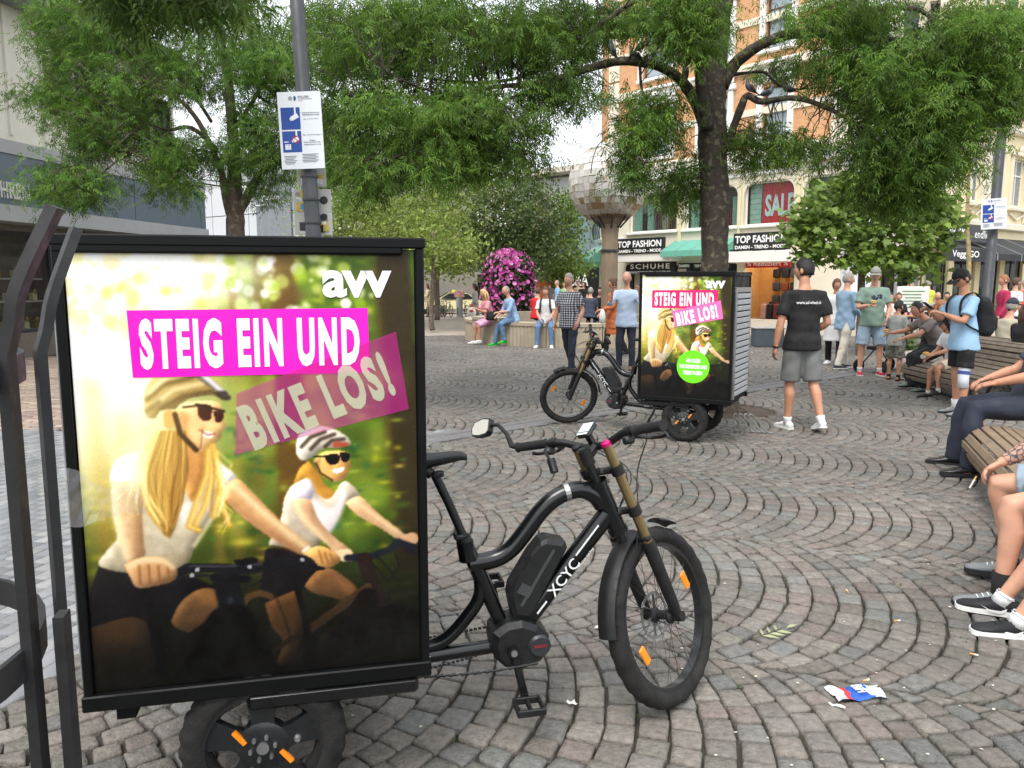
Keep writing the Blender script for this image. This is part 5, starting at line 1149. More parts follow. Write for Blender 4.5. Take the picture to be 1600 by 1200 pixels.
def make_trike():
    root = thing('billboard_trike', 'near', 'cargo trike')
    # steering assembly, turned left about the head axis
    tilt = R(24); ax = Vector((-math.sin(tilt), 0, math.cos(tilt))); hp = Vector((-.19, 0, .74)); ST = R(38)
    S = Matrix.Translation(hp) @ Matrix.Rotation(ST, 4, ax) @ Matrix.Translation(-hp)
    def sp(mb): mb.v = [tuple(S @ Vector(v)) for v in mb.v]; return mb
    hub = Vector((.035, 0, .341)); RW, RT = .337, .036
    # wheel (its own frame, children keep it)
    wl = thing('front_wheel', None, None); wl.parent = root; M = S @ Matrix.Translation(hub); wl.matrix_local = M
    mb = MB(); tyre(mb, RW, RT, 110, 14, .0022); mb.build('tyre', m_rub, wl, smooth=50)
    mb = MB(); ring(mb, RW-.058, .036, .018, 64); mb.build('rim', mat('black_rim', srgb(28, 29, 30), .35, coat=.3), wl, smooth=40)
    mb = MB()
    for i in range(36):
        a = 2*math.pi*i/36; s = 1 if i % 2 else -1; b_ = a+(.55 if (i//2) % 2 else -.55)
        mb.tube([(.028*math.cos(b_), s*.03, .028*math.sin(b_)), ((RW-.07)*math.cos(a), s*.004, (RW-.07)*math.sin(a))], .0013, 4, cap=False)
    mb.build('spokes', m_steel, wl, kind='stuff')
    mb = MB(); mb.lathe([(.0, -.055), (.012, -.055), (.03, -.04), (.03, -.03), (.016, -.02), (.016, .02), (.03, .03), (.03, .04), (.012, .055), (0, .055)], 16, axis='Y'); mb.build('hub', m_plas, wl, smooth=40)
    mb = MB(); n = 40
    for r0, r1, y in ((.078, .09, .036),): mb.lathe([(r0, y), (r1, y), (r1, y+.003), (r0, y+.003), (r0, y)], n, axis='Y')
    for i in range(6): a = i*math.pi/3; mb.bar((.02*math.cos(a), .0375, .02*math.sin(a)), (.08*math.cos(a+.4), .0375, .08*math.sin(a+.4)), .01, .003)
    mb.build('brake_disc', m_alu, wl)
    for a in (R(212), R(30)):
        mb = MB(); c = Vector((.2*math.cos(a), -.012, .2*math.sin(a))); mb.box(c, (.035, .012, .075), m=0, bev=.012, M=Matrix.Rotation(-a, 3, 'Y') @ Matrix.Rotation(R(0), 3, 'Y')); mb.build('reflector', m_orange, wl)
    # fork
    fk = thing('fork', None, None); fk.parent = root
    for s in (-1, 1):
        y = s*.068; top = hp+ax*.30+Vector((.055, y, 0)); mid = hp-ax*.10+Vector((.055, y, 0)); bot = hub+Vector((0, y, 0)); j = mid+(bot-mid)*.12
        mb = MB(); mb.tube([top, mid, j], .0185, 14); sp(mb).build('stanchion', m_gold, fk, smooth=40)
        mb = MB(); d = bot-mid; mb.tube([mid+d*.02, mid+d*.1, mid+d*.5, mid+d*.86, bot+d*.04], [.024, .026, .024, .022, .016], 14); mb.tube([bot+Vector((0, -.022, 0)), bot+Vector((0, .022, 0))], .02, 10); sp(mb).build('slider', m_plas, fk, smooth=40)
        mb = MB(); mb.tube([top, top+ax*.012, top+ax*.018], [.021, .02, .012], 12); sp(mb).build('fork_cap', mat('magenta_anodised', srgb(200, 30, 110), .3, metal=.5) if s < 0 else m_plas, fk, smooth=40)
    for h in (.20, .03):
        mb = MB(); c = hp+ax*h; mb.bar(c+Vector((.052, -.085, 0)), c+Vector((.052, .085, 0)), .034, .026, bev=.008); mb.bar(c, c+Vector((.06, 0, 0)), .08, .026, bev=.008)
        for s in (-1, 1): mb.tube([c+Vector((.055, s*.068, 0))-ax*.018, c+Vector((.055, s*.068, 0))+ax*.018], .0255, 14)
        sp(mb).build('fork_crown', m_plas, fk, smooth=30)
    mb = MB(); c = hp-ax*.09; mb.bar(c+Vector((.05, -.09, 0)), c+Vector((.05, .09, 0)), .03, .03, bev=.01); mb.tube([hp-ax*.09, hp+ax*.3], .017, 10); sp(mb).build('steerer', m_plas, fk, smooth=30)
    # mudguard behind the front wheel, and a short one in front
    for a0, a1, wdt in ((R(110), R(180), .037), (R(62), R(84), .036)):
        mb = MB(); V = []; F = []; n = 14
        for i in range(n+1):
            a = a0+(a1-a0)*i/n; r_ = RW+.03
            for k in range(5):
                b_ = (k-2)/2; rr = r_-.012*b_*b_; V.append(tuple(S @ (hub+Vector((rr*math.cos(a), wdt*b_, rr*math.sin(a))))))
        for i in range(n):
            for k in range(4): F.append((i*5+k, i*5+k+1, i*5+5+k+1, i*5+5+k))
        o_ = [tuple(Vector(v)+(Vector(v)-S @ hub).normalized()*.004) for v in V]; mb.add(V, F); mb.add(o_, F)
        mb.build('mudguard', m_plas, root, smooth=40)
    # handlebar with its fittings
    hb = thing('handlebar', None, None); hb.parent = root
    c = hp+ax*.265; cl = c+Vector((.055, 0, .035))
    mb = MB(); mb.bar(c, cl, .045, .04, bev=.012); mb.tube([c-ax*.03, c+ax*.03], .024, 12); sp(mb).build('stem', m_plas, hb, smooth=30)
    bar = [cl+Vector((0, 0, 0)), cl+Vector((0, .05, 0)), cl+Vector((-.005, .11, .02)), cl+Vector((-.02, .17, .034)), cl+Vector((-.05, .33, .036))]
    full = [Vector((p.x, -p.y+2*0, p.z)) for p in bar[:0:-1]]+bar
    mb = MB(); mb.tube([tuple(p) for p in smooth_path([tuple(p) for p in full], 4)], .0145, 12); sp(mb).build('bar', m_plas, hb, smooth=40)
    for s in (-1, 1):
        f = lambda p: Vector((p.x, s*p.y, p.z))
        g0 = f(bar[3]+(bar[4]-bar[3])*.2); g1 = f(bar[4]+(bar[4]-bar[3])*.04); d = g1-g0
        mb = MB(); mb.tube([g0, g0+d*.03, g0+d*.06, g0+d*.94, g0+d*.97, g1], [.016, .021, .0175, .0175, .021, .019], 14); sp(mb).build('grip', mat('grip_rubber', srgb(24, 24, 25), .75, bump=.5, bscale=300), hb, smooth=40)
        b0 = f(bar[3]); mb = MB(); mb.tube([b0-d*.05, b0+d*.12], .02, 10); mb.bar(b0, b0+Vector((.05, 0, -.02)), .03, .022, bev=.006); p0 = b0+Vector((.05, 0, -.02)); mb.tube([p0, p0+Vector((.022, s*.05, -.012)), g0+d*.62+Vector((.05, 0, -.035)), g0+d*.8+Vector((.055, 0, -.03))], [.008, .007, .0065, .008], 7)
        mb.box(b0+Vector((-.02, s*.012, -.03)), (.05, .03, .03), bev=.008); sp(mb).build('brake_lever', m_plas, hb, smooth=40)
    # mirror on the left end
    e = Vector((bar[4].x, bar[4].y, bar[4].z)); mb = MB(); mb.tube([e, e+Vector((-.005, .03, .01)), e+Vector((-.01, .045, .06)), e+Vector((-.02, .075, .1)), e+Vector((-.03, .12, .105))], [.013, .012, .009, .008, .008], 8)
    mc = e+Vector((-.035, .16, .10)); Mm = Matrix.Rotation(R(-8), 3, 'Z') @ Matrix.Rotation(R(26), 3, 'Y')
    op = [(-.062, -.02), (-.05, -.034), (.0, -.038), (.05, -.03), (.066, .0), (.055, .03), (.0, .042), (-.05, .034)]
    mb.prism(op, mc, Mm @ Vector((0, 1, 0)), Mm @ Vector((0, 0, 1)), Mm @ Vector((.022, 0, 0))); mr = sp(mb).build('mirror', m_plas, hb, smooth=30)
    mb = MB(); mb.prism([(x*.88, y*.86) for x, y in op], mc-Mm @ Vector((.002, 0, 0)), Mm @ Vector((0, 1, 0)), Mm @ Vector((0, 0, 1)), Mm @ Vector((.0015, 0, 0))); sp(mb).build('mirror_glass', mat('mirror', (.85, .87, .88), .03, metal=1, var=0), hb)
    mb = MB(); dc = cl+Vector((-.03, -.0, .06)); Md = Matrix.Rotation(R(-38), 3, 'Y'); mb.box(dc, (.075, .06, .022), M=Md, bev=.008); mb.bar(dc-Vector((0, 0, .01)), cl, .02, .02); sp(mb).build('display', m_plas, hb, smooth=30)
    mb = MB(); mb.box(dc+Md @ Vector((.004, 0, .0118)), (.05, .048, .001), M=Md); sp(mb).build('screen', mat('grey_lcd_screen', srgb(186, 206, 208), .1, var=.2, scale=60, coat=.6), hb)
    mb = MB(); mb.box(dc+Md @ Vector((-.031, 0, .0116)), (.01, .046, .001), M=Md); sp(mb).build('display_strip', m_decal, hb)
    mb = MB()
    for s, k in ((1, 0), (-1, .02), (1, .03)):
        b0 = Vector((bar[3].x+.03, s*bar[3].y, bar[3].z-.02)); mb.tube([tuple(p) for p in smooth_path([b0, b0+Vector((.10+k, -s*.02, -.0)), hp+Vector((.15+k, s*.02, .16)), hp+Vector((.09, s*.05, .0)), hp+Vector((.06, s*.04, -.12))], 5)], .0026, 5, cap=False)
    sp(mb).build('cable', m_plas, hb, smooth=True)
    mb = MB(); e2 = Vector((bar[3].x, bar[3].y+.03, bar[3].z)); mb.tube([e2, e2+Vector((-.05, -.02, -.03)), e2+Vector((-.07, -.06, -.07))], .006, 6); mb.tube([e2+Vector((-.07, -.06, -.06)), e2+Vector((-.075, -.075, -.11))], .016, 10); sp(mb).build('bell', m_plas, hb, smooth=40)
    # main frame
    tt = [(-.235, 0, .80), (-.262, 0, .835), (-.31, 0, .86), (-.36, 0, .858), (-.42, 0, .832), (-.473, 0, .785), (-.526, 0, .717), (-.58, 0, .656), (-.64, 0, .625), (-.73, 0, .615)]
    mb = MB(); P = smooth_path(tt, 4); mb.tube([tuple(p) for p in P], .032, 16, ry=.030); mb.tube([hp-ax*.05, hp+ax*.16], .034, 16); mb.tube([hp-ax*.05, hp-ax*.035], .038, 16); mb.tube([hp+ax*.15, hp+ax*.165], .038, 16)
    mb.tube([(-.215, 0, .765), (-.5, 0, .41), (-.53, 0, .372)], [.036, .036, .034], 16, ry=[.03, .03, .03]); mb.tube([(-.752, 0, .715), (-.70, 0, .59), (-.605, 0, .36)], [.024, .028, .026], 14)
    mb.tube([(-.745, 0, .70), (-.735, 0, .63)], .031, 14)
    for y in (.0,):
        mb.tube([tuple(p) for p in smooth_path([(-.706, y, .61), (-.69, y, .54), (-.698, y, .48), (-.738, y, .42), (-.812, y, .345), (-.90, y, .32), (-1.1, y, .32), (-1.5, y, .34)], 4)], .024, 14)
    mb.tube([(-.60, .0, .30), (-.9, 0, .285), (-1.25, 0, .27), (-1.45, 0, .25)], .026, 12, ry=.026)
    fr = mb.build('frame', m_frame, root, smooth=50)
    mb = MB(); mb.tube([(-.362, 0, .8575), (-.38, 0, .8535)], .0335, 16, ry=.0315, cap=False); mb.build('reflective_band', m_alu, fr)
    # lettering on the down tube, both sides
    dd = Vector((-.215+.5, 0, .765-.41)).normalized(); up = Vector((-dd.z, 0, dd.x))
    for s in (-1, 1):
        mb = MB(); x = dd*(1 if s < 0 else -1); y_ = up*(1 if s < 0 else -1); y_ = Vector((-x.z, 0, x.x)) if s < 0 else Vector((x.z, 0, -x.x))
        o_ = Vector((-.39, s*.033, .548)); put_text(mb, 'XCYC', o_, x, y_, .155, .042, 0, .01, depth=.002)
        put_text(mb, 'excites cycling', Vector((-.315, s*.0335, .625))-up*.012, x, y_, .085, .012, 0, 0, depth=.002)
        for a0, a1 in ((Vector((-.455, s*.0345, .466))-up*.003, Vector((-.49, s*.0345, .422))-up*.003), (Vector((-.335, s*.0345, .62))+up*.012, Vector((-.25, s*.034, .727))+up*.012)): mb.bar(a0, a1, .002, .006, up=up)
        mb.build('frame_lettering', m_decal, fr)
        mb = MB(); put_text(mb, 'XCYC', (-.905, s*.0275, .29), (-1*s, 0, 0) if s > 0 else (1, 0, 0), (0, 0, 1), .06, .018, 0, .01, depth=.002); mb.build('frame_lettering', m_decal, fr)
    mb = MB(); op = [(-.592, .49), (-.585, .53), (-.515, .645), (-.475, .692), (-.45, .70), (-.385, .684), (-.378, .66), (-.52, .395), (-.575, .405)]
    op = [(x-.0, z) for x, z in op]; n_ = len(op); cxx = sum(p[0] for p in op)/n_; czz = sum(p[1] for p in op)/n_
    V = []; 
    for y, f in ((-.046, .86), (-.036, 1), (.036, 1), (.046, .86)): V += [(cxx+(x-cxx)*f, y, czz+(z-czz)*f) for x, z in op]
    F = [tuple(range(n_))[::-1], tuple(range(3*n_, 4*n_))]+[(r*n_+i, r*n_+(i+1) % n_, (r+1)*n_+(i+1) % n_, (r+1)*n_+i) for r in range(3) for i in range(n_)]
    mb.add(V, F); bt = mb.build('battery', m_plas, root)
    mb = MB(); mb.bar((-.55, -.0475, .46), (-.43, -.0475, .66), .002, .012); mb.bar((-.545, -.047, .50), (-.525, -.047, .535), .004, .05); mb.build('battery_trim', mat('grey_plastic', srgb(60, 62, 64), .4), bt)
    # motor, crank, pedals
    mb = MB(); mo = [(-.66, .33), (-.655, .375), (-.61, .405), (-.55, .41), (-.49, .385), (-.45, .345), (-.45, .29), (-.48, .25), (-.54, .23), (-.61, .24), (-.65, .28)]
    n_ = len(mo); V = []
    for y, f in ((-.075, .8), (-.055, 1), (.055, 1), (.075, .8)): V += [(-.56+(x+.56)*f, y, .315+(z-.315)*f) for x, z in mo]
    F = [tuple(range(n_))[::-1], tuple(range(3*n_, 4*n_))]+[(r*n_+i, r*n_+(i+1) % n_, (r+1)*n_+(i+1) % n_, (r+1)*n_+i) for r in range(3) for i in range(n_)]
    mb.add(V, F); mt = mb.build('motor', m_plas, root)
    for s in (-1, 1):
        mb = MB(); mb.lathe([(0, s*.086), (.034, s*.086), (.042, s*.078), (.042, s*.07)], 22, c=(-.49, 0, .318), axis='Y'); mb.build('motor_cap', mat('dark_grey_plastic', srgb(44, 45, 48), .4), mt, smooth=40)
        mb = MB(); put_text(mb, 'BOSCH', (-.488, s*.088, .322), (1 if s < 0 else -1, 0, 0), (0, 0, 1), .045, .011, 0, .01, depth=.001); mb.build('motor_lettering', mat('red_decal', srgb(170, 40, 44), .5), mt)
    cr = thing('crank', None, None); cr.parent = root
    for s in (-1, 1):
        a = Vector((-.588, s*.09, .312)); b_ = Vector((-.588+(.038 if s < 0 else -.038), s*.108, .312+(-.166 if s < 0 else .166)))
        mb = MB(); mb.bar(a, b_, .016, .028, up=(1, 0, 0), bev=.006); mb.tube([a-Vector((0, s*.03, 0)), a+Vector((0, s*.012, 0))], .02, 14); mb.tube([b_-Vector((0, s*.01, 0)), b_+Vector((0, s*.012, 0))], .017, 12); mb.build('crank_arm', m_frame, cr, smooth=30)
        mb = MB(); mb.tube([a+Vector((0, s*.012, 0)), a+Vector((0, s*.016, 0))], .012, 12); mb.build('crank_bolt', m_alu, cr)
        mb = MB(); pc = b_+Vector((0, s*.06, 0)); 
        for dx in (-.045, 0, .045): mb.box(pc+Vector((dx, 0, 0)), (.012, .095, .022), bev=.003)
        for dy in (-.042, .042): mb.box(pc+Vector((0, dy, 0)), (.1, .012, .026), bev=.003)
        for dx in (-.04, .04):
            for dy in (-.03, 0, .03): mb.tube([pc+Vector((dx, dy, .01)), pc+Vector((dx, dy, .017))], .003, 6)
        mb.tube([b_, pc+Vector((0, s*.05, 0))], .008, 8); mb.build('pedal', m_plas, cr)
    mb = MB(); ch = [(-.59, .35), (-.9, .33), (-1.35, .28)]; 
    for k in range(46): t = k/45; p = Vector((-.6-.75*t, .055, .352-.07*t)); mb.box(p, (.012, .006, .008), m=0)
    for k in range(46): t = k/45; p = Vector((-.6-.75*t, .055, .262-.02*t-.05*math.sin(t*3.1))); mb.box(p, (.012, .006, .008), m=0)
    mb.build('chain', m_steel, root, kind='stuff')
    # saddle
    mb = MB(); mb.tube([(-.848, 0, .945), (-.80, 0, .84), (-.748, 0, .712)], .0155, 12); mb.tube([(-.752, 0, .715), (-.742, 0, .69)], .027, 12); mb.bar((-.86, -.02, .95), (-.82, -.02, .955), .03, .02, bev=.005); mb.tube([(-.86, 0, .948), (-.88, 0, .965)], [.018, .02], 10); mb.box((-.765, 0, .72), (.04, .05, .02), bev=.006); mb.build('seat_post', m_plas, root, smooth=40)
    mb = MB(); n = 14; secs = [(-.735, .006, 1.0, .008), (-.76, .02, 1.012, .02), (-.80, .026, 1.012, .028), (-.86, .036, 1.008, .035), (-.92, .062, 1.012, .042), (-.97, .078, 1.022, .046), (-1.0, .07, 1.026, .04), (-1.012, .04, 1.024, .02)]; V = []; F = []
    for x, hw, z, th in secs:
        for j in range(n): a = 2*math.pi*j/n; V.append((x, hw*math.cos(a), z-(th if math.sin(a) < 0 else .014)*abs(math.sin(a))*(1 if math.sin(a) < 0 else -1)*(1)))
    for i in range(len(secs)-1):
        for j in range(n): F.append((i*n+j, i*n+(j+1) % n, (i+1)*n+(j+1) % n, (i+1)*n+j))
    F += [tuple(range(n)), tuple((len(secs)-1)*n+j for j in range(n))]; mb.add(V, F); mb.build('saddle', mat('saddle_leather', srgb(28, 28, 30), .42, bump=.3, bscale=26, var=.1), root, smooth=50)
    # rear: box, posters, shutter, wheels
    x0, x1 = BX0, BX0+BW; bx = thing('advertising_box', None, None); bx.parent = root
    mb = MB(); mb.box(((x0+x1-.1)/2, 0, (BZ0+BZ1)/2), (BW-.1-.02, BHW*2-.06, BZ1-BZ0-.03)); mb.build('box_body', m_box, bx)
    mb = MB(); mb.box(((x0+x1)/2-.03, 0, BZ1-.018), (BW-.06, BHW*2+.012, .036), bev=.006); mb.build('box_roof', m_box, bx)
    mb = MB()
    for s in (-1, 1):
        y = s*(BHW-.012)
        for z, hh in ((BZ0+.019, .046), (BZ1-.002, .03)): mb.box(((x0+x1)/2, y+s*.004, z), (BW+.01, .034, hh), bev=.004)
        for x in (x0+.012, x1-.012): mb.box((x, y, (BZ0+BZ1)/2), (.024, .03, BZ1-BZ0-.03), bev=.004)
        mb.box(((x0+x1)/2, s*(BHW-.022), (BZ0+BZ1)/2), (BW-.02, .012, BZ1-BZ0-.04))
    for x in (x0+.1, x1-.1): mb.box((x, 0, BZ0-.025), (.05, BHW*2-.04, .045))
    mb.build('side_frame', m_box, bx)
    pm_ = poster_mesh(BW-.056, BZ1-BZ0-.066); zc = (BZ0+BZ1)/2+.0115; xc = (x0+x1)/2
    for s in (-1, 1):
        p = obj('poster', pm_, m_print, bx); p.location = (xc, s*(BHW-.012), zc); p.rotation_euler = (0, 0, 0 if s < 0 else math.pi)
    mb = MB(); n = 17; zz0, zz1 = BZ0+.07, BZ1-.2
    for k in (-1, 1): mb.box((x0-.004, k*(BHW-.06), (zz0+zz1)/2), (.03, .03, zz1-zz0+.04), bev=.004)
    mb.box((x0-.002, 0, zz1+.03), (.03, BHW*2-.1, .05), bev=.004); mb.build('shutter_frame', m_alu, bx)
    sh = MB(); sh.box((x0-.012, 0, 0), (.014, BHW*2-.15, (zz1-zz0)/n-.012), bev=.005); s0 = None
    for k in range(n):
        z = zz0+(zz1-zz0)*(k+.5)/n
        if s0 is None: s0 = sh.build('shutter_slat', mat('grey_shutter', srgb(186, 188, 190), .45, metal=.3, var=.05), bx)
        else: o = s0.copy(); COL.objects.link(o); s1 = o; s1.parent = bx
        (s0 if k == 0 else s1).location = (0, 0, z)
    for s in (-1, 1):
        y = s*.33; wh = thing('rear_wheel', None, None); wh.parent = root; wh.location = (-1.412, y, .24); RR = .24
        mb = MB(); V0 = MB(); tyre(mb, RR, .048, 104, 16, .003, sq=1.0); mb.build('tyre', m_rub, wh, smooth=50)
        mb = MB(); ring(mb, RR-.062, .085, .016, 56); mb.lathe([(RR-.07, s*.03), (.12, s*.012), (.055, s*.03), (.0, s*.03)], 48, axis='Y') if False else None
        yo = s*.022
        for i in range(5):
            a = 2*math.pi*i/5+.3; ca, sa = math.cos(a), math.sin(a); q = [(.03, -.04), (.09, -.032), (.165, -.05), (.165, .05), (.09, .032), (.03, .04)]
            mb.prism([(u*ca-v*sa, u*sa+v*ca) for u, v in q], (0, yo-.012, 0), (1, 0, 0), (0, 0, 1), (0, .024, 0))
        mb.lathe([(0, yo+s*.02), (.055, yo+s*.02), (.075, yo+s*.012), (.078, yo-s*.02), (0, yo-s*.02)], 28, axis='Y'); mb.build('wheel_disc', mat('black_wheel_disc', srgb(26, 28, 30), .3, var=.15, scale=25, coat=.3), wh, smooth=35)
        mb = MB(); mb.lathe([(0, yo+s*.028), (.018, yo+s*.028), (.018, yo+s*.018)], 16, axis='Y')
        for i in range(6): a = i*math.pi/3+.2; mb.lathe([(0, yo+s*.034), (.005, yo+s*.034), (.0065, yo+s*.026), (.0065, yo+s*.018)], 8, c=(.036*math.cos(a), 0, .036*math.sin(a)), axis='Y')
        mb.build('wheel_nuts', m_alu, wh, kind='stuff')
        for a in (R(118), R(8), R(245)): mb = MB(); mb.lathe([(0, yo+s*.024), (.008, yo+s*.024), (.011, yo+s*.016), (.011, yo)], 12, c=(.1*math.cos(a), 0, .1*math.sin(a)), axis='Y'); mb.build('bolt', m_alu, wh, smooth=40)
        for a in (R(150), R(-28)): mb = MB(); mb.box((.075*math.cos(a), yo+s*.0165, .075*math.sin(a)), (.014, .012, .05), M=Matrix.Rotation(R(-38), 3, 'Y')); mb.build('orange_strip', m_orange, wh)
    mb = MB(); mb.tube([(-1.412, -.32, .24), (-1.412, .32, .24)], .02, 10); mb.bar((-1.45, -.2, .36), (-1.0, -.2, .36), .04, .05); mb.bar((-1.45, .2, .36), (-1.0, .2, .36), .04, .05); mb.bar((-1.0, -.25, .36), (-1.0, .25, .36), .04, .05)
    for s in (-1, 1): mb.tube([(-1.412, s*.24, .24), (-1.42, s*.2, .39)], .02, 8); mb.box((-1.2, s*.33, .385), (.5, .1, .05), bev=.01)
    mb.build('rear_chassis', m_frame, root, smooth=35)
    mb = MB(); 
    for k in range(30): t = k/29; p = Vector((-1.15+.6*t, -.30+.1*t, .385-.1*math.sin(t*1.4)+.03*t)); mb.tube([p, p+Vector((.022, .003, .002))], .005 if k % 2 else .0035, 5)
    mb.build('lock_cable', m_plas, root, kind='stuff')
    return root, bx
trike, box = make_trike()
tag(trike, 'large billboard trike in the foreground, see-through pink strip on its forest cyclist poster', 'cargo trike', 'billboard trikes')
trike2 = copy_tree(trike); retag(trike2, 'second billboard trike further back, poster with a round green badge and a roller shutter')
trike.location = (.56, 2.788, 0); trike.rotation_euler = (0, 0, .219)
trike2.location = (.687, 8.723, 0); trike2.rotation_euler = (0, 0, 2.641)
_back = poster_mesh(BW-.056, BZ1-BZ0-.066, 4); _back.materials.append(m_print)
for _t, _s in ((trike, 1), (trike2, -1)):
    for _b in _t.children:
        for _c in _b.children:
            if _c.name.startswith('poster') and _c.location.y*_s > 0: _c.data = _back
box2 = [c for c in trike2.children if c.name.startswith('advertising_box')][0]
mb = MB(); mb.tube([tuple(p) for p in smooth_path([(-1.02, .2, .40), (-1.05, .22, .28), (-.99, .22, .16), (-1.04, .22, .10)], 4)], .014, 8); mb.build('parking_hook', m_frame, trike2, smooth=35)
pwid, phei = BW-.056, BZ1-BZ0-.066
def on_poster(s, u, v, lay): # poster fraction (u right, v down) -> local point, on side s
    xc = BX0+BW/2; zc = (BZ0+BZ1)/2+.0115; dx = (u-.5)*pwid
    return Vector((xc+(dx if s < 0 else -dx), s*(BHW-.012+.0016*lay), zc+(.5-v)*phei))
def prints(bx, s, near):
    X = Vector((1 if s < 0 else -1, 0, 0)); Z = Vector((0, 0, 1))
    mg = mat('magenta_print', srgb(246, 0, 190), .4, var=0) if near else mat('crimson_print', srgb(232, 18, 104), .4, var=0)
    mw = mat('white_print', srgb(250, 250, 250), .4, var=0)
    def quad(name, P, m, lay): mb = MB(); mb.add([on_poster(s, u, v, lay) for u, v in P], [(0, 1, 2, 3)]); return mb.build(name, m, bx)
    st = quad('headline_strip', [(.157, .134), (.854, .132), (.857, .282), (.163, .281)] if near else [(.117, .123), (.856, .119), (.856, .27), (.117, .268)], mg, 1)
    mb = MB(); put_text(mb, 'STEIG EIN UND', on_poster(s, .507, .208, 2) if near else on_poster(s, .48, .196, 2), X, Z, .64*pwid if near else .665*pwid, .112*phei, 0, .052, 1.26, 0); mb.build('headline', mw, bx)
    if near:
        P = [(.452, .322), (.94, .187), (.977, .371), (.44, .463)]
        quad('second_strip', P, mat('sheer_pink_print', srgb(214, 30, 150), .4, var=0, alpha=.36), 1.5)
        ms = mat('sheer_white_print', srgb(226, 240, 200), .4, var=.06, scale=14, alpha=.46)
    else:
        P = [(.35, .292), (.885, .202), (.918, .347), (.393, .422)]; quad('second_strip', P, mat('pink_print', srgb(244, 108, 176), .4, var=0), 2.4); ms = mw
    a = math.atan2((P[0][1]-P[1][1])*phei, (P[1][0]-P[0][0])*pwid); Xr = X*math.cos(a)+Z*math.sin(a); Zr = Z*math.cos(a)-X*math.sin(a)
    cu = sum(p[0] for p in P)/4; cv = sum(p[1] for p in P)/4
    mb = MB(); put_text(mb, 'BIKE LOS!', on_poster(s, cu-.008, cv+.008, 3), Xr, Zr, (.47 if near else .46)*pwid, .112*phei, 0, .052, 1.26, 0); mb.build('headline', ms, bx)
    mb = MB(); put_text(mb, 'avv', on_poster(s, .824, .077, 2), X, Z, .212*pwid, .062*phei, 0, .035, .95, 0); mb.build('logo', mw, bx)
    if not near:
        mb = MB(); n = 40; c = on_poster(s, .605, .742, 2); r = .183*pwid
        mb.add([c]+[c+X*r*math.cos(t)+Z*r*math.sin(t) for t in np.linspace(0, 2*math.pi, n, endpoint=False)], [(0, i+1, (i+1) % n+1) for i in range(n)]); mb.build('round_badge', mat('green_badge_print', srgb(110, 232, 24), .4, var=0), bx)
        mb = MB()
        for k, (tx, w) in enumerate((('AN ALLEN', .46), ('WOCHENENDEN UND', .9), ('FEIERTAGEN', .6))): put_text(mb, tx, c+Z*(.062-.062*k)*1.0+Vector((0, s*.0016, 0)), X, Z, w*2*r*.95, .04, 0, .04, depth=0)
        mb.build('badge_lettering', mw, bx)
prints(box, -1, True); prints(box, 1, True); prints(box2, 1, False); prints(box2, -1, False)
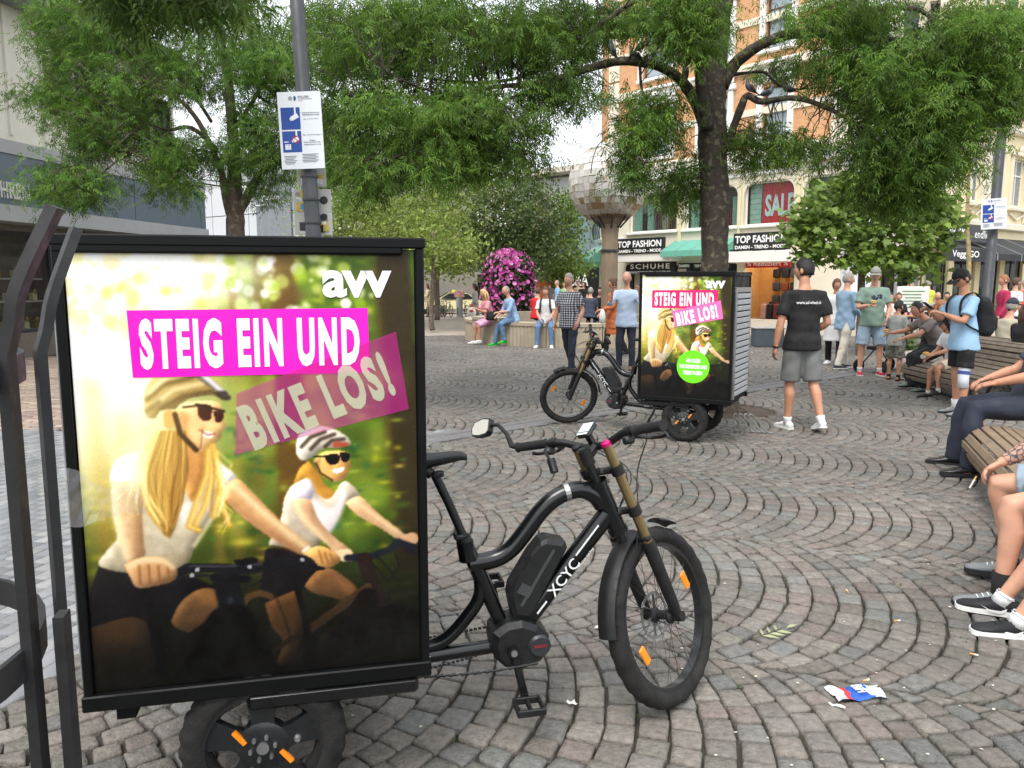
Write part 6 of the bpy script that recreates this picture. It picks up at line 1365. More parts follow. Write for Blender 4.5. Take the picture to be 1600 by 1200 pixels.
# ---------------------------------------------------------------- street furniture and small things
m_guard = mat('dark_painted_steel', srgb(33, 33, 34), .55, var=.15, scale=14, bump=.05, bscale=120)
def tree_guard():
    pa = at(20, 680, 1.15); pb = at(73, 680, 1.36); pc = at(88, 860, 1.2)
    c = Vector((-1.12, 1.06, 0)); r = thing('tree_guard', 'dark steel tree guard with outward bent bars at the left edge', 'tree guard', c)
    def post(p, h, w, bend=None):
        d = Vector((p.x, p.y, 0))-c; o = d.normalized(); side = Vector((-o.y, o.x, 0)); mb = MB()
        pts = [d+Vector((0, 0, -.01)), d+Vector((0, 0, h-.13))]
        if bend: pts += [d+o*.012+Vector((0, 0, h-.09)), d+o*bend[0]*.35+Vector((0, 0, h-.03)), d+o*bend[0]+side*bend[2]+Vector((0, 0, h+bend[1]))]
        P = pts if not bend else pts[:1]+[Vector(q) for q in smooth_path(pts[1:], 4)]
        V = []; F = []
        for i, q in enumerate(P):
            t = (P[min(i+1, len(P)-1)]-P[max(i-1, 0)]).normalized(); n_ = side.cross(t).normalized()
            for a, b_ in ((-1, -1), (1, -1), (1, 1), (-1, 1)): V.append(q+side*(a*w/2)+n_*(b_*.008))
        for i in range(len(P)-1):
            for j in range(4): F.append((i*4+j, i*4+(j+1) % 4, i*4+4+(j+1) % 4, i*4+4+j))
        F += [(0, 1, 2, 3), tuple(len(V)-4+j for j in range(4))[::-1]]; mb.add(V, F); return mb.build('guard_bar', m_guard, r, smooth=30), d
    post(pa, 1.63, .031, (.075, .085, .02)); post(pb, 1.615, .031, (.075, .085, .02))
    post(pc, 1.215, .034)
    for a in (150, 195, 240, 290):
        R0 = (Vector((pa.x, pa.y, 0))-c).length; post(Vector((c.x+R0*math.cos(R(a)), c.y+R0*math.sin(R(a)), 0)), 1.63, .031, (.075, .085, 0))
    R0 = ((Vector((pa.x, pa.y, 0))-c).length+(Vector((pb.x, pb.y, 0))-c).length)/2
    for z, hh in ((1.47, .045), (1.02, .05), (.35, .045)):
        mb = MB(); n = 40; rr = R0-.016
        mb.lathe([(rr, z-hh/2), (rr, z+hh/2), (rr-.008, z+hh/2), (rr-.008, z-hh/2), (rr, z-hh/2)], n); mb.build('guard_hoop', m_guard, r, smooth=30)
    # clear film tied from the guard to the poster
    a = pb+Vector((-.02, -.02, .0)); a.z = at(75, 748, 1.36).z; e = trike.matrix_basis @ Vector((BX0+.20, -BHW-.012, at(215, 778, 2.05).z))
    mb = MB(); V = []; F = []; n = 22; g = random.Random(4)
    for i in range(n+1):
        t = i/n; p = a.lerp(e, t); w = .045+.012*math.sin(t*7)
        for k in range(6): s = (k/5-.5)*2; V.append(p+Vector((g.uniform(-.006, .006), g.uniform(-.012, .004)-.006, s*w+g.uniform(-.006, .006)-.03*math.sin(t*3.1))))
    for i in range(n):
        for k in range(5): F.append((i*6+k, i*6+6+k, i*6+7+k, i*6+k+1))
    mb.add(V, F); tag(mb.build('plastic_film', mat('clear_film', (.85, .87, .88), .12, spec=1, alpha=.2, var=0), smooth=False), 'strip of crumpled clear film tied between the tree guard and the near poster', 'plastic film')
tree_guard()

# lamp posts with police camera notices
m_pole = mat('grey_pole_paint', srgb(60, 62, 66), .5, var=.12, scale=5)
m_sign = mat('white_sign_plate', srgb(224, 228, 232), .35, var=.03)
m_blue = mat('sign_blue', srgb(22, 68, 150), .4, var=.03); m_ink = mat('sign_ink', srgb(40, 50, 80), .5, var=0); m_redp = mat('sign_red', srgb(196, 30, 40), .4, var=0)
def notice(par, w, h, M):       # faces local -y
    o = thing('police_notice', None, None); o.parent = par; o.matrix_local = M
    mb = MB(); mb.box((0, 0, 0), (w, .006, h), bev=.001); mb.build('notice_board', m_sign, o)
    Q = lambda u, v: ((u-.5)*w, (.5-v)*h)
    def rect(name, u0, v0, u1, v1, m, y=-.0042): mb = MB(); a, b = Q(u0, v0), Q(u1, v1); mb.add([(a[0], y, b[1]), (b[0], y, b[1]), (b[0], y, a[1]), (a[0], y, a[1])], [(0, 1, 2, 3)]); return mb.build(name, m, o)
    rect('blue_panel', .06, .2, .50, .485, m_blue); rect('blue_panel', .06, .505, .50, .78, m_blue)
    def tx(mb, s, u, v, uw, vh, b=.0): p = Q(u, v); put_text(mb, s, (p[0], -.0042, p[1]), (1, 0, 0), (0, 0, 1), uw*w, vh*h, 0, b, depth=.001)
    mb = MB(); tx(mb, 'POLIZEI', .6, .068, .25, .026, .01); tx(mb, 'Nordrhein-Westfalen', .64, .095, .32, .013, .01); tx(mb, 'Aachen', .53, .118, .1, .013)
    tx(mb, 'Videobeobachtung /', .75, .275, .42, .022, .01); tx(mb, 'Bildaufzeichnung', .75, .302, .38, .022, .01); tx(mb, 'gem. § 15a PolG NRW', .75, .355, .34, .018)
    tx(mb, 'Bei Versammlungen', .75, .56, .42, .018, .005); tx(mb, 'Keine', .75, .63, .12, .02, .01); tx(mb, 'Videobeobachtung /', .75, .655, .42, .02, .01); tx(mb, 'Bildaufzeichnung', .75, .685, .38, .02, .01)
    for k in range(6): mb.box((Q(.22-.01*(k % 3), 0)[0], -.0044, Q(0, .83+k*.02)[1]), (w*(.3-.05*(k % 3)), .001, h*.006)); mb.box((Q(.68-.02*(k % 2), 0)[0], -.0044, Q(0, .81+k*.02)[1]), (w*(.38-.07*(k % 2)), .001, h*.006))
    mb.build('notice_text', m_ink, o, kind='stuff')
    mb = MB()
    for (u0, v0, u1, v1) in ((.37, .2, .41, .29), (.37, .505, .41, .575)): a, b = Q(u0, v0), Q(u1, v1); mb.add([(a[0], -.0054, b[1]), (b[0], -.0054, b[1]), (b[0], -.0054, a[1]), (a[0], -.0054, a[1])], [(0, 1, 2, 3)])
    for (u, v, s) in ((.375, .325, 1), (.375, .615, .85)):
        p = Q(u, v); a = R(28); X = Vector((math.cos(a), 0, math.sin(a))); Z = Vector((-math.sin(a), 0, math.cos(a))); c = Vector((p[0], -.0058, p[1]))
        mb.add([c+X*(sx*.085*w*s)+Z*(sz*.03*h*s) for sx, sz in ((-1, -1), (1, -1), (1, 1), (-1, 1))], [(0, 1, 2, 3)]); mb.add([c-X*.08*w*s+Z*(.0*h)-X*.045*w*s+Z*(sz*.018*h*s) for sz in (-1, 1)]+[c-X*.085*w*s+Z*(sz*.018*h*s) for sz in (1, -1)], [(0, 1, 2, 3)])
    for k in range(4): p = Q(.13+k*.035, .71); mb.sph((p[0], -.0055, p[1]+.028*h), (.016*w, .0008, .01*h), 8, 4); mb.box((p[0], -.0055, p[1]-.008*h), (.03*w, .0016, .055*h))
    mb.box((Q(.15, 0)[0], -.0055, Q(0, .645)[1]), (.1*w, .0016, .012*h))
    mb.build('pictogram', m_sign, o)
    mb = MB(); p = Q(.375, .615); r_ = .085*w; n = 20
    V = []; 
    for k in range(n): t = 2*math.pi*k/n; V += [(p[0]+r_*math.cos(t), -.0066, p[1]+r_*math.sin(t)), (p[0]+r_*.8*math.cos(t), -.0066, p[1]+r_*.8*math.sin(t))]
    mb.add(V, [(2*k, (2*k+2) % (2*n), (2*k+3) % (2*n), 2*k+1) for k in range(n)]); a = R(-45); X = Vector((math.cos(a), 0, math.sin(a))); Z = Vector((-math.sin(a), 0, math.cos(a))); c = Vector((p[0], -.0068, p[1]))
    mb.add([c+X*(sx*r_*.85)+Z*(sz*r_*.1) for sx, sz in ((-1, -1), (1, -1), (1, 1), (-1, 1))], [(0, 1, 2, 3)]); mb.build('prohibition_ring', m_redp, o)
    mb = MB(); p = Q(.38, .085); V = [(p[0], -.0046, p[1])]+[(p[0]+.055*w*math.cos(t), -.0046, p[1]+.055*w*math.sin(t)) for t in np.linspace(-math.pi/2, math.pi/2, 10)]; mb.add(V, [(0, i, i+1) for i in range(1, 10)]); mb.build('emblem', m_blue, o)
    mb = MB(); p = Q(.30, .085); V = []; n = 16
    for k in range(n): t = 2*math.pi*k/n; rr = (.06 if k % 2 else .038)*w; V.append((p[0]+rr*math.cos(t), -.0046, p[1]+rr*math.sin(t)))
    mb.add(V, [tuple(range(n))]); mb.build('emblem_star', mat('emblem_grey', srgb(150, 156, 160), .4), o)
    return o
def lamp_post(label, foot, top, r0, stickers, nw, nh, npx, t, face):
    a = Vector(foot); b = Vector(top); r = thing('lamp_post', label, 'lamp post', a); d = b-a
    mb = MB(); mb.tube([(0, 0, -.01), tuple(d*.12), tuple(d*.125), tuple(d)], [r0*1.25, r0*1.25, r0, r0*.85], 18); mb.build('pole', m_pole, r, smooth=40)
    top_ = d; mb = MB(); mb.tube([top_, top_+Vector((0, 0, .25)), top_+Vector((.5, 0, .45)), top_+Vector((1.2, 0, .5))], [.05, .045, .04, .035], 10); mb.box(top_+Vector((1.4, 0, .48)), (.7, .24, .1), bev=.04); mb.build('lantern', m_pole, r, smooth=40)
    c = at(npx[0], npx[1], t)-a; f = Matrix.Rotation(face, 4, 'Z'); lean = Matrix.Rotation(math.atan2(-npx[2], 1), 4, 'Y')
    n = notice(r, nw, nh, Matrix.Translation(c) @ f @ lean)
    for zz in (.33, -.33):
        mb = MB(); ax = d.normalized(); q = ax*((c.z+zz*nh)/ax.z); mb.tube([q-ax*.012, q+ax*.012], r0*1.06+.004, 16); mb.bar(q, Vector((c.x, c.y, q.z)), .03, .02); mb.build('clamp', m_steel, r)
    return r, a, d
t1 = 5.0; p_top = at(468, 60, t1); p_bot = at(487, 330, t1); dd = (p_top-p_bot)/(p_top.z-p_bot.z); foot = p_bot-dd*p_bot.z; top = foot+dd*6.2
lp1, a1, d1 = lamp_post('grey lamp post behind the pink billboard, with a blue white police notice and stickered plates', foot, top, .05, True, .275, .475, (470.5, 204, .035), 4.88, R(0))
m_back = mat('grey_plate_back', srgb(168, 168, 162), .55, var=.12, scale=8)
stick = [mat('sticker_white', srgb(206, 206, 200), .5, var=.25, scale=50), mat('sticker_blue', srgb(60, 130, 180), .5, var=.3, scale=60), mat('sticker_black', srgb(30, 30, 32), .5, var=.3, scale=40), mat('sticker_yellow', srgb(180, 160, 70), .5, var=.3, scale=40), mat('sticker_grey', srgb(120, 122, 122), .5, var=.5, scale=40)]
gq = random.Random(8)
for cx_, cy_, w_, h_ in ((487, 278, .19, .115), (488, 314, .25, .15), (490, 350, .25, .145)):
    c = at(cx_, cy_, 5.06)-a1; mb = MB(); mb.box(c, (w_, .004, h_), bev=.0015); pl = mb.build('sign_plate', m_back, lp1)
    for k in range(11):
        w2 = gq.uniform(.025, .06); h2 = gq.uniform(.025, .055); u = gq.uniform(-w_/2+w2/2+.006, w_/2-w2/2-.006); v = gq.uniform(-h_/2+h2/2+.006, h_/2-h2/2-.006)
        if abs(u) < .05: u = (.07 if u > 0 else -.062) if w_ > .2 else u
        mb = MB(); y = -.0032-.0003*k; q = c+Vector((u, y, v))
        if k % 3 == 0: mb.add([q]+[q+Vector((w2*.5*math.cos(t), 0, w2*.5*math.sin(t))) for t in np.linspace(0, 2*math.pi, 14, endpoint=False)], [(0, i+1, (i+1) % 14+1) for i in range(14)])
        else: a = gq.uniform(-.15, .15); mb.add([q+Vector((sx*w2/2*math.cos(a)-sz*h2/2*math.sin(a), 0, sx*w2/2*math.sin(a)+sz*h2/2*math.cos(a))) for sx, sz in ((-1, -1), (1, -1), (1, 1), (-1, 1))], [(0, 1, 2, 3)])
        mb.build('sticker', stick[gq.randrange(5)], pl)
    mb = MB(); q = d1.normalized()*(c.z/d1.normalized().z); mb.tube([q-Vector((0, 0, .006)), q+Vector((0, 0, .006))], .056, 16); mb.build('clamp', m_steel, lp1)
t2 = 13.5; p_top = at(1566, 200, t2); p_bot = at(1546, 420, t2); dd = (p_top-p_bot)/(p_top.z-p_bot.z); foot = p_bot-dd*p_bot.z; top = foot+dd*7
lamp_post('grey lamp post on the right carrying a police notice, behind the backpack man', foot, top, .085, False, .42, .52, (1553, 334, .06), 13.3, R(-6))

# globe fountain sculpture
tg = 24.5; base = at(951, 520, tg); base.z = 0
sc = thing('globe_sculpture', 'big globe clad in metal plates on a fluted concrete column above the fountain', 'sculpture', base)
gc = at(951, 287, tg)-base; GR = 62.5/FPX*tg
mb = MB(); n = 48; V = []; F = []; prof = [(.29, 0), (.27, .2), (.255, 1.2), (.255, gc.z-GR-.35), (.29, gc.z-GR-.05), (.45, gc.z-GR+.12), (.62, gc.z-GR*.86)]
for r_, z in prof:
    for j in range(n): a = 2*math.pi*j/n; rr = r_*(1-.05*(1 if (j//3) % 2 else 0)); V.append((rr*math.cos(a), rr*math.sin(a), z))
for i in range(len(prof)-1):
    for j in range(n): F.append((i*n+j, i*n+(j+1) % n, (i+1)*n+(j+1) % n, (i+1)*n+j))
mb.add(V, F); mb.build('column', mat('column_concrete', srgb(128, 112, 92), .85, var=.25, scale=2, bump=.3, bscale=20), sc)
mb = MB(); mb.lathe([(.28, 2.62), (.285, 2.66), (.28, 2.70)], 32); mb.build('column_band', m_steel, sc)
mb = MB(); mb.sph(gc, GR*.975, 32, 20); mb.build('globe_core', mat('globe_core_metal', srgb(80, 70, 58), .6), sc)
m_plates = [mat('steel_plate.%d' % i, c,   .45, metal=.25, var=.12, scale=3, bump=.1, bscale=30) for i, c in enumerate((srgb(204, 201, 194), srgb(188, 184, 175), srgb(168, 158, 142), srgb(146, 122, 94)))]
NB = 19; g = random.Random(12); far_p = MB()
for i in range(NB):
    th0 = math.pi*(i+.02)/NB; th1 = math.pi*(i+.98)/NB; thm = (th0+th1)/2; nn_ = max(6, int(38*math.sin(thm)+2)); da = 2*math.pi/nn_
    proto = {}
    for j in range(nn_):
        a = da*(j+.5*(i % 2)); nrm = Vector((math.sin(thm)*math.cos(a), math.sin(thm)*math.sin(a), math.cos(thm)))
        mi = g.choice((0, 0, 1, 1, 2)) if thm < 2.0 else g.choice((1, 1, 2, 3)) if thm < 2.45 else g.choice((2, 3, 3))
        front = (base+gc+nrm*GR).y < (base+gc).y+.35
        V = []; tl = [g.uniform(-.01, .012) for _ in range(4)]
        if front:
            if mi not in proto:
                mbp = MB(); P = [(th0, -da*.48), (th1, -da*.48), (th1, da*.48), (th0, da*.48)]
                for rr in (GR*.975, GR*1.0):
                    for q, (th, b_) in enumerate(P): r2 = rr+(tl[q] if rr > GR*.98 else 0); V.append((r2*math.sin(th)*math.cos(b_), r2*math.sin(th)*math.sin(b_), r2*math.cos(th)))
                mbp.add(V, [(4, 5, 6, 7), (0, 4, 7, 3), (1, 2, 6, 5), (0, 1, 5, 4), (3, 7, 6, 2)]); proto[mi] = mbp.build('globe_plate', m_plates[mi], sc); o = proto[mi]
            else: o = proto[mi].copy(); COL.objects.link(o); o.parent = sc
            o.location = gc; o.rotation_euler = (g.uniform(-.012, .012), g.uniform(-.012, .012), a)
        else:
            P = [(th0, a-da*.48), (th1, a-da*.48), (th1, a+da*.48), (th0, a+da*.48)]; far_p.add([tuple(gc+Vector((math.sin(th)*math.cos(b_), math.sin(th)*math.sin(b_), math.cos(th)))*GR) for th, b_ in P], [(0, 1, 2, 3)])
far_p.build('plate_cladding', m_plates[1], sc, kind='stuff')
mb = MB()
for a in np.linspace(0, 2*math.pi, 9)[:-1]: mb.tube([(.3*math.cos(a), .3*math.sin(a), gc.z-GR-.15), (.62*math.cos(a), .62*math.sin(a), gc.z-GR*.84)], .03, 6)
mb.build('column_rib', m_steel, sc, kind='stuff')
mb = MB(); mb.tube([(GR*1.01*math.cos(R(235))*math.sin(t), GR*1.01*math.sin(R(235))*math.sin(t), gc.z+GR*1.01*math.cos(t)) for t in np.linspace(.1, 1.5, 10)], .018, 6); mb.build('globe_seam', m_steel, sc)

# round fountain basin of board-marked concrete blocks
FR = 3.7; fc = gr(870, 544); fc = fc+Vector((1.15, FR-.1, 0))
bs = thing('fountain_basin', 'round concrete fountain wall with vertical board marks where people sit', 'fountain', (fc.x, fc.y, 0))
m_board = mat('board_marked_concrete', srgb(168, 156, 136), .85, var=.16, scale=3, bump=.3, bscale=30)
NW = 16
for k in range(NW):
    a0, a1 = 2*math.pi*k/NW+.003, 2*math.pi*(k+1)/NW-.003; mb = MB(); n = 24; V = []; F = []
    hh = .62+(.1 if k % 4 == 1 else 0)
    for i in range(n+1):
        a = a0+(a1-a0)*i/n; ro = FR-(.022 if i % 2 else 0)
        for r_, z in ((ro, 0), (ro, hh-.09), (FR+.015, hh-.08), (FR+.015, hh), (FR-.62, hh), (FR-.62, 0)): V.append((r_*math.cos(a), r_*math.sin(a), z))
    for i in range(n):
        for j in range(5): F.append((i*6+j, i*6+6+j, i*6+7+j, i*6+j+1))
    F += [tuple(range(6)), tuple(n*6+j for j in range(6))[::-1]]; mb.add(V, F); mb.build('wall_block', m_board, bs, smooth=False)
mb = MB(); mb.lathe([(0, .3), (FR-.62, .3)], 40); mb.build('water', mat('fountain_water', (.03, .045, .045), .05, spec=.8, bump=.2, bscale=12), bs)

# tower of pink petunias
tf = 26.5; b = at(794, 500, tf); b.z = 0
ft = thing('flower_tower', 'tall dark green flower tower covered in pink and magenta blossoms', 'flower tower', b)
H_ = at(794, 392, tf).z; W_ = 36/FPX*tf; g = np.random.default_rng(41)
def tower_pts(n, jit):
    z = g.uniform(.15, 1, n)**.9*H_; a = g.uniform(0, 2*math.pi, n); s = z/H_; r_ = W_*(.86+.16*np.sin(np.clip(s*3.1, 0, 3.1)))*np.where(s > .78, np.sqrt(np.clip(1-((s-.78)/.225)**2, 0.02, 1)), 1)+g.normal(0, jit, n)
    return np.column_stack([r_*np.cos(a), r_*np.sin(a), z, g.uniform(0, 1, n)]), a
P, a = tower_pts(5200, .05); V, F, C = plain_leaves(P, g, .13, .08, (.03, .065, .015), (.055, .1, .025)); obj('foliage', np_mesh('foliage', V, F, C), m_leaf2, ft, kind='stuff')
mb = MB(); mb.lathe([(W_*.8, 0), (W_*.82, .25), (W_*.86, H_*.4), (W_*.84, H_*.75), (W_*.5, H_*.93), (0, H_*.97)], 20); mb.build('planter_core', mat('planter_dark', srgb(30, 40, 24), .9), ft)
P, a = tower_pts(1500, .05); keep = g.random(len(P)) < (.35+.65*(P[:, 2]/H_)**1.1); P = P[keep]; a = a[keep]; n = len(P)
nr = unit(np.column_stack([np.cos(a), np.sin(a), np.full(n, .45)])+g.normal(0, .35, (n, 3))); s = unit(np.cross(nr, [0, 0, 1.])); u = np.cross(s, nr); sz = g.uniform(.05, .085, (n, 1)); Vs = [P[:, :3]+nr*.03]
for k in range(6): t = 2*math.pi*k/6; Vs.append(P[:, :3]+nr*(.07 if k % 2 else .055)+(s*math.cos(t)+u*math.sin(t))*sz)
V = np.stack(Vs, 1).reshape(-1, 3); F = np.concatenate([(np.arange(n)*7)[:, None]+np.array([[0, k+1, (k+1) % 6+1]]) for k in range(6)])
cols = np.array([srgb(222, 110, 190), srgb(206, 84, 172), srgb(236, 160, 210), srgb(190, 70, 150)])[g.integers(0, 4, n)]
obj('blossom', np_mesh('blossom', V, F, np.repeat(cols, 7, 0)), mat('petunia_petal', (1, 1, 1), .6, var=.1, attr=True, trans=.3), ft, kind='stuff')

# curved slatted benches
m_slat = mat('weathered_wood_slat', srgb(112, 100, 86), .8, var=.25, scale=9, bump=.4, bscale=60)
m_slat2 = mat('warm_wood_slat', srgb(132, 113, 92), .75, var=.2, scale=9, bump=.4, bscale=60)
prof_b = [(.06, .16), (.02, .28), (.06, .38), (.14, .425), (.26, .43), (.38, .415), (.5, .405), (.6, .43), (.68, .5), (.74, .6), (.79, .7), (.86, .78), (.95, .8), (1.03, .76)]
def bench(label, a, b, m):       # a -> b: far and near end of the front lip, people face the other way from the back
    a = Vector((a[0], a[1], 0)); b = Vector((b[0], b[1], 0)); d = b-a; L = d.length; y = d/L; x = Vector((-y.y, y.x, 0)); r = thing('bench', label, 'bench', a, math.atan2(y.y, y.x), group='curved slatted benches')
    P = smooth_path(prof_b, 8); cum = [0]
    for i in range(1, len(P)): cum.append(cum[-1]+float(np.hypot(*(P[i]-P[i-1]))))
    s = .04
    while s < cum[-1]-.02:
        i = next(k for k in range(len(cum)) if cum[k] >= s); p = P[i]; q = P[min(i+1, len(P)-1)]-P[i-1]; q = q/np.hypot(*q)
        mb = MB(); M = Matrix(((1, 0, 0), (0, q[0], -q[1]), (0, q[1], q[0]))); mb.box((L/2, p[0], p[1]), (L, .06, .03), M=M, bev=.005); mb.build('slat', m, r); s += .074
    for u in (.12, L/2, L-.12):
        mb = MB(); pts = [(u, pp[0]+q_, pp[1]-.035) for pp, q_ in zip(P, [0]*len(P))]; mb.tube(pts, .022, 6, ry=.018); mb.build('bench_rib', m_dark, r)
        mb = MB(); mb.tube([(u, .30+.24*math.cos(t), .21+.185*math.sin(t)) for t in np.linspace(0, 2*math.pi, 24, endpoint=False)], .02, 6, closed=True); mb.build('bench_ring', m_dark, r)
        mb = MB(); mb.tube([(u, .98, .72), (u, .86, .3), (u, .72, .02)], .022, 6); mb.box((u, .6, .012), (.06, .7, .024)); mb.build('bench_leg', m_dark, r)
    return r
bench('curved grey slatted bench under the light blue T-shirt man, further of two facing left', (6.05, 11.9), (5.92, 9.75), m_slat)
bench('curved brown slatted bench at the right edge carrying the seated men', (3.78, 6.35), (2.52, 3.2), m_slat2)
bench('curved grey slatted bench turned away at the right edge, behind the backpack man', (8.25, 9.9), (8.3, 12.4), m_slat)

# litter
def wrapper():
    c = gr(1338, 1086); r = thing('snack_wrapper', 'flattened white snack wrapper with blue and red print lying on the cobbles', 'wrapper', (c.x, c.y, 0), R(8)); mb = MB(); g = random.Random(2); n, k = 12, 7; V = []; F = []
    for i in range(n+1):
        for j in range(k+1): V.append((-.105+.21*i/n+g.uniform(-.003, .003), -.05+.1*j/k+g.uniform(-.003, .003), .008+g.uniform(0, .008)+.006*math.sin(i*.9+j)))
    FM = []
    for i in range(n):
        for j in range(k): F.append((i*(k+1)+j, (i+1)*(k+1)+j, (i+1)*(k+1)+j+1, i*(k+1)+j+1)); FM.append(1 if 4 <= i <= 8 else 2 if i == 3 else 0)
    mb.v = V; mb.f = F; mb.m = FM; mb.build('wrapper_sheet', [mat('foil_white', srgb(196, 200, 206), .3, metal=.2, var=.1, scale=40), mat('wrapper_blue', srgb(34, 84, 176), .35, var=.1), mat('wrapper_red', srgb(200, 44, 40), .4)], r, smooth=False)
    mb = MB(); put_text(mb, 'BiFi', (.012, 0, .027), (0, -1, 0), (1, 0, 0), .055, .045, 0, .02, depth=0); mb.build('wrapper_print', m_letter, r)
wrapper()
def scrap(name, label, cat, px, py, sx, sy, m, rz=0, grp=None):
    c = gr(px, py); r = MB(); g = random.Random(px); V = []; F = []; n, k = 4, 3
    for i in range(n+1):
        for j in range(k+1): V.append((sx*(i/n-.5)*(1+g.uniform(-.2, .2)), sy*(j/k-.5)*(1+g.uniform(-.2, .2)), .006+g.uniform(0, .014)))
    for i in range(n):
        for j in range(k): F.append((i*(k+1)+j, (i+1)*(k+1)+j, (i+1)*(k+1)+j+1, i*(k+1)+j+1))
    r.add(V, F); o = r.build(name, m, None, smooth=False); o.location = (c.x, c.y, 0); o.rotation_euler = (0, 0, R(rz)); tag(o, label, cat, grp)
m_paper = mat('white_paper_scrap', srgb(214, 212, 206), .7)
scrap('paper_scrap', 'white paper scrap on the cobbles below the crank pedal', 'paper scrap', 893, 1103, .035, .03, m_paper, 20, 'paper scraps on the cobbles'); scrap('paper_scrap', 'white paper scrap beside the front wheel of the near trike', 'paper scrap', 937, 985, .03, .035, m_paper, 50, 'paper scraps on the cobbles'); scrap('paper_scrap', 'white torn strip lying just below the snack wrapper', 'paper scrap', 1307, 1107, .06, .012, m_paper, -35, 'paper scraps on the cobbles')
m_butt = mat('cigarette_filter', srgb(206, 150, 84), .7); m_cig = mat('cigarette_paper', srgb(222, 218, 210), .7)
for x, y, a, lb in ((1348, 1066, 20, 'orange cigarette butt on a joint just above the snack wrapper'), (1515, 1023, -30, 'cigarette butt left of and below the black trainers'), (1547, 937, 60, 'cigarette butt just above the black trainers'), (1397, 972, 10, 'pale cigarette butt on the cobbles left of the black trainers'), (1325, 927, 80, 'cigarette butt among the cobbles in the middle of the right foreground')):
    c = gr(x, y); mb = MB(); d = Vector((math.cos(R(a)), math.sin(R(a)), 0)); mb.tube([c+Vector((0, 0, .006)), c+d*.018+Vector((0, 0, .006))], .004, 7, 0); mb.tube([c+d*.018+Vector((0, 0, .006)), c+d*.032+Vector((0, 0, .006))], .0039, 7, 1); tag(mb.build('cigarette_butt', [m_butt, m_cig]), lb, 'cigarette butt', 'cigarette butts')
c = gr(1203, 993); g = np.random.default_rng(6); n = 1; tw_ = thing('leaf_sprig', 'fallen pale green ash leaf sprig on the cobbles right of the front wheel', 'leaf', (c.x, c.y, .008), R(30))
mb = MB(); mb.tube([(-.11, 0, .003), (0, 0, .006), (.11, .01, .004)], .0018, 5); mb.build('stalk', m_rachis, tw_)
for k in range(7):
    mb = MB(); s = 1 if k % 2 else -1; x = -.05+(k//2)*.045; a = s*R(48) if k < 6 else 0; x = x if k < 6 else .11
    P = [(0, 0), (.03, .009), (.075, 0), (.03, -.009)]; mb.add([(x+u*math.cos(a)-v*math.sin(a), u*math.sin(a)+v*math.cos(a), .004+.006*(i == 1)) for i, (u, v) in enumerate(P)], [(0, 1, 2, 3)]); mb.build('leaflet', mat('dry_leaf', srgb(150, 152, 116), .7), tw_)
# weeds and fine debris in the joints
g = np.random.default_rng(15); n = 420; u = g.uniform(.0, 1, n); X = g.uniform(-.6, 4.2, n); Y = 1.6+u*u*6; V = []; F = []; Cc = []
for x, y in zip(X, Y):
    if (x < -1.0 + (y-2)*.2): continue
    for k in range(4):
        a = g.uniform(0, 6.28); l = g.uniform(.006, .02); b0 = len(V); p = np.array([x+g.normal(0, .012), y+g.normal(0, .012), -.012]); d = np.array([math.cos(a), math.sin(a), g.uniform(.3, 1.2)])*l; s = np.array([-math.sin(a), math.cos(a), 0])*l*.3
        V += [p, p+d*.5+s, p+d, p+d*.5-s]; F.append([b0, b0+1, b0+2, b0+3]); Cc += [[.05, .085, .02]]*4
tag(obj('weed', np_mesh('weed', np.array(V), np.array(F), np.array(Cc)), m_leaf2), 'tiny green weeds sprouting in the cobble joints', 'weeds', kind='stuff')
n = 500; X = g.uniform(-1, 5, n); Y = 2+g.uniform(0, 1, n)**1.4*9; V = []; F = []; 
for x, y in zip(X, Y):
    a = g.uniform(0, 6.28); l = g.uniform(.003, .009); b0 = len(V); z = .006
    V += [(x+l*math.cos(a+t), y+l*.7*math.sin(a+t), z+g.uniform(0, .004)) for t in (0, 1.6, 3.1, 4.7)]; F.append([b0, b0+1, b0+2, b0+3])
tag(obj('street_litter', np_mesh('street_litter', np.array(V), np.array(F)), mat('pale_crumbs', srgb(196, 188, 172), .8)), 'pale crumbs and specks scattered over the cobbles', 'specks', kind='stuff')

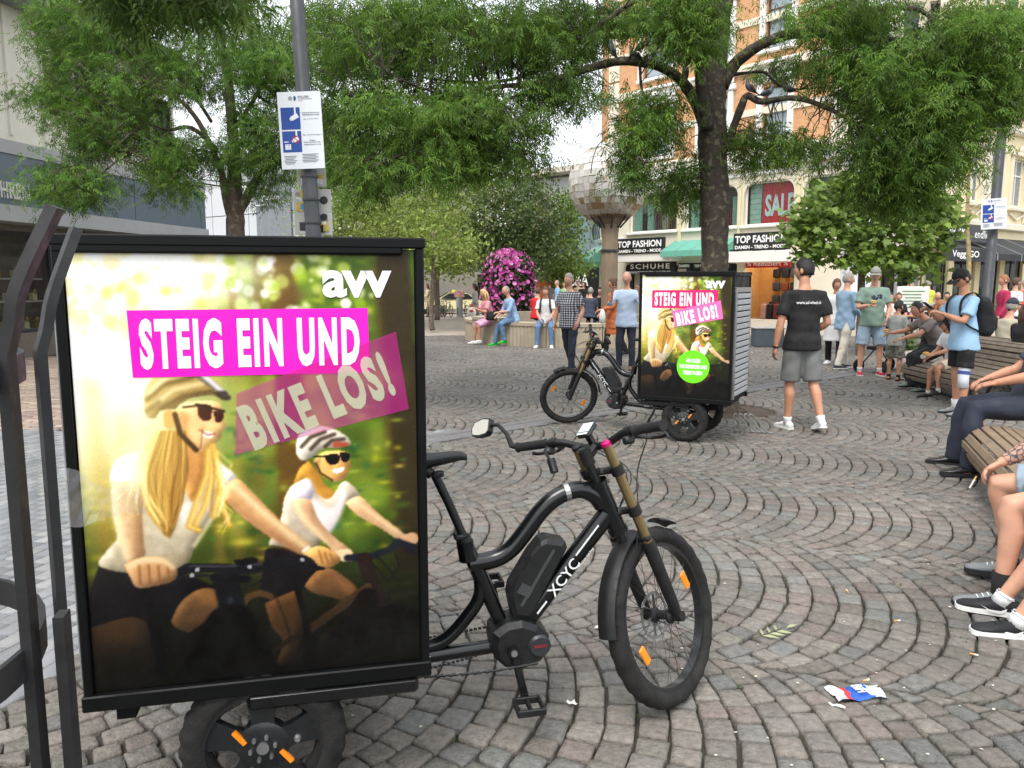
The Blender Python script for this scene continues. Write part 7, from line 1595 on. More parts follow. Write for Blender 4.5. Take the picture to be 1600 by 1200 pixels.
# pigeons on the branches
m_pig = mat('pigeon_grey', srgb(92, 98, 108), .7, var=.2, scale=30); m_pigd = mat('pigeon_dark', srgb(44, 46, 52), .7, var=.2, scale=30)
def pigeon(label, px, py, t, az, dark, lean=20):
    c = at(px, py, t); r = thing('pigeon', label, 'pigeon', c, R(az), 'pigeons on the ash branches'); r.scale = (.68,)*3; A, B = (m_pigd, m_pigd) if dark else (m_pig, m_pigd); M = Matrix.Rotation(R(-lean), 3, 'Y')
    def P(x, z, y=0): return tuple(M @ Vector((x, y, z)))
    mb = MB(); pts = [(-.12, -.012, .006), (-.10, -.006, .03), (-.05, 0, .052), (.02, .01, .06), (.07, .035, .05), (.09, .065, .034), (.105, .095, .026), (.12, .12, .026), (.132, .135, .018), (.142, .137, .004)]
    mb.tube([P(x, z) for x, z, _ in pts], [w for *_, w in pts], 12, ry=[w*.92 for *_, w in pts]); mb.build('body', A, r, smooth=True)
    mb = MB(); mb.tube([P(.136, .136), P(.158, .128)], [.006, .001], 6); mb.build('beak', m_dark, r)
    for s in (-1, 1):
        mb = MB(); mb.tube([P(.05, .03, s*.045), P(0, .015, s*.056), P(-.07, -.005, s*.042), P(-.15, -.02, s*.016)], [.018, .036, .026, .004], 8, ry=[.008, .012, .01, .003], up=(0, 0, 1)); mb.build('wing', B, r, smooth=True)
        mb = MB(); mb.tube([P(.01, -.05, s*.02), (.01, s*.02, -.085)], .005, 6); 
        for k in (-1, 0, 1): mb.tube([(.01, s*.02, -.083), (.035, s*.02+k*.014, -.088)], .0035, 5)
        mb.build('leg', mat('pigeon_leg', srgb(150, 70, 66), .7), r)
    mb = MB(); mb.tube([P(-.09, -.005), P(-.16, -.02), P(-.215, -.028)], [.022, .026, .03], 8, ry=[.014, .007, .005], up=(0, 1, 0)); mb.build('tail', B, r, smooth=True)
for px, py, t, az, dk, ln, lb in ((980, 42, 9.95, 250, True, 62, 'dark upright pigeon on the topmost left limb of the big ash'), (956, 80, 9.5, 200, False, 35, 'plump grey pigeon furthest left on the main limb of the big ash'), (992, 86, 9.55, 160, False, 15, 'grey pigeon sitting low on the left limb, in front of a darker one'), (1000, 74, 9.75, 20, True, 30, 'dark pigeon half hidden behind the low sitting grey one'),
                                  (1071, 112, 9.8, 240, False, 50, 'grey pigeon alone on the stub close left of the trunk'), (1172, 138, 9.62, 185, False, 25, 'grey pigeon nearest the trunk on the right fork'), (1198, 146, 9.56, 0, False, 5, 'grey pigeon in the middle of the three on the right fork'), (1232, 140, 9.5, 180, True, 5, 'dark crouching pigeon outermost on the right fork'), (404, 188, 12.9, 200, True, 30, 'dark pigeon on the left ash behind the lamp post')):
    pigeon(lb, px, py, t, az, dk, ln)

# taxi, parked bicycles, bollards across the square
def taxi():
    a = at(690, 480, 43); c = Vector((a.x+.6, a.y, 0)); r = thing('taxi', 'cream taxi saloon with a roof sign parked beyond the trees', 'taxi', c, R(180+8)); r.scale = (.82,)*3; m_body = mat('taxi_cream', srgb(226, 216, 172), .3, var=.03, coat=.5)
    side = [(-2.3, .35), (-2.32, .72), (-2.2, .92), (-1.6, .98), (-1.05, 1.38), (-.5, 1.45), (.3, 1.43), (1.0, 1.02), (2.0, .86), (2.32, .66), (2.34, .35)]; V = []; F = []; n = len(side)
    for y, f in ((-.88, 1), (-.9, 1), (.9, 1), (.88, 1)):
        for x, z in side: V.append((x, y*(1 if z < 1.0 else .78), z))
    for k in range(3):
        for i in range(n): F.append((k*n+i, k*n+(i+1) % n, (k+1)*n+(i+1) % n, (k+1)*n+i))
    F += [tuple(range(n))[::-1], tuple(range(3*n, 4*n))]; mb = MB(); mb.add(V, F); mb.build('body', m_body, r, smooth=30)
    for s in (-1, 1):
        for P in ([(-1.45, 1.0), (-1.0, 1.34), (-.35, 1.39), (-.35, 1.0)], [(-.28, 1.0), (-.28, 1.39), (.28, 1.38), (.85, 1.03)]): mb = MB(); mb.prism(P, (0, s*.80, 0), (1, 0, 0), (0, 0, 1), (0, s*.03, 0)); V2 = [(x, y*(1 if z > 1.2 else 1.08), z) for x, y, z in mb.v]; mb.v = V2; mb.build('window', m_glass, r)
        for x in (-1.4, 1.45):
            w = MB(); w.lathe([(.0, -.1), (.2, -.11), (.32, -.1), (.33, 0), (.32, .1), (0, .1)], 22, c=(x, s*.82, .33), axis='Y'); wl = w.build('wheel', m_rub, r, smooth=40); w = MB(); w.lathe([(0, s*.115), (.2, s*.115), (.21, s*.1)], 16, c=(x, s*.82, .33), axis='Y'); w.build('hubcap', m_alu, wl)
        mb = MB(); mb.box((2.28, s*.62, .68), (.12, .36, .14), bev=.03); mb.build('headlight', mat('headlight_glass', srgb(210, 214, 216), .1, spec=.8), r); mb = MB(); mb.box((-2.27, s*.66, .8), (.1, .3, .16), bev=.03); mb.build('tail_light', mat('tail_light_red', srgb(150, 20, 20), .2), r)
    mb = MB(); mb.prism([(.36, 1.42), (1.0, 1.06), (.98, 1.02), (.3, 1.4)], (0, -.66, .03), (1, 0, 0), (0, 0, 1), (0, 1.32, 0)); mb.build('windscreen', m_glass, r)
    mb = MB(); mb.box((-.1, 0, 1.52), (.22, .7, .15), bev=.03); mb.build('roof_sign', mat('taxi_sign_yellow', srgb(240, 214, 60), .4), r)
taxi()
def bicycle(label, px, py, t, az):
    c = gr(px, py); c = at(px, py, t); c.z = 0; r = thing('bicycle', label, 'bicycle', c, R(az), 'bicycles parked by the taxi'); r.scale = (.85,)*3
    for x in (-.52, .52):
        w = MB(); w.tube([(x+.33*math.cos(a), 0, .34+.33*math.sin(a)) for a in np.linspace(0, 2*math.pi, 22, endpoint=False)], .02, 6, closed=True); w = w.build('wheel', m_rub, r); sp = MB()
        for k in range(9): a = k*math.pi/9; sp.tube([(x+.32*math.cos(a), 0, .34+.32*math.sin(a)), (x-.32*math.cos(a), 0, .34-.32*math.sin(a))], .003, 3, cap=False)
        sp.build('spokes', m_steel, w, kind='stuff')
    mb = MB()
    for a, b in (((-.52, .34), (-.12, .3)), ((-.12, .3), (-.28, .85)), ((-.12, .3), (.36, .78)), ((-.26, .78), (.34, .86)), ((-.52, .34), (-.25, .75)), ((.52, .34), (.33, .95))): mb.tube([(a[0], 0, a[1]), (b[0], 0, b[1])], .02, 6)
    mb.build('frame', mat('bicycle_paint', srgb(52, 60, 70), .4), r)
    mb = MB(); mb.tube([(.3, -.28, 1.05), (.36, 0, 1.0), (.3, .28, 1.05)], .014, 6); mb.build('handlebar', m_dark, r); mb = MB(); mb.tube([(-.4, 0, .9), (-.28, 0, .9), (-.14, 0, .9)], [.07, .06, .02], 8, ry=[.02, .025, .012], up=(0, 1, 0)); mb.build('saddle', m_dark, r)
for i, (px, az, lb) in enumerate(((668, 100, 'parked bicycle half behind the slim trunk left of the taxi'), (684, 300, 'parked bicycle leftmost in the gap between trunk and poster pillar'), (692, 285, 'parked bicycle in the middle of the row before the taxi'), (700, 295, 'parked bicycle rightmost of the row before the taxi'), (724, 250, 'parked bicycle right of the grey poster pillar by the taxi'))): bicycle(lb, px, 490, 38.5+.4*(i % 2), az)
c = at(718, 480, 38); c.z = 0; r = thing('info_post', 'grey short post with a white red panel before the taxi', 'post', c); mb = MB(); mb.tube([(0, 0, 0), (0, 0, 1.0)], .16, 12); mb.build('post', mat('grey_pillar', (0, 0, 0)), r); mb = MB(); mb.box((0, -.1, 1.15), (.5, .06, .32), bev=.02); mb.build('panel', mat('panel_white_red', srgb(206, 150, 146), .5, var=.5, scale=9), r)
c = at(844, 480, 40); c.z = 0; r = thing('advert_stand', 'orange and yellow advertising stand with a blue round sign by the black shop front', 'advert stand', c); mb = MB(); mb.box((.2, 0, 1.15), (.75, .12, 1.3), bev=.02); mb.build('poster_panel', mat('stand_orange', srgb(226, 120, 66), .5, var=.3, scale=5), r); mb = MB(); mb.box((-.32, -.1, 1.2), (.2, .1, 1.0), bev=.02); mb.build('side_panel', mat('stand_yellow', srgb(232, 214, 60), .5, var=.2), r)
mb = MB(); mb.tube([(-.62, 0, 0), (-.62, 0, 2.3)], .04, 8); mb.build('post', m_steel, r); mb = MB(); mb.lathe([(0, -.02), (.25, -.02), (.25, .02), (0, .02)], 18, c=(-.62, -.05, 2.0), axis='Y'); mb.build('round_sign', m_blue, r)
# planter box behind the walking man, cafe fence, tables, menu board
c = at(1200, 500, 20); c.z = 0; r = thing('planter', 'dark blue grey planter box behind the black T-shirt man', 'planter', c); mb = MB(); mb.box((-.0, 0, .24), (.75, .4, .48), bev=.02); mb.build('box', mat('planter_slate', srgb(72, 82, 90), .6, bump=.2), r); mb = MB(); mb.box((0, 0, .485), (.79, .44, .035), bev=.01); mb.build('rim', mat('pale_pillar_cap', srgb(150, 152, 152), .6), r)
def cafe_table(label, px, py, t):
    c = at(px, py, t); z = c.z; c.z = 0; r = thing('cafe_table', label, 'table', c, 0, 'cafe tables'); z = .75
    mb = MB(); mb.box((0, 0, z), (.9, .7, .04), bev=.008); mb.build('tabletop', mat('honey_wood', srgb(176, 124, 70), .5, var=.2, scale=5), r)
    for sx in (-1, 1):
        for sy in (-1, 1): mb = MB(); mb.box((sx*.4, sy*.3, z/2-.01), (.05, .05, z-.02)); mb.build('leg', m_dark, r)
cafe_table('wooden cafe table behind the green T-shirt man', 1413, 470, 21); cafe_table('wooden cafe table right of the lamp post', 1585, 470, 19)
def shrub(label, px, py, t, w, h, name='potted_plant'):
    c = at(px, py, t); c.z = 0; r = thing(name, label, 'potted plant', c); g = np.random.default_rng(px); mb = MB(); mb.tube([(0, 0, 0), (0, 0, .34)], [w*.5, w*.62], 10); mb.build('pot', mat('zinc_pot', srgb(130, 134, 134), .5, metal=.3), r)
    n = 260; P = np.column_stack([g.normal(0, w*.45, n), g.normal(0, w*.45, n), .34+np.abs(g.normal(0, h*.45, n)), g.uniform(0, 1, n)]); V, F, C = plain_leaves(P, g, .12, .05, (.08, .14, .03), (.14, .2, .05)); obj('foliage', np_mesh('foliage', V, F, C), m_leaf2, r, kind='stuff')
shrub('green plant in a zinc pot between the boy and the seated women', 1420, 500, 14.4, .22, .3); shrub('green plant in a pot beside the lamp post on the right', 1530, 480, 17, .25, .4)
c = at(1425, 480, 24); c.z = 0; r = thing('menu_board', 'white menu board standing behind the blonde woman', 'menu board', c); mb = MB(); mb.box((0, 0, 1.15), (1.0, .05, .8), bev=.01); mb.build('board', m_white, r); mb = MB()
for k in range(6): mb.box((-.05*(k % 2), -.03, 1.4-k*.1), (.7-.1*(k % 3), .004, .03))
mb.build('print', mat('menu_green', srgb(90, 140, 90), .6), r)
for s in (-1, 1): mb = MB(); mb.box((s*.42, 0, .38), (.04, .05, .76)); mb.build('leg', m_dark, r)
fc_ = at(1500, 470, 21.5); r = thing('cafe_fence', 'dark metal cafe railing behind the backpack man', 'railing', (fc_.x-1.4, fc_.y, 0), R(-4))
mb = MB(); mb.box((1.6, 0, 1.0), (3.2, .04, .04)); mb.build('rail', m_dark, r)
mb = MB(); mb.box((1.6, 0, .12), (3.2, .04, .04)); mb.build('rail', m_dark, r)
for k in range(22): mb = MB(); mb.box((.1+k*.143, 0, .55), (.018, .018, .86)); mb.build('baluster', m_dark, r)
# rack stand behind the second trike, street ends of wire hoops
c = at(1150, 640, 8.3); c.z = 0; r = thing('cycle_stand', 'bent steel wire hoops on the ground right of the second trike', 'cycle stand', c, R(-10))
for k in range(4): mb = MB(); x = k*.055; mb.tube([tuple(p) for p in smooth_path([(x, 0, .0), (x-.02, 0, .2), (x+.03, .02, .19), (x+.16, .04, .03), (x+.24, .05, .015)], 4)], .006, 6); mb.build('hoop', m_alu, r, smooth=True)
# ---------------------------------------------------------------- people
tmp_scene = bpy.data.scenes.new('remesh_bench'); tmp_vl = tmp_scene.view_layers[0]
def fuse(mb, voxel, smooth=3):                      # overlapping closed shapes -> one continuous surface
    me = bpy.data.meshes.new('t'); me.from_pydata([tuple(v) for v in mb.v], [], mb.f); o = bpy.data.objects.new('t', me); tmp_scene.collection.objects.link(o)
    bm = bmesh.new(); bm.from_mesh(me); bmesh.ops.recalc_face_normals(bm, faces=bm.faces); bm.to_mesh(me); bm.free()
    m = o.modifiers.new('r', 'REMESH'); m.mode = 'VOXEL'; m.voxel_size = voxel
    s = o.modifiers.new('s', 'SMOOTH'); s.factor = .5; s.iterations = smooth
    tmp_vl.update(); dg = tmp_vl.depsgraph; dg.update(); r = bpy.data.meshes.new_from_object(o.evaluated_get(dg))
    n = len(r.vertices); V = np.empty(n*3, np.float32); r.vertices.foreach_get('co', V); F = [tuple(p.vertices) for p in r.polygons]
    bpy.data.objects.remove(o); bpy.data.meshes.remove(me); bpy.data.meshes.remove(r); return V.reshape(-1, 3), F
def wrinkle(V, amp, f, seed):
    g = np.random.default_rng(seed); d = np.zeros(len(V)); 
    for k in range(7):
        w = unit(g.normal(size=3))*f*g.uniform(.6, 1.8); w[2] *= 1.3; d += np.sin(V @ w+g.uniform(0, 6.3)+1.3*np.sin(V @ unit(g.normal(size=3))*f*.5))*g.uniform(.4, 1)
    c = V.mean(0); return V+unit((V-c)*np.array([1, 1, .15]))*(d*amp/2.5)[:, None]
SKIN = [mat('skin_light', srgb(200, 150, 124), .5, var=.14, scale=13, bump=.12, bscale=140), mat('skin_tan', srgb(186, 134, 106), .5, var=.14, scale=13, bump=.12, bscale=140), mat('skin_brown', srgb(142, 96, 70), .55, var=.1, scale=6)]
m_eye = mat('eye_white', srgb(225, 222, 216), .2, var=0); m_iris = mat('eye_dark', srgb(40, 30, 24), .2, var=0); m_lip = mat('lip', srgb(160, 96, 84), .5, var=0); m_brow = mat('brow_hair', srgb(52, 40, 32), .8, var=0)
def cloth(name, c, var=.12, sc=4, **k): return mat(name, c, .85, var=var, scale=sc, bump=.15, bscale=220, **k)
def hdir(yaw, pitch):            # head basis: yaw left positive, pitch down positive
    return Matrix.Rotation(yaw, 3, 'Z') @ Matrix.Rotation(pitch, 3, 'Y')
def head_geo(n=26, k=20, f=1.0, kind='skin', g=None):
    V = []; F = []
    for i in range(k+1):
        th = math.pi*i/k
        for j in range(n):
            a = 2*math.pi*j/n; x, y, z = math.sin(th)*math.cos(a), math.sin(th)*math.sin(a), math.cos(th); fr = max(0, x)
            w = 1-.34*max(0, -z)**1.5; px = x*.098*(1-.10*max(0, -z)); py = y*.076*w; pz = z*.120
            if x < 0 and z < 0: px *= 1-.32*z*z
            if x > 0:
                if z < -.2: px += .010*math.exp(-((z+.75)/.25)**2)*math.exp(-(y/.35)**2)
                px += .024*math.exp(-((z+.16)/.16)**2)*math.exp(-(y/.16)**2)*1.0+.010*math.exp(-((z-.05)/.2)**2)*math.exp(-(y/.12)**2)
                px -= .010*math.exp(-((z-.12)/.11)**2)*math.exp(-((abs(y)-.36)/.16)**2)
                px += .006*math.exp(-((z-.3)/.09)**2)*math.exp(-((abs(y)-.3)/.3)**2)+.006*math.exp(-((z+.48)/.09)**2)*math.exp(-(y/.25)**2)
            V.append(Vector((px*f, py*f, pz*f)))
    for i in range(k):
        for j in range(n): F.append((i*n+j, (i+1)*n+j, (i+1)*n+(j+1) % n, i*n+(j+1) % n))
    return V, F, n, k
def hair_shell(line, thick, rough, n=30, k=22, seed=1, long_=0):
    """closed shell that stands out of the skull only where hair grows; line(az) = lowest hair height"""
    g = random.Random(seed); V = []; F = []
    for i in range(k+1):
        th = math.pi*i/k
        for j in range(n):
            a = 2*math.pi*j/n; x, y, z = math.sin(th)*math.cos(a), math.sin(th)*math.sin(a), math.cos(th); az = abs(math.atan2(y, x)); on = z > line(az)
            f = (1+thick+rough*(noise.noise(Vector((x*6+seed, y*6, z*6)))+.6*noise.noise(Vector((x*15, y*15+seed, z*15))))+g.uniform(-.6, 1)*rough*.35) if on else .9
            w = 1-.3*max(0, -z)**1.5; V.append(Vector((x*.098*f-.004, y*.078*w*f, z*.121*f+.002)))
    for i in range(k):
        for j in range(n): F.append((i*n+j, (i+1)*n+j, (i+1)*n+(j+1) % n, i*n+(j+1) % n))
    return V, F
LINES = {'short': lambda a: .52 if a < .75 else (.52-(a-.75)*1.25 if a < 1.4 else -.52), 'long': lambda a: .5 if a < .7 else (.5-(a-.7)*2.2 if a < 1.3 else -.85), 'bald': lambda a: 2 if a < 1.4 else (.1 if a < 1.7 else -.3), 'cap': lambda a: .38 if a < 1.2 else .18}
def hand(mb, w, d, inn, size=1, curl=.5, m=0, nf=6):
    """palm and five separate fingers from the wrist; d = forearm direction, inn = palm normal"""
    d = Vector(d).normalized(); inn = Vector(inn); inn = (inn-d*inn.dot(d)).normalized(); s = d.cross(inn); w = Vector(w); S = size
    mb.tube([w-d*.02*S, w+d*.02*S, w+d*.055*S, w+d*.09*S], [.026*S, .032*S, .040*S, .038*S], 8, m, ry=[.022*S, .017*S, .016*S, .012*S], up=tuple(s))
    for k, (o, L) in enumerate(((-.03, .064), (-.0105, .076), (.0105, .072), (.029, .056))):
        p = w+d*.085*S+s*o*S; a = curl*.8; P = [p]; dd = d.copy()
        for q in range(3): dd = (dd*math.cos(a)+inn*math.sin(a)).normalized(); p = p+dd*L*S*(.42, .33, .25)[q]; P.append(p); a = curl
        mb.tube(P, [.0092*S, .0088*S, .008*S, .0055*S], nf, m)
    p = w+d*.025*S-s*.028*S; q = p+(d*.6-s*.75+inn*.25).normalized()*.04*S; r_ = q+(d*.9-s*.1+inn*.4).normalized()*.032*S; mb.tube([p, q, r_], [.013*S, .0105*S, .007*S], nf, m)
def shoe(root, ank, dr, mats, S=1, h=.075, up_tilt=0, label=None, sole=.022, low=True):
    d = Vector((dr[0], dr[1], 0)).normalized(); s = Vector((-d.y, d.x, 0)); a = Vector(ank); g0 = Vector((a.x, a.y, a.z-h*S)); T_ = Matrix.Rotation(up_tilt, 3, s)
    def W(x, y, z): return tuple(a+T_ @ (d*x*S+s*y*S+Vector((0, 0, z*S-h*S))))
    st = [(-.075, .020, .055), (-.068, .030, .075), (-.04, .036, .085), (0, .038, .088), (.04, .040, .078), (.085, .044, .060), (.125, .047, .048), (.165, .043, .042), (.188, .030, .034), (.197, .014, .027)]
    n = 12; up = MB(); V = []; F = []
    for x, w, z in st:
        for j in range(n): b = 2*math.pi*j/n; c_, s_ = math.cos(b), math.sin(b); V.append(W(x, w*math.copysign(abs(c_)**.8, c_), sole*.7+(z-sole*.7)*(.5+.5*s_)))
    for i in range(len(st)-1):
        for j in range(n): F.append((i*n+j, i*n+(j+1) % n, (i+1)*n+(j+1) % n, (i+1)*n+j))
    F += [tuple(range(n)), tuple((len(st)-1)*n+j for j in range(n))]; up.add(V, F, 0)
    o = up.build('shoe', mats[0], root, smooth=True)
    sl = MB(); V = []; F = []
    out = [(x-(.004 if x < 0 else -.004), w+.004) for x, w, z in st]; m_ = len(out)
    for z in (0, sole): 
        for x, w in out: V.append(W(x, w, z))
        for x, w in out[::-1]: V.append(W(x, -w, z))
    q = 2*m_; F = [tuple(range(q)), tuple(range(q, 2*q))]+[(i, (i+1) % q, q+(i+1) % q, q+i) for i in range(q)]; sl.add(V, F); sl.build('sole', mats[1], o)
    lc = MB()
    for k in range(4): x = .03+k*.022; lc.tube([W(x, -.02, .088-.35*x), W(x+.004, 0, .095-.35*x), W(x, .02, .088-.35*x)], .003*S, 4)
    lc.build('laces', mats[2], o, kind='stuff'); return o

def person(label, pos, az, h=1.75, lean=0, legs=((3, 3, 3), (-3, 3, 3)), arms=((5, 8, 12, 5), (5, 8, 12, 5)), head=(0, 5), skin=0, wd=1.0, sh=1.0, hip=1.0, belly=0, pelvis=None, twist=0,
           top=None, sleeve='short', hem=-.10, bottom=None, blen='long', hair='short', hairm=None, cap=None, shoes=None, sock=None, vox=.016, group=None, curl=(.5, .5), skirt=None, toe=8, seed=1, headscale=1.0, fat=1.0, face=True, legroom=1.0, foot=True, tilt=(0, 0), palms=None, collar=False):
    vox = max(vox, min(vox*1.4, .025)); S = h/1.75; root = thing('person', label, 'person', (0, 0, 0), R(az), group); sk = SKIN[skin]
    V3 = Vector; ln = R(lean); sd = V3((math.sin(ln), 0, math.cos(ln))); P0 = V3((0, 0, 0)); bx = V3((math.cos(ln), 0, -math.sin(ln)))
    spt = lambda s, dx=0, dy=0: P0+sd*s+bx*dx+V3((0, dy, 0))
    J = {}
    for i, sgn in ((0, 1), (1, -1)):
        tp, ab, kb = [R(v) for v in legs[i][:3]]; hp_ = V3((0, sgn*.09*hip, -.02)); kd = V3((math.sin(tp), sgn*math.sin(ab), -math.cos(tp))).normalized(); kn = hp_+kd*.435
        sp_ = tp-kb; ad = V3((math.sin(sp_), sgn*math.sin(ab)*.25, -math.cos(sp_))).normalized(); an = kn+ad*.425; J['hip', i] = hp_; J['knee', i] = kn; J['ank', i] = an
        up_, ao, fp, inn = [R(v) for v in arms[i][:4]]; s0 = spt(.448, 0, sgn*.166*sh*wd); ud = V3((math.sin(up_)*math.cos(ao), sgn*math.sin(ao), -math.cos(up_)*math.cos(ao))); el = s0+ud*.29
        fd = V3((math.sin(fp)*math.cos(inn), -sgn*math.sin(fp)*math.sin(inn)+(sgn*math.sin(ao)*.4 if fp < .6 else 0), -math.cos(fp))).normalized(); J['sh', i] = s0; J['el', i] = el; J['wr', i] = el+fd*.25; J['fd', i] = fd
    low = min(J['ank', 0].z, J['ank', 1].z)-.078
    # world placement
    if pelvis is None: off = V3((pos[0], pos[1], -low*S))
    else: off = V3(pelvis); off.z = max(off.z, -low*S)
    root.location = off; root.scale = (S, S, S)
    # ---- body: one continuous surface
    mb = MB()
    prof = [(-.12, .08, .07), (-.06, .14, .10), (0, .16*hip, .112), (.08, .150*hip, .108+belly*.5), (.18, .135*wd, .098+belly), (.29, .148*wd, .108+belly*.7), (.38, .160*wd*sh, .113), (.44, .150*wd*sh, .100), (.485, .112*wd*sh, .080), (.52, .072, .062), (.56, .056, .056), (.60, .053, .055), (.66, .050, .052)]
    mb.tube([spt(s, .012 if .2 < s < .45 else (.012 if s > .52 else 0)) for s, *_ in prof], [w*fat for _, w, _ in prof], 18, ry=[d*fat for *_, d in prof], up=(0, 1, 0))
    for i, sgn in ((0, 1), (1, -1)):
        a, b, c = J['hip', i], J['knee', i], J['ank', i]; bk = V3((-.018, 0, 0))
        mb.tube([a+V3((0, 0, .03)), a+(b-a)*.12, a+(b-a)*.5, a+(b-a)*.88, b, b+(c-b)*.1, b+(c-b)*.3+bk, b+(c-b)*.6+bk*.5, b+(c-b)*.9, c, c+(c-b).normalized()*.05], [.085*fat, .088*fat, .072*fat, .055, .054, .052, .057, .045, .036, .036, .036], 12)
        mb.tube([c+V3((-.02, 0, -.035)), c+V3((.06, sgn*.01, -.05)), c+V3((.12, sgn*.015, -.055))], [.03, .032, .022], 8)
        s0, e, w = J['sh', i], J['el', i], J['wr', i]; mb.tube([spt(.455, 0, sgn*.09*sh), s0, s0+(e-s0)*.25, s0+(e-s0)*.6, e, e+(w-e)*.25, e+(w-e)*.6, w, w+(w-e)*.08], [.06, .056, .052, .046*fat, .040, .044, .037, .027, .026], 10)
    V, F = fuse(mb, vox); Mb = MB(); Mb.v = [tuple(v) for v in V]; Mb.f = list(F); Mb.m = [0]*len(F)
    hc = spt(.715, .03+.02*math.sin(R(head[1]))); hc.z -= .012*abs(math.sin(R(head[1]))); HM = hdir(R(head[0]), R(head[1])+ln*.35); hs = headscale
    HV, HF, hn, hk = head_geo(); lipi = []
    fm = []
    for f in HF:
        c = sum((HV[i] for i in f), Vector())/4; x, y, z = c.x/.098, c.y/.076, c.z/.12
        fm.append(1 if (x > .6 and -.56 < z < -.42 and abs(y) < .26) else 2 if (x > .55 and .24 < z < .34 and .16 < abs(y) < .58) else 0)
    Mb.add([hc+HM @ (v*hs) for v in HV], HF, 0); Mb.m[-len(HF):] = fm
    for sgn in (1, -1):
        Mb.sph(hc+HM @ (V3((-.008, sgn*.078, -.008))*hs), (.020*hs, .009*hs, .030*hs), 8, 6, 0, HM)
        if face: Mb.sph(hc+HM @ (V3((.0765, sgn*.030, .013))*hs), .0115*hs, 8, 6, 3); Mb.sph(hc+HM @ (V3((.0832, sgn*.0295, .012))*hs), .0066*hs, 6, 4, 4)
    for i, sgn in ((0, 1), (1, -1)):
        pn = palms[i] if palms else (V3((0, -sgn, 0)) if J['fd', i].z < -.6 else V3((0, -sgn*.3, 1 if False else -1)))
        hand(Mb, J['wr', i], J['fd', i], pn, 1.0, curl[i])
    Mb.build('body', [sk, m_lip, m_brow, m_eye, m_iris], root, smooth=True)
    # ---- clothes
    if top:
        t = MB(); pr = [(hem-.015, .205*hip, .156), (hem+.02, .207*hip, .158+belly*.4), (.0, .194*hip, .146+belly*.5), (.08, .176*hip, .132+belly*.8), (.18, .162*wd, .124+belly), (.29, .166*wd, .126+belly*.8), (.38, .176*wd*sh, .128), (.44, .166*wd*sh, .114), (.485, .126*wd*sh, .092), (.515, .082, .074)]
        pr = [q for q in pr if q[0] <= .0 or True]
        t.tube([spt(s, .012 if .2 < s < .45 else 0) for s, *_ in pr], [w*fat for _, w, _ in pr], 18, ry=[d*fat for *_, d in pr], up=(0, 1, 0))
        if collar: t.tube([spt(.50), spt(.54)], [.07, .066], 14, ry=[.072, .068], up=(0, 1, 0))
        for i, sgn in ((0, 1), (1, -1)):
            s0, e, w = J['sh', i], J['el', i], J['wr', i]
            if sleeve == 'short': t.tube([spt(.450, 0, sgn*.08*sh), s0, s0+(e-s0)*.3, s0+(e-s0)*.72], [.066, .068, .071, .076*fat], 10)
            elif sleeve == 'long': t.tube([spt(.450, 0, sgn*.08*sh), s0, s0+(e-s0)*.4, e, e+(w-e)*.4, w-(w-e)*.04], [.068, .068, .063, .055, .050, .040], 10)
            elif sleeve == 'rolled': t.tube([spt(.450, 0, sgn*.08*sh), s0, s0+(e-s0)*.4, e, e+(w-e)*.22], [.068, .068, .063, .057, .056], 10)
        V, F = fuse(t, vox*.95, 2); V = wrinkle(V, .007, 26, seed); x = MB(); x.v = [tuple(v) for v in V]; x.f = F; x.m = [0]*len(F); x.build('shirt', top, root, smooth=True)
    if bottom:
        t = MB(); t.tube([spt(-.13), spt(-.06), spt(.0), spt(.075)], [q*legroom*fat for q in (.10, .158*hip, .172*hip, .158*hip)], 18, ry=[q*fat for q in (.09, .12, .126, .116+belly*.4)], up=(0, 1, 0))
        for i, sgn in ((0, 1), (1, -1)):
            a, b, c = J['hip', i], J['knee', i], J['ank', i]; lg = legroom*fat
            if blen == 'long': t.tube([a+V3((0, 0, .02)), a+(b-a)*.15, a+(b-a)*.55, b, b+(c-b)*.3, b+(c-b)*.7, c+(c-b)*.06], [.092*lg, .096*lg, .086*lg, .072*lg, .068*lg, .062*lg, .060*lg], 12)
            else: f = {'short': .8, 'knee': .98, 'mini': .52}[blen]; t.tube([a+V3((0, 0, .02)), a+(b-a)*.15, a+(b-a)*.5, a+(b-a)*f], [.092*lg, .097*lg, .098*lg, .098*lg], 12)
        V, F = fuse(t, vox*.95, 2); V = wrinkle(V, .008, 24, seed+5); x = MB(); x.v = [tuple(v) for v in V]; x.f = F; x.m = [0]*len(F); x.build('shorts' if blen != 'long' else 'trousers', bottom, root, smooth=True)
    if skirt:
        t = MB(); ka = (J['knee', 0]+J['knee', 1])/2; ends = {'knee': ka, 'long': (J['ank', 0]+J['ank', 1])/2}[skirt[1]]; hp_ = V3((0, 0, -.05))
        if skirt[1] == 'long' and abs(ka.x) > .2: pts = [spt(.08), hp_, hp_+(ka-hp_)*.5, ka, ka+(ends-ka)*.5, ends]; wds = [.15, .18, .18, .17, .16, .17]; dps = [.12, .13, .11, .10, .12, .13]
        else: pts = [spt(.09), hp_, hp_+(ends-hp_)*.5, ends]; wds = [.145, .18*hip, .19*hip, .20*hip]; dps = [.115, .135, .12 if abs(ka.x) > .2 else .15, .10 if abs(ka.x) > .2 else .17]
        t.tube(pts, wds, 18, ry=dps, up=(0, 1, 0)); V, F = fuse(t, vox, 2); V = wrinkle(V, .008, 20, seed+7); x = MB(); x.v = [tuple(v) for v in V]; x.f = F; x.m = [0]*len(F); x.build('skirt', skirt[0], root, smooth=True)
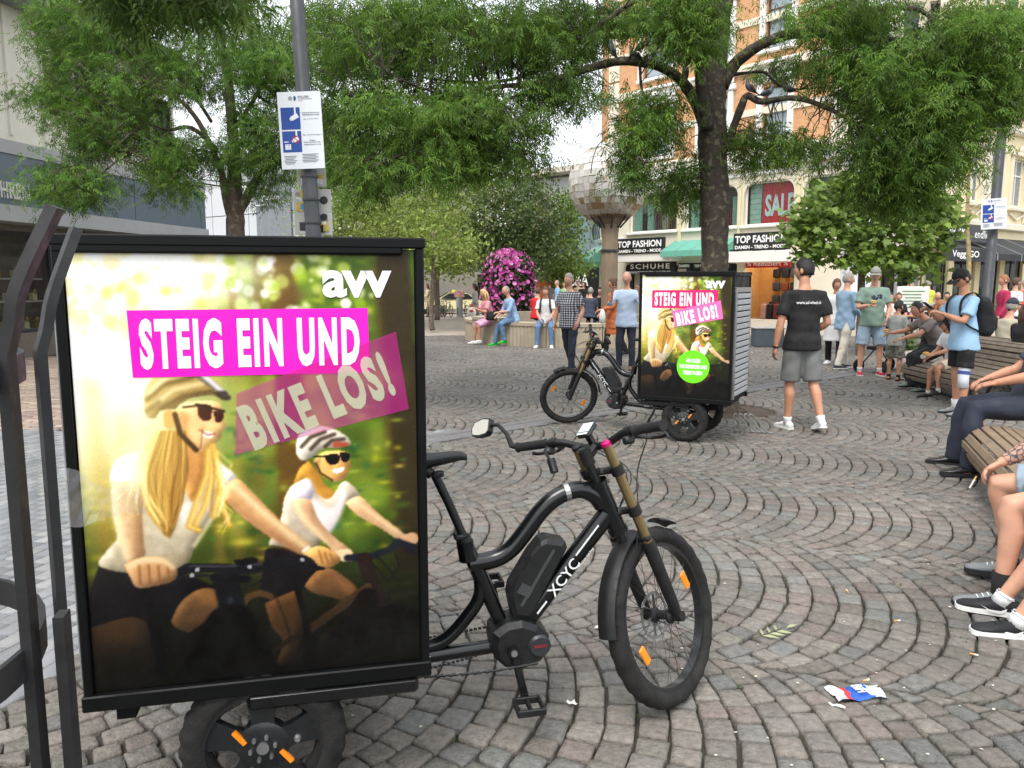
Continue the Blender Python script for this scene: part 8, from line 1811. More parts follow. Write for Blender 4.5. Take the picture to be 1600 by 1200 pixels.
    # ---- hair, cap
    if hair:
        hv, hf = hair_shell(LINES['bald' if hair == 'bald' else 'long' if hair in ('long', 'bun', 'pony', 'scarf') else 'short'], .055 if hair == 'short' else .035 if hair == 'bald' else .10, .085 if hair != 'bald' else .02, seed=seed)
        x = MB(); x.add([hc+HM @ (v*hs) for v in hv], hf)
        if hair == 'long':
            for k in range(9):
                y = (k-4)/4*.062; x.tube([hc+HM @ V3((-.07, y, .03))*1, hc+HM @ V3((-.085, y*1.1, -.06)), hc+HM @ V3((-.08-.012*(k % 2), y*1.25, -.16)), hc+HM @ V3((-.075, y*1.15, -.235-.02*(k % 3)))], [.026, .03, .024, .006], 7)
            for s in (1, -1): x.tube([hc+HM @ V3((.0, s*.07, .03)), hc+HM @ V3((.0, s*.085, -.07)), hc+HM @ V3((.01, s*.082, -.17)), hc+HM @ V3((.0, s*.07, -.22))], [.02, .026, .022, .006], 7)
        if hair == 'bun': x.sph(hc+HM @ V3((-.10, 0, .06)), (.05, .05, .05), 10, 8)
        if hair == 'pony': x.tube([hc+HM @ V3((-.09, 0, .05)), hc+HM @ V3((-.15, 0, .01)), hc+HM @ V3((-.15, 0, -.10)), hc+HM @ V3((-.13, 0, -.18))], [.03, .036, .03, .008], 9)
        if hair == 'scarf': x.tube([hc+HM @ V3((-.02, 0, -.05)), hc+HM @ V3((-.03, 0, -.14)), hc+HM @ V3((-.02, 0, -.22))], [.09, .10, .14], 12)
        x.build('hair' if hair != 'scarf' else 'headscarf', hairm, root, smooth=True)
    if cap:
        hv, hf = hair_shell(LINES['cap'], .15, .0, seed=seed); x = MB(); x.add([hc+HM @ (v*hs) for v in hv], hf); n = 12; V = []; F = []
        for i in range(n+1):
            a = (i/n-.5)*2.0
            for r_, dz in ((.098, .046), (.135, .044), (.172, .028+.012*math.cos(a*1.4))): V.append(hc+HM @ (V3((r_*math.cos(a)*(1 if r_ < .1 else 1), min(max(r_*math.sin(a), -.085), .085), dz))*hs))
        for i in range(n):
            for j in (0, 1): F.append((i*3+j, i*3+3+j, i*3+4+j, i*3+j+1))
        x.add(V, F); x.add([v-HM @ V3((0, 0, .005)) for v in V], F); x.sph(hc+HM @ V3((-.004, 0, .14))*1, .008, 6, 4); x.build('cap', cap, root, smooth=True)
    # ---- shoes and socks
    if foot and shoes:
        for i, sgn in ((0, 1), (1, -1)):
            c = J['ank', i]; a = R(toe)*sgn; shoe(root, c+V3((0, 0, -.004)), (math.cos(a), math.sin(a)), shoes, 1, up_tilt=R(tilt[i]))
            if sock: b = J['knee', i]; d = (b-c).normalized(); x = MB(); x.tube([c-d*.03, c+d*.03, c+d*sock[1]], [.043, .042, .047], 12); x.build('sock', sock[0], root, smooth=True)
    J2 = {k: off+Matrix.Rotation(R(az), 3, 'Z') @ (v*S) for k, v in J.items() if k[0] != 'fd'}; J2['head'] = off+Matrix.Rotation(R(az), 3, 'Z') @ (hc*S); J2['root'] = root; J2['spt'] = lambda s, dx=0, dy=0: off+Matrix.Rotation(R(az), 3, 'Z') @ (spt(s, dx, dy)*S); J2['loc'] = spt; J2['Jl'] = J; J2['hl'] = hc; J2['HM'] = HM
    return J2
m_lace = mat('white_laces', srgb(220, 220, 216), .8); m_sole = mat('white_sole', srgb(222, 222, 218), .6); m_bsole = mat('black_sole', srgb(26, 26, 27), .7)
SH_W = (mat('white_leather', srgb(226, 227, 228), .5), m_sole, m_lace); SH_B = (mat('black_leather', srgb(26, 25, 25), .35, coat=.2), m_bsole, m_bsole); SH_N = (cloth('navy_shoe', srgb(52, 58, 74)), m_sole, m_lace); SH_R = (cloth('red_shoe', srgb(176, 24, 44)), m_sole, m_lace); SH_G = (cloth('bright_green_shoe', srgb(40, 190, 50)), mat('green_sole', srgb(46, 170, 60), .6), m_lace); SH_GR = (cloth('grey_shoe', srgb(120, 124, 126)), m_bsole, m_lace); SH_BR = (mat('tan_leather', srgb(140, 100, 66), .5), m_bsole, m_bsole); SH_K = (cloth('black_knit_shoe', srgb(30, 31, 34)), m_sole, m_bsole)
H_BLK = mat('black_hair', srgb(26, 22, 20), .55, var=.3, scale=60, bump=.6, bscale=120); H_BRN = mat('brown_hair', srgb(84, 60, 42), .6, var=.3, scale=60, bump=.6, bscale=120); H_GRY = mat('grey_hair', srgb(146, 140, 134), .65, var=.25, scale=60, bump=.6, bscale=120); H_BLD = mat('blond_hair', srgb(200, 168, 118), .6, var=.25, scale=60, bump=.6, bscale=120); H_RED = mat('ginger_hair', srgb(150, 100, 66), .6, var=.25, scale=60, bump=.5, bscale=120)
denim = cloth('blue_denim', srgb(92, 122, 156), .2, 9); denim_l = cloth('light_denim', srgb(152, 172, 190), .16, 9); navy = cloth('navy_cloth', srgb(36, 42, 56)); black = cloth('black_cotton', srgb(21, 21, 23), .1); white = cloth('white_cotton', srgb(222, 222, 222), .05); khaki = cloth('grey_shorts_cloth', srgb(106, 108, 106)); lblue = cloth('light_blue_cotton', srgb(152, 188, 218), .07); sage = cloth('sage_green_cotton', srgb(126, 150, 136), .08); greyc = cloth('grey_cotton', srgb(150, 152, 148), .07); greyd = cloth('taupe_grey_cotton', srgb(116, 106, 102), .08); cream = cloth('cream_cloth', srgb(210, 202, 188), .06)
def checks(name, a, b, c, s):
    m = cloth(name, a); nt = m.node_tree; N = nt.nodes; tc = N.new('ShaderNodeTexCoord'); sp = N.new('ShaderNodeSeparateXYZ'); nt.links.new(tc.outputs['Object'], sp.inputs[0]); outs = []
    for ax in ('Y', 'Z'):
        mu = N.new('ShaderNodeMath'); mu.operation = 'MULTIPLY'; mu.inputs[1].default_value = s; nt.links.new(sp.outputs[ax], mu.inputs[0]); si = N.new('ShaderNodeMath'); si.operation = 'SINE'; nt.links.new(mu.outputs[0], si.inputs[0]); gt = N.new('ShaderNodeMath'); gt.operation = 'GREATER_THAN'; gt.inputs[1].default_value = .25; nt.links.new(si.outputs[0], gt.inputs[0]); outs.append(gt)
    ad = N.new('ShaderNodeMath'); ad.operation = 'ADD'; nt.links.new(outs[0].outputs[0], ad.inputs[0]); nt.links.new(outs[1].outputs[0], ad.inputs[1]); dv = N.new('ShaderNodeMath'); dv.operation = 'MULTIPLY'; dv.inputs[1].default_value = .5; nt.links.new(ad.outputs[0], dv.inputs[0])
    cr = N.new('ShaderNodeValToRGB'); e = cr.color_ramp.elements; e[0].color = (*a, 1); e[1].color = (*c, 1); x = e.new(.5); x.color = (*b, 1); nt.links.new(dv.outputs[0], cr.inputs[0]); mx = [n_ for n_ in N if n_.type == 'MIX_RGB'][0]; nt.links.new(cr.outputs[0], mx.inputs[1]); return m
plaid = checks('plaid_shirt_cloth', srgb(40, 44, 58), srgb(110, 112, 122), srgb(210, 208, 208), 150); camo = cloth('camouflage_cloth', srgb(104, 104, 94), .75, 16); fine = checks('fine_blue_check', srgb(120, 150, 190), srgb(146, 172, 204), srgb(176, 196, 220), 260)
def chest_text(p, body, m, s, w, h, back=False, dx=.14, wide=True):
    x = MB(); o = p['loc'](s, -dx if back else dx); put_text(x, body, o, (0, -1, 0) if back else (0, 1, 0), (0, 0, 1), w, h, 0, .01, depth=0); return x.build('print', m, p['root'])
def wrap_print(p, body, m, s, w, h, dep=.118, wid=.18):      # lettering bent round the back of a shirt
    V, F = text_geo(body, .01); sz, wd, oy, ox = fit(body, w, h, .01); x = MB(); P = []
    for v in V: y = v[0]*sz*wd+ox; z = v[1]*sz+oy; d = dep*math.sqrt(max(0, 1-(y/wid)**2)); P.append(p['loc'](s+z, -d-.012+.012, -y))
    x.add(P, F); return x.build('print', m, p['root'])
def walk_gap(px, py): c = gr(px, py); return (c.x, c.y)

# the man in the black T-shirt walking away
p = person('man in a black T-shirt and grey shorts walking away over the cobbles', walk_gap(1247, 670), 97, 1.84, legs=((4, 2, 4), (-9, 2, 18)), arms=((-4, 14, 8, 0), (-8, 12, 62, 25)), head=(38, 4), skin=1, wd=1.08, sh=1.06, top=black, bottom=khaki, blen='knee', hairm=H_BLK, shoes=SH_W, sock=(white, .05), vox=.011, seed=3, legroom=1.04, tilt=(0, 14))
wrap_print(p, 'www.ad-wheels.de', m_letter, .385, .27, .034, .136, .19)
x = MB(); q = p['Jl']['wr', 0]; x.tube([q-p['Jl']['fd', 0]*.01, q+p['Jl']['fd', 0]*.012], .031, 12); x.build('bracelet', m_black, p['root'])
# backpack man in light blue
foot = at(1497, 640, 9.55); p = person('man in a light blue T-shirt, black shorts and black cap looking at his phone', (foot.x, foot.y), 186, 1.76, lean=3, legs=((6, 3, 6), (-2, 3, 2)), arms=((30, 8, 112, 22), (34, 8, 118, 24)), head=(0, 34), skin=1, top=lblue, hem=-.14, bottom=black, blen='short', hairm=H_BLK, cap=black, shoes=SH_GR, sock=(white, .1), vox=.011, seed=8, curl=(.75, .7))
x = MB(); j = p['Jl']; kn, hp_, an = j['knee', 0], j['hip', 0], j['ank', 0]; x.tube([kn+(hp_-kn)*.34, kn+(hp_-kn)*.1, kn, kn+(an-kn)*.1, kn+(an-kn)*.36], [.074, .066, .064, .062, .063], 14); x.build('knee_brace', cloth('white_brace', srgb(214, 218, 226), .05), p['root'], smooth=True)
x = MB(); x.tube([kn+(hp_-kn)*.12, kn+(hp_-kn)*.02], .0675, 14); x.build('brace_band', cloth('blue_brace_band', srgb(60, 80, 140)), p['root'])
w = (p['wr', 0]+p['wr', 1])/2; ph = MB(); M = Matrix.Rotation(R(186), 3, 'Z') @ Matrix.Rotation(R(-35), 3, 'Y'); ph.box((0, 0, 0), (.15, .074, .009), M=M, bev=.003); o = ph.build('mobile_phone', m_black); o.location = w+Vector((-.10, .0, .075)); tag(o, 'dark phone held up by the light blue T-shirt man', 'phone')
def backpack(p, label, m, L=.0):
    r = thing('backpack', label, 'backpack', p['root'].location, p['root'].rotation_euler.z); r.scale = p['root'].scale; t = MB(); sp_ = p['loc']
    t.tube([sp_(.02, -.22), sp_(.05, -.235), sp_(.2, -.25), (sp_(.36, -.235)), sp_(.44, -.2), sp_(.48, -.17)], [.13, .155, .165, .155, .12, .07], 14, ry=[.08, .105, .115, .10, .08, .04], up=(0, 1, 0)); t.tube([sp_(.06, -.33), sp_(.1, -.345), sp_(.22, -.35), sp_(.28, -.33)], [.09, .115, .115, .09], 12, ry=[.03, .045, .045, .03], up=(0, 1, 0))
    V, F = fuse(t, .012, 3); V = wrinkle(V, .004, 24, 3); x = MB(); x.v = [tuple(v) for v in V]; x.f = F; x.m = [0]*len(F); x.build('bag', m, r, smooth=True)
    for s in (1, -1):
        x = MB(); P = smooth_path([sp_(.46, -.14, s*.09), sp_(.535, -.06, s*.10), sp_(.52, .05, s*.11), sp_(.44, .128, s*.12), sp_(.30, .142, s*.13), sp_(.18, .10, s*.165), sp_(.10, -.02, s*.19), sp_(.06, -.14, s*.15)], 5); x.tube([tuple(q) for q in P], .024, 8, ry=.007, up=(0, 1, 0)); x.build('strap', m, r, smooth=True)
    x = MB(); x.tube([sp_(.30, -.365, -.06), sp_(.24, -.375, -.06)], .008, 6); x.build('zip_pull', m_lace, r)
backpack(p, 'black backpack on the back of the light blue T-shirt man', cloth('black_nylon', srgb(25, 25, 27)))
# group by the bench
p = person('man in a sage green T-shirt, light denim shorts and grey cap eating', walk_gap(1358, 586), 258, 1.86, legs=((3, 6, 3), (2, 7, 3)), arms=((10, 12, 40, 25), (14, 14, 100, 30)), head=(-18, 14), skin=0, wd=1.1, belly=.03, top=sage, hem=-.12, bottom=denim_l, blen='knee', hairm=H_GRY, cap=cloth('grey_cap_cloth', srgb(140, 142, 134)), shoes=SH_R, sock=(white, .05), vox=.012, seed=12, legroom=1.1)
g_ = random.Random(4); x = MB(); ctr = p['loc'](.36, .158); tri_ = []
for k in range(16): a = g_.uniform(-.085, .085); b_ = g_.uniform(-.04, .04)*(1-abs(a)*6)+.01*math.sin(a*40); x.add([ctr+Vector((0, a, b_)), ctr+Vector((0, a+.03, b_+.012)), ctr+Vector((0, a+.022, b_-.022)), ctr+Vector((0, a-.004, b_-.014))], [(0, 1, 2, 3)])
x.build('shirt_print', m_ink, p['root'])
def bun_food(p, i, label, c1=srgb(206, 150, 84), big=1):
    w = p['wr', i]; r = MB(); r.sph((0, 0, .012), (.05*big, .042*big, .03), 12, 7, 0); r.sph((0, 0, -.004), (.047*big, .04*big, .02), 12, 6, 1); o = r.build('sandwich', [mat('bread_crust', c1, .7, var=.15, scale=30), mat('bread_filling', srgb(214, 190, 140), .7)], smooth=True); d = (w-p['el', i]).normalized(); o.location = w+d*.10+Vector((0, 0, .035)); tag(o, label, 'sandwich')
bun_food(p, 1, 'bread roll held by the sage green T-shirt man')
p = person('man in an open light blue denim jacket and cream trousers, seen side on', walk_gap(1316, 576), 22, 1.80, legs=((14, 2, 6), (-12, 2, 6)), arms=((10, 6, 40, 10), (6, 10, 60, 20)), head=(-30, 8), skin=0, top=cloth('denim_jacket', srgb(134, 160, 184), .14), sleeve='long', hem=-.2, bottom=cream, hairm=H_GRY, shoes=SH_N, vox=.013, seed=14, legroom=1.05)
x = MB(); x.tube([p['loc'](-.16, .075, -.06), p['loc'](.1, .09, -.06), p['loc'](.35, .085, -.05), p['loc'](.46, .06, -.04)], [.09, .095, .09, .06], 10, ry=[.06, .06, .055, .04], up=(0, 1, 0)); x.build('vest', black, p['root'], smooth=True)
person('woman in a loose white dress and black leggings behind the denim jacket man', walk_gap(1301, 570), 240, 1.68, legs=((8, 2, 8), (-6, 2, 10)), arms=((20, 10, 150, 20), (8, 8, 30, 10)), head=(20, 10), skin=1, hip=1.08, sh=.92, top=white, sleeve='long', bottom=black, skirt=(white, 'knee'), hair='bun', hairm=H_BRN, shoes=SH_W, vox=.015, seed=16)
p = person('small boy in a grey T-shirt and camouflage shorts, back half turned', walk_gap(1396, 594), 40, 1.30, legs=((2, 3, 2), (-2, 3, 2)), arms=((24, 8, 96, 10), (10, 6, 84, 16)), head=(-8, 22), skin=1, wd=.95, headscale=1.16, top=greyc, hem=-.16, bottom=camo, blen='knee', hairm=H_BLK, shoes=SH_BR, sock=(black, .06), vox=.013, seed=18, legroom=1.15)
pel = at(1468, 562, 11.7); p = person('dark haired woman in taupe T-shirt and long black skirt leaning towards the boy', None, 182, 1.66, lean=34, legs=((62, 8, 66), (66, 8, 74)), arms=((52, 8, 74, 10), (58, 10, 84, 14)), head=(6, -2), skin=1, hip=1.12, sh=.94, pelvis=(pel.x, pel.y, .52), top=greyd, bottom=black, blen='long', skirt=(black, 'long'), hair='short', hairm=H_BLK, shoes=(cloth('sage_shoe', srgb(120, 140, 124)), m_bsole, m_bsole), vox=.013, seed=20)
bun_food(p, 1, 'piece of bread the leaning woman holds out to the boy', srgb(224, 196, 150), .8)
pel = at(1490, 578, 10.9); p = person('girl in a white T-shirt and dark cap sitting on the end of the grey bench', None, 184, 1.32, lean=16, legs=((72, 6, 78), (60, 6, 60)), arms=((30, 4, 70, 12), (20, 6, 58, 12)), head=(0, 18), skin=1, wd=.9, headscale=1.14, pelvis=(pel.x, pel.y, .50), top=white, bottom=cloth('cream_shorts_cloth', srgb(206, 192, 170)), blen='short', hair='long', hairm=H_BLK, cap=cloth('charcoal_cap', srgb(40, 40, 44)), shoes=SH_B, sock=(white, .05), vox=.012, seed=22)
bun_food(p, 0, 'golden bun the seated girl holds to her chest', srgb(216, 140, 70)); x = MB(); x.lathe([(.0, -.07), (.02, -.03), (.035, .03), (.03, .05), (0, .045)], 7); o = x.build('paper_napkin', m_paper); w = p['wr', 1]; o.location = w+Vector((-.07, -.03, .02)); o.rotation_euler = (0, R(-110), .3); tag(o, 'white paper napkin in the hand of the seated girl', 'napkin')
pel = at(1450, 560, 13.2); person('reddish haired woman in dark clothes behind the leaning woman', None, 300, 1.66, lean=10, legs=((80, 6, 80), (80, 6, 80)), arms=((20, 8, 60, 10), (20, 8, 60, 10)), head=(-20, 10), skin=0, pelvis=(pel.x, pel.y, .53), top=black, bottom=black, hair='long', hairm=H_RED, shoes=SH_B, vox=.017, seed=24)
pel = at(1490, 565, 12.4); person('person in a pale knitted hat seated behind the girl', None, 250, 1.62, lean=12, legs=((78, 6, 78), (78, 6, 78)), arms=((20, 8, 60, 10), (20, 8, 60, 10)), head=(0, 20), skin=1, pelvis=(pel.x, pel.y, .53), top=greyd, bottom=navy, hair='scarf', hairm=cloth('pale_hat', srgb(196, 192, 180)), shoes=SH_B, vox=.017, seed=26)
# buggy
def stroller(label, px, py, az):
    c = gr(px, py); r = thing('stroller', label, 'stroller', c, R(az)); x = MB()
    for s in (-.25, .25): x.tube([(-.35, s, .12), (.05, s, .5), (.42, s, 1.0)], .014, 6); x.tube([(.35, s, .12), (-.05, s, .55), (-.2, s, .75)], .014, 6)
    x.tube([(.42, -.25, 1.0), (.42, .25, 1.0)], .017, 8); x.build('stroller_frame', m_dark, r)
    for X in (-.38, .36):
        for s in (-.27, .27): x = MB(); x.lathe([(0, -.025), (.1, -.025), (.12, -.015), (.12, .015), (.1, .025), (0, .025)], 16, c=(X, s, .12), axis='Y'); x.build('wheel', m_rub, r, smooth=40)
    x = MB(); V = []; F = []; n = 12
    for i in range(n+1):
        a = R(20)+R(150)*i/n
        for s in (-.23, -.12, 0, .12, .23): V.append((-.02+.33*math.cos(a), s, .72+.33*math.sin(a)*(1-.4*(s/.23)**4*.3)))
    for i in range(n):
        for j in range(4): F.append((i*5+j, i*5+5+j, i*5+6+j, i*5+j+1))
    x.add(V, F); x.build('hood', black, r, smooth=True); x = MB(); x.box((-.05, 0, .45), (.5, .42, .06), bev=.02); x.bar((.18, 0, .45), (.3, 0, .85), .42, .05, up=(0, 1, 0)); x.build('seat', black, r); return r
stroller('black baby stroller between the sage green T-shirt man and the boy', 1384, 582, 20)
c = gr(1425, 585); x = MB(); x.tube([(0, 0, 0), (0, 0, .1), (0, 0, .3), (0, 0, .38)], [.13, .17, .16, .1], 12, ry=[.1, .13, .11, .05], up=(1, 0, 0)); V = wrinkle(np.array(x.v), .02, 14, 4); x.v = [tuple(v) for v in V]; o = x.build('carrier_bag', cloth('patterned_bag', srgb(206, 190, 192), .3, 12), smooth=True); o.location = (c.x+.2, c.y+.5, .0); tag(o, 'pale patterned bag on the ground behind the leaning woman', 'bag')
# seated men on the right edge
pel = Vector((4.36, 6.34, .55)); p = person('seated man in navy shirt, dark trousers and black leather shoes at the right edge', None, 161, 1.93, lean=-16, legs=((86, 12, 84), (84, 14, 78)), arms=((44, 6, 74, 22), (46, 6, 74, 26)), head=(10, 10), skin=1, wd=1.08, belly=.04, pelvis=pel, top=cloth('navy_shirt_cloth', srgb(50, 56, 70)), bottom=navy, hairm=H_GRY, shoes=SH_B, vox=.011, seed=30, legroom=1.08)
pel = Vector((2.94, 3.68, .53)); p = person('seated man in grey blue shorts with tattooed forearm and cigarette at the right edge', None, 155, 1.84, lean=10, legs=((82, 16, 80), (84, 10, 96)), arms=((4, 10, 60, 40), (26, 8, 56, 10)), head=(10, 10), skin=0, wd=1.1, belly=.05, pelvis=pel, top=greyc, bottom=cloth('grey_blue_shorts', srgb(136, 150, 164), .14), blen='short', hairm=H_BRN, shoes=SH_GR, sock=(black, .1), vox=.009, seed=32, fat=1.1, curl=(.6, .75))
def tattoo(p, i):
    m = mat('tattoo_ink_skin', srgb(186, 140, 118), .6, var=.1); nt = m.node_tree; N = nt.nodes; v = N.new('ShaderNodeTexVoronoi'); v.feature = 'DISTANCE_TO_EDGE'; v.inputs['Scale'].default_value = 34; tc = N.new('ShaderNodeTexCoord'); nt.links.new(tc.outputs['Object'], v.inputs['Vector']); cr = N.new('ShaderNodeValToRGB'); cr.color_ramp.elements[0].position = .03; cr.color_ramp.elements[1].position = .12; cr.color_ramp.elements[0].color = (.05, .055, .07, 1); cr.color_ramp.elements[1].color = (*srgb(182, 140, 120), 1); nt.links.new(v.outputs['Distance'], cr.inputs[0]); mx = [n_ for n_ in N if n_.type == 'MIX_RGB'][0]; nt.links.new(cr.outputs[0], mx.inputs[1])
    e, w = p['Jl']['el', i], p['Jl']['wr', i]; x = MB(); x.tube([e+(w-e)*.05, e+(w-e)*.25, e+(w-e)*.6, e+(w-e)*.93], [.0475, .0495, .042, .0315], 16, cap=False); x.build('tattooed_skin', m, p['root'], smooth=True)
tattoo(p, 1)
for i in (1,):
    w = p['wr', i]; d = (w-p['el', i]).normalized(); q = w+d*.13+Vector((-.02, 0, -.03)); x = MB(); dd = Vector((-.5, -.15, -.8)).normalized(); x.tube([q, q+dd*.055], .004, 7, 0); x.tube([q-dd*.02, q], .0042, 7, 1); tag(x.build('cigarette', [m_cig, m_butt]), 'white cigarette held between the fingers of the tattooed man', 'cigarette')
pel = Vector((2.92, 3.26, .53)); p = person('seated person at the lower right edge wearing black trainers with white soles', None, 160, 1.74, lean=14, legs=((70, 3, 44), (70, 3, 42)), arms=((20, 10, 70, 20), (20, 10, 70, 20)), head=(0, 10), skin=0, pelvis=pel, top=white, bottom=denim_l, blen='short', hairm=H_BRN, shoes=SH_K, vox=.012, seed=34, sock=(white, .02))
for i in (0, 1):
    c = p['Jl']['ank', i]
    for s in (1, -1):
        x = MB(); P = [(.0, -.035), (.03, -.052), (.075, -.047), (.11, -.030), (.07, -.056), (.03, -.064), (.005, -.052)]; x.prism([(a, b) for a, b in P], c+Vector((-.01, s*.0455, 0)), (1, 0, 0), (0, 0, 1), (0, s*.002, 0)); x.build('shoe_swoosh', m_sole, p['root'])
# people at the fountain
fcn = Vector((bs.location.x, bs.location.y, 0))
def on_rim(px): # seat point on the rim facing out, under a pixel column
    best = None
    for a in np.linspace(math.pi*.9, math.pi*1.9, 200):
        q = fcn+Vector(((FR-.2)*math.cos(a), (FR-.2)*math.sin(a), .62)); u = 800+FPX*q.x/(q.y*CP-(q.z-CH)*SP_)
        if best is None or abs(u-px) < best[0]: best = (abs(u-px), q, math.degrees(a))
    return best[1], best[2]
q, a = on_rim(801); p = person('white haired man in jeans and bright green shoes seated on the fountain wall', None, 205, 1.80, lean=14, legs=((72, 6, 84), (62, 6, 52)), arms=((24, 8, 84, 20), (18, 8, 66, 30)), head=(-6, 10), skin=0, wd=1.06, pelvis=(q.x, q.y, .72), top=fine, sleeve='rolled', bottom=denim, hair='bald', hairm=H_GRY, shoes=SH_G, vox=.015, seed=40)
q2, a = on_rim(786); p = person('blonde woman in a pink patterned dress eating beside the man with green shoes', None, 208, 1.68, lean=12, legs=((70, 3, 74), (66, 3, 64)), arms=((26, 8, 110, 20), (30, 8, 128, 16)), head=(0, 8), skin=1, sh=.94, hip=1.06, pelvis=(q2.x-.36, q2.y+.12, .70), top=cloth('pink_pattern', srgb(206, 140, 150), .4, 16), bottom=None, skirt=(cloth('pink_skirt', srgb(216, 160, 190), .3, 14), 'knee'), hair='long', hairm=H_BLD, shoes=SH_W, vox=.015, seed=42)
x = MB(); x.tube([(0, 0, 0), (0, 0, .05), (0, 0, .2), (0, 0, .24)], [.12, .15, .13, .05], 10, ry=[.07, .08, .06, .02], up=(1, 0, 0)); o = x.build('handbag', black, smooth=True); o.location = (q2.x-.30, q2.y-.22, .66); tag(o, 'black handbag on the lap of the blonde woman at the fountain', 'handbag')
q, a = on_rim(853); p = person('man in white T-shirt and jeans sitting alone on the fountain wall with hands folded', None, 262, 1.78, lean=8, legs=((66, 10, 66), (66, 10, 64)), arms=((14, 8, 44, 34), (14, 8, 44, 34)), head=(0, 12), skin=0, pelvis=(q.x, q.y, .72), top=white, bottom=denim, hairm=H_BRN, shoes=SH_W, vox=.014, seed=44)
backpack(p, 'dark backpack worn by the white T-shirt man on the fountain wall', cloth('dark_grey_nylon', srgb(52, 52, 58)))
person('man in a black and white plaid shirt strolling with one hand in his pocket', walk_gap(889, 581), 232, 1.77, legs=((8, 2, 4), (-12, 3, 14)), arms=((-6, 16, 30, 28), (2, 16, 6, 0)), head=(14, 8), skin=0, wd=1.12, belly=.05, top=plaid, hem=-.14, bottom=navy, hairm=H_GRY, shoes=SH_GR, vox=.014, seed=46)
p = person('woman in a rust orange top and black leggings behind the phoning man', walk_gap(957, 556), 196, 1.72, legs=((-14, 3, 10), (12, 3, 8)), arms=((20, 8, 78, 14), (10, 8, 60, 20)), head=(4, 12), skin=1, hip=1.05, sh=.94, top=cloth('rust_orange', srgb(176, 96, 52)), sleeve='long', hem=-.3, bottom=black, skirt=(cloth('rust_orange', (0, 0, 0)), 'knee'), hair='bun', hairm=H_BRN, shoes=SH_B, vox=.015, seed=48)
x = MB(); x.tube([(0, 0, 0), (0, 0, .2), (0, 0, .36), (0, 0, .44)], [.1, .12, .09, .03], 10, ry=[.06, .07, .05, .02], up=(1, 0, 0)); o = x.build('carrier_bag', m_paper, smooth=True); w = p['wr', 0]; o.scale = (.6, .6, .7); o.location = (w.x, w.y-.1, w.z-.3); tag(o, 'white cloth bag held by the woman in the rust orange top', 'bag')
person('man in a pale blue shirt and dark jeans phoning with a raised hand', walk_gap(977, 577), 255, 1.80, legs=((2, 3, 2), (6, 3, 12)), arms=((36, 24, 158, 30), (42, 20, 152, 26)), head=(-10, 6), skin=0, wd=1.08, belly=.02, top=cloth('pale_blue_shirt', srgb(176, 194, 218), .06), sleeve='rolled', hem=-.16, bottom=navy, hair='bald', hairm=H_GRY, shoes=SH_BR, vox=.014, seed=50)
# further off around the fountain
p = person('woman with long dark hair, grey poncho and white carrier bag walking left', walk_gap(743, 509), 196, 1.62, legs=((10, 2, 6), (-14, 2, 10)), arms=((10, 10, 40, 14), (-6, 10, 8, 0)), head=(0, 10), skin=1, hip=1.15, top=cloth('grey_poncho', srgb(142, 138, 140)), sleeve='long', hem=-.26, bottom=cloth('grey_trousers', srgb(120, 114, 112)), hair='long', hairm=H_BLK, shoes=SH_W, vox=.02, seed=52, legroom=1.25)
x = MB(); x.tube([(0, 0, 0), (0, 0, .25), (0, 0, .42)], [.16, .18, .1], 10, ry=[.08, .09, .03], up=(1, 0, 0)); x.box((0, -.1, .28), (.16, .02, .07), m=1); o = x.build('carrier_bag', [m_paper, mat('sign_red', (0, 0, 0))], smooth=True); w = p['wr', 0]; o.location = (w.x, w.y-.1, .32); tag(o, 'white and red carrier bag held by the woman in the grey poncho', 'bag')
p = person('person in a long beige coat half hidden by the slim trunk on the left', walk_gap(669, 495), 200, 1.62, arms=((20, 8, 70, 10), (20, 8, 70, 10)), skin=0, top=cloth('beige_coat', srgb(190, 172, 140)), sleeve='long', hem=-.3, bottom=cloth('beige_coat', (0, 0, 0)), skirt=(cloth('beige_coat', (0, 0, 0)), 'knee'), hair='long', hairm=H_BRN, shoes=SH_B, vox=.024, seed=54)
def back_sit(label, px, topc, az, hairm, hair='short', t=None, zs=.70, seed=60, **k):
    ang = None; c = at(px, 500, t); person(label, None, az, 1.74, lean=6, legs=((74, 6, 80), (74, 6, 80)), arms=((16, 8, 60, 10), (16, 8, 60, 10)), pelvis=(c.x, c.y, zs), top=topc, bottom=navy, hair=hair, hairm=hairm, shoes=SH_B, vox=.02, seed=seed, **k)
back_sit('seated person in a bright red shirt behind the white T-shirt man', 838, cloth('bright_red', srgb(200, 30, 38)), 60, H_BRN, t=23.0)
back_sit('seated person in dark navy shirt left of the globe column', 921, cloth('dark_navy', srgb(56, 64, 80)), 70, H_GRY, t=23.6, seed=61)
back_sit('woman in a black jacket right behind the seated navy shirt person', 937, black, 262, H_BLK, 'bun', 25.2, seed=62)
def far_walk(label, px, py, az, h, topc, bot, hairm, hair='short', seed=70, **k):
    return person(label, walk_gap(px, py), az, h, legs=((10, 2, 6), (-12, 2, 12)), arms=((8, 8, 30, 10), (-6, 8, 14, 5)), top=topc, bottom=bot, hair=hair, hairm=hairm, shoes=SH_B, vox=.024, seed=seed, **k)
far_walk('bald man in a sky blue shirt walking beyond the fountain', 871, 503, 190, 1.76, cloth('sky_blue', srgb(138, 176, 214)), navy, H_GRY, 'bald', 71, sleeve='long')
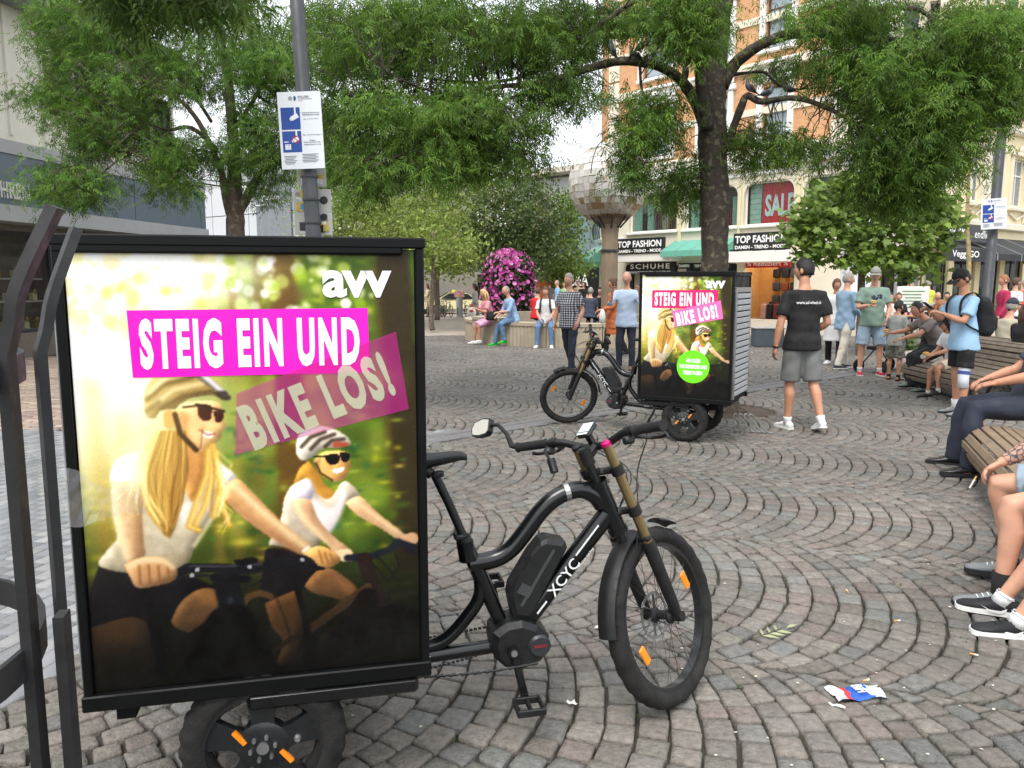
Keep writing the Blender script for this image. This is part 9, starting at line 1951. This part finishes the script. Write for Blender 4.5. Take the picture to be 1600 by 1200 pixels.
far_walk('person in a pale green top beyond the plaid shirt man', 881, 500, 250, 1.7, cloth('pale_green', srgb(146, 186, 130)), navy, H_BRN, seed=72); far_walk('person in a beige top standing before the black shop front', 903, 497, 260, 1.76, cloth('beige_top', srgb(176, 148, 124)), navy, H_BRN, seed=73); far_walk('person in a white top beyond the fountain, left of the blue shirt walker', 836, 498, 90, 1.7, white, navy, H_GRY, seed=74); far_walk('dark clothed person by the black shop front', 911, 498, 250, 1.7, black, black, H_BLK, seed=75)
far_walk('person in a dark jacket in front of the orange stand', 858, 497, 100, 1.74, greyd, navy, H_BRN, seed=76)
# cafe side on the right
far_walk('blonde woman in a navy top and pink scarf by the menu board', 1418, 520, 250, 1.66, navy, cloth('pink_skirt', (0, 0, 0)), H_BLD, 'long', 80); far_walk('person in a yellow green blouse seen from behind by the cafe', 1446, 524, 100, 1.72, cloth('yellow_green', srgb(196, 200, 76)), black, H_GRY, seed=81)
far_walk('man in a raspberry pink hooded jacket right of the lamp post', 1561, 560, 170, 1.78, cloth('raspberry', srgb(176, 44, 84)), navy, H_RED, seed=82, sleeve='long'); far_walk('person in a white top close behind the raspberry jacket man', 1578, 548, 10, 1.74, white, navy, H_BRN, seed=83); far_walk('person in a bright orange red top at the far right edge', 1594, 525, 260, 1.72, cloth('orange_red', srgb(226, 70, 34)), navy, H_GRY, seed=84)
def sit(label, px, py, t, az, topc, hairm, hair='short', zs=.5, seed=90, **k):
    c = at(px, py, t); person(label, None, az, 1.72, lean=6, legs=((82, 6, 82), (82, 6, 82)), arms=((20, 8, 70, 14), (20, 8, 70, 14)), pelvis=(c.x, c.y, zs), top=topc, bottom=navy, hair=hair, hairm=hairm, shoes=SH_B, vox=.02, seed=seed, **k)
sit('man in a white shirt seated at the cafe table on the left', 1388, 490, 21.6, 262, white, H_BLK, seed=91); sit('dark clothed person seated at the cafe table beside the white shirt man', 1402, 490, 21.9, 250, black, H_BRN, seed=92); sit('bald man seated at the cafe behind the yellow green blouse', 1462, 490, 22.4, 255, greyc, H_GRY, 'bald', seed=93); sit('dark clothed person seated at the cafe entrance', 1478, 488, 23.5, 240, black, H_BLK, seed=94)
sit('man in beige jacket and navy cap sitting on the turned away bench', 1571, 520, 12.0, 20, cloth('beige_jacket', srgb(176, 170, 150)), H_GRY, seed=95, cap=navy, sleeve='long'); sit('long haired person in black on the turned away bench at the right edge', 1597, 530, 10.8, 15, black, H_BRN, 'long', seed=96)
bpy.data.scenes.remove(tmp_scene)
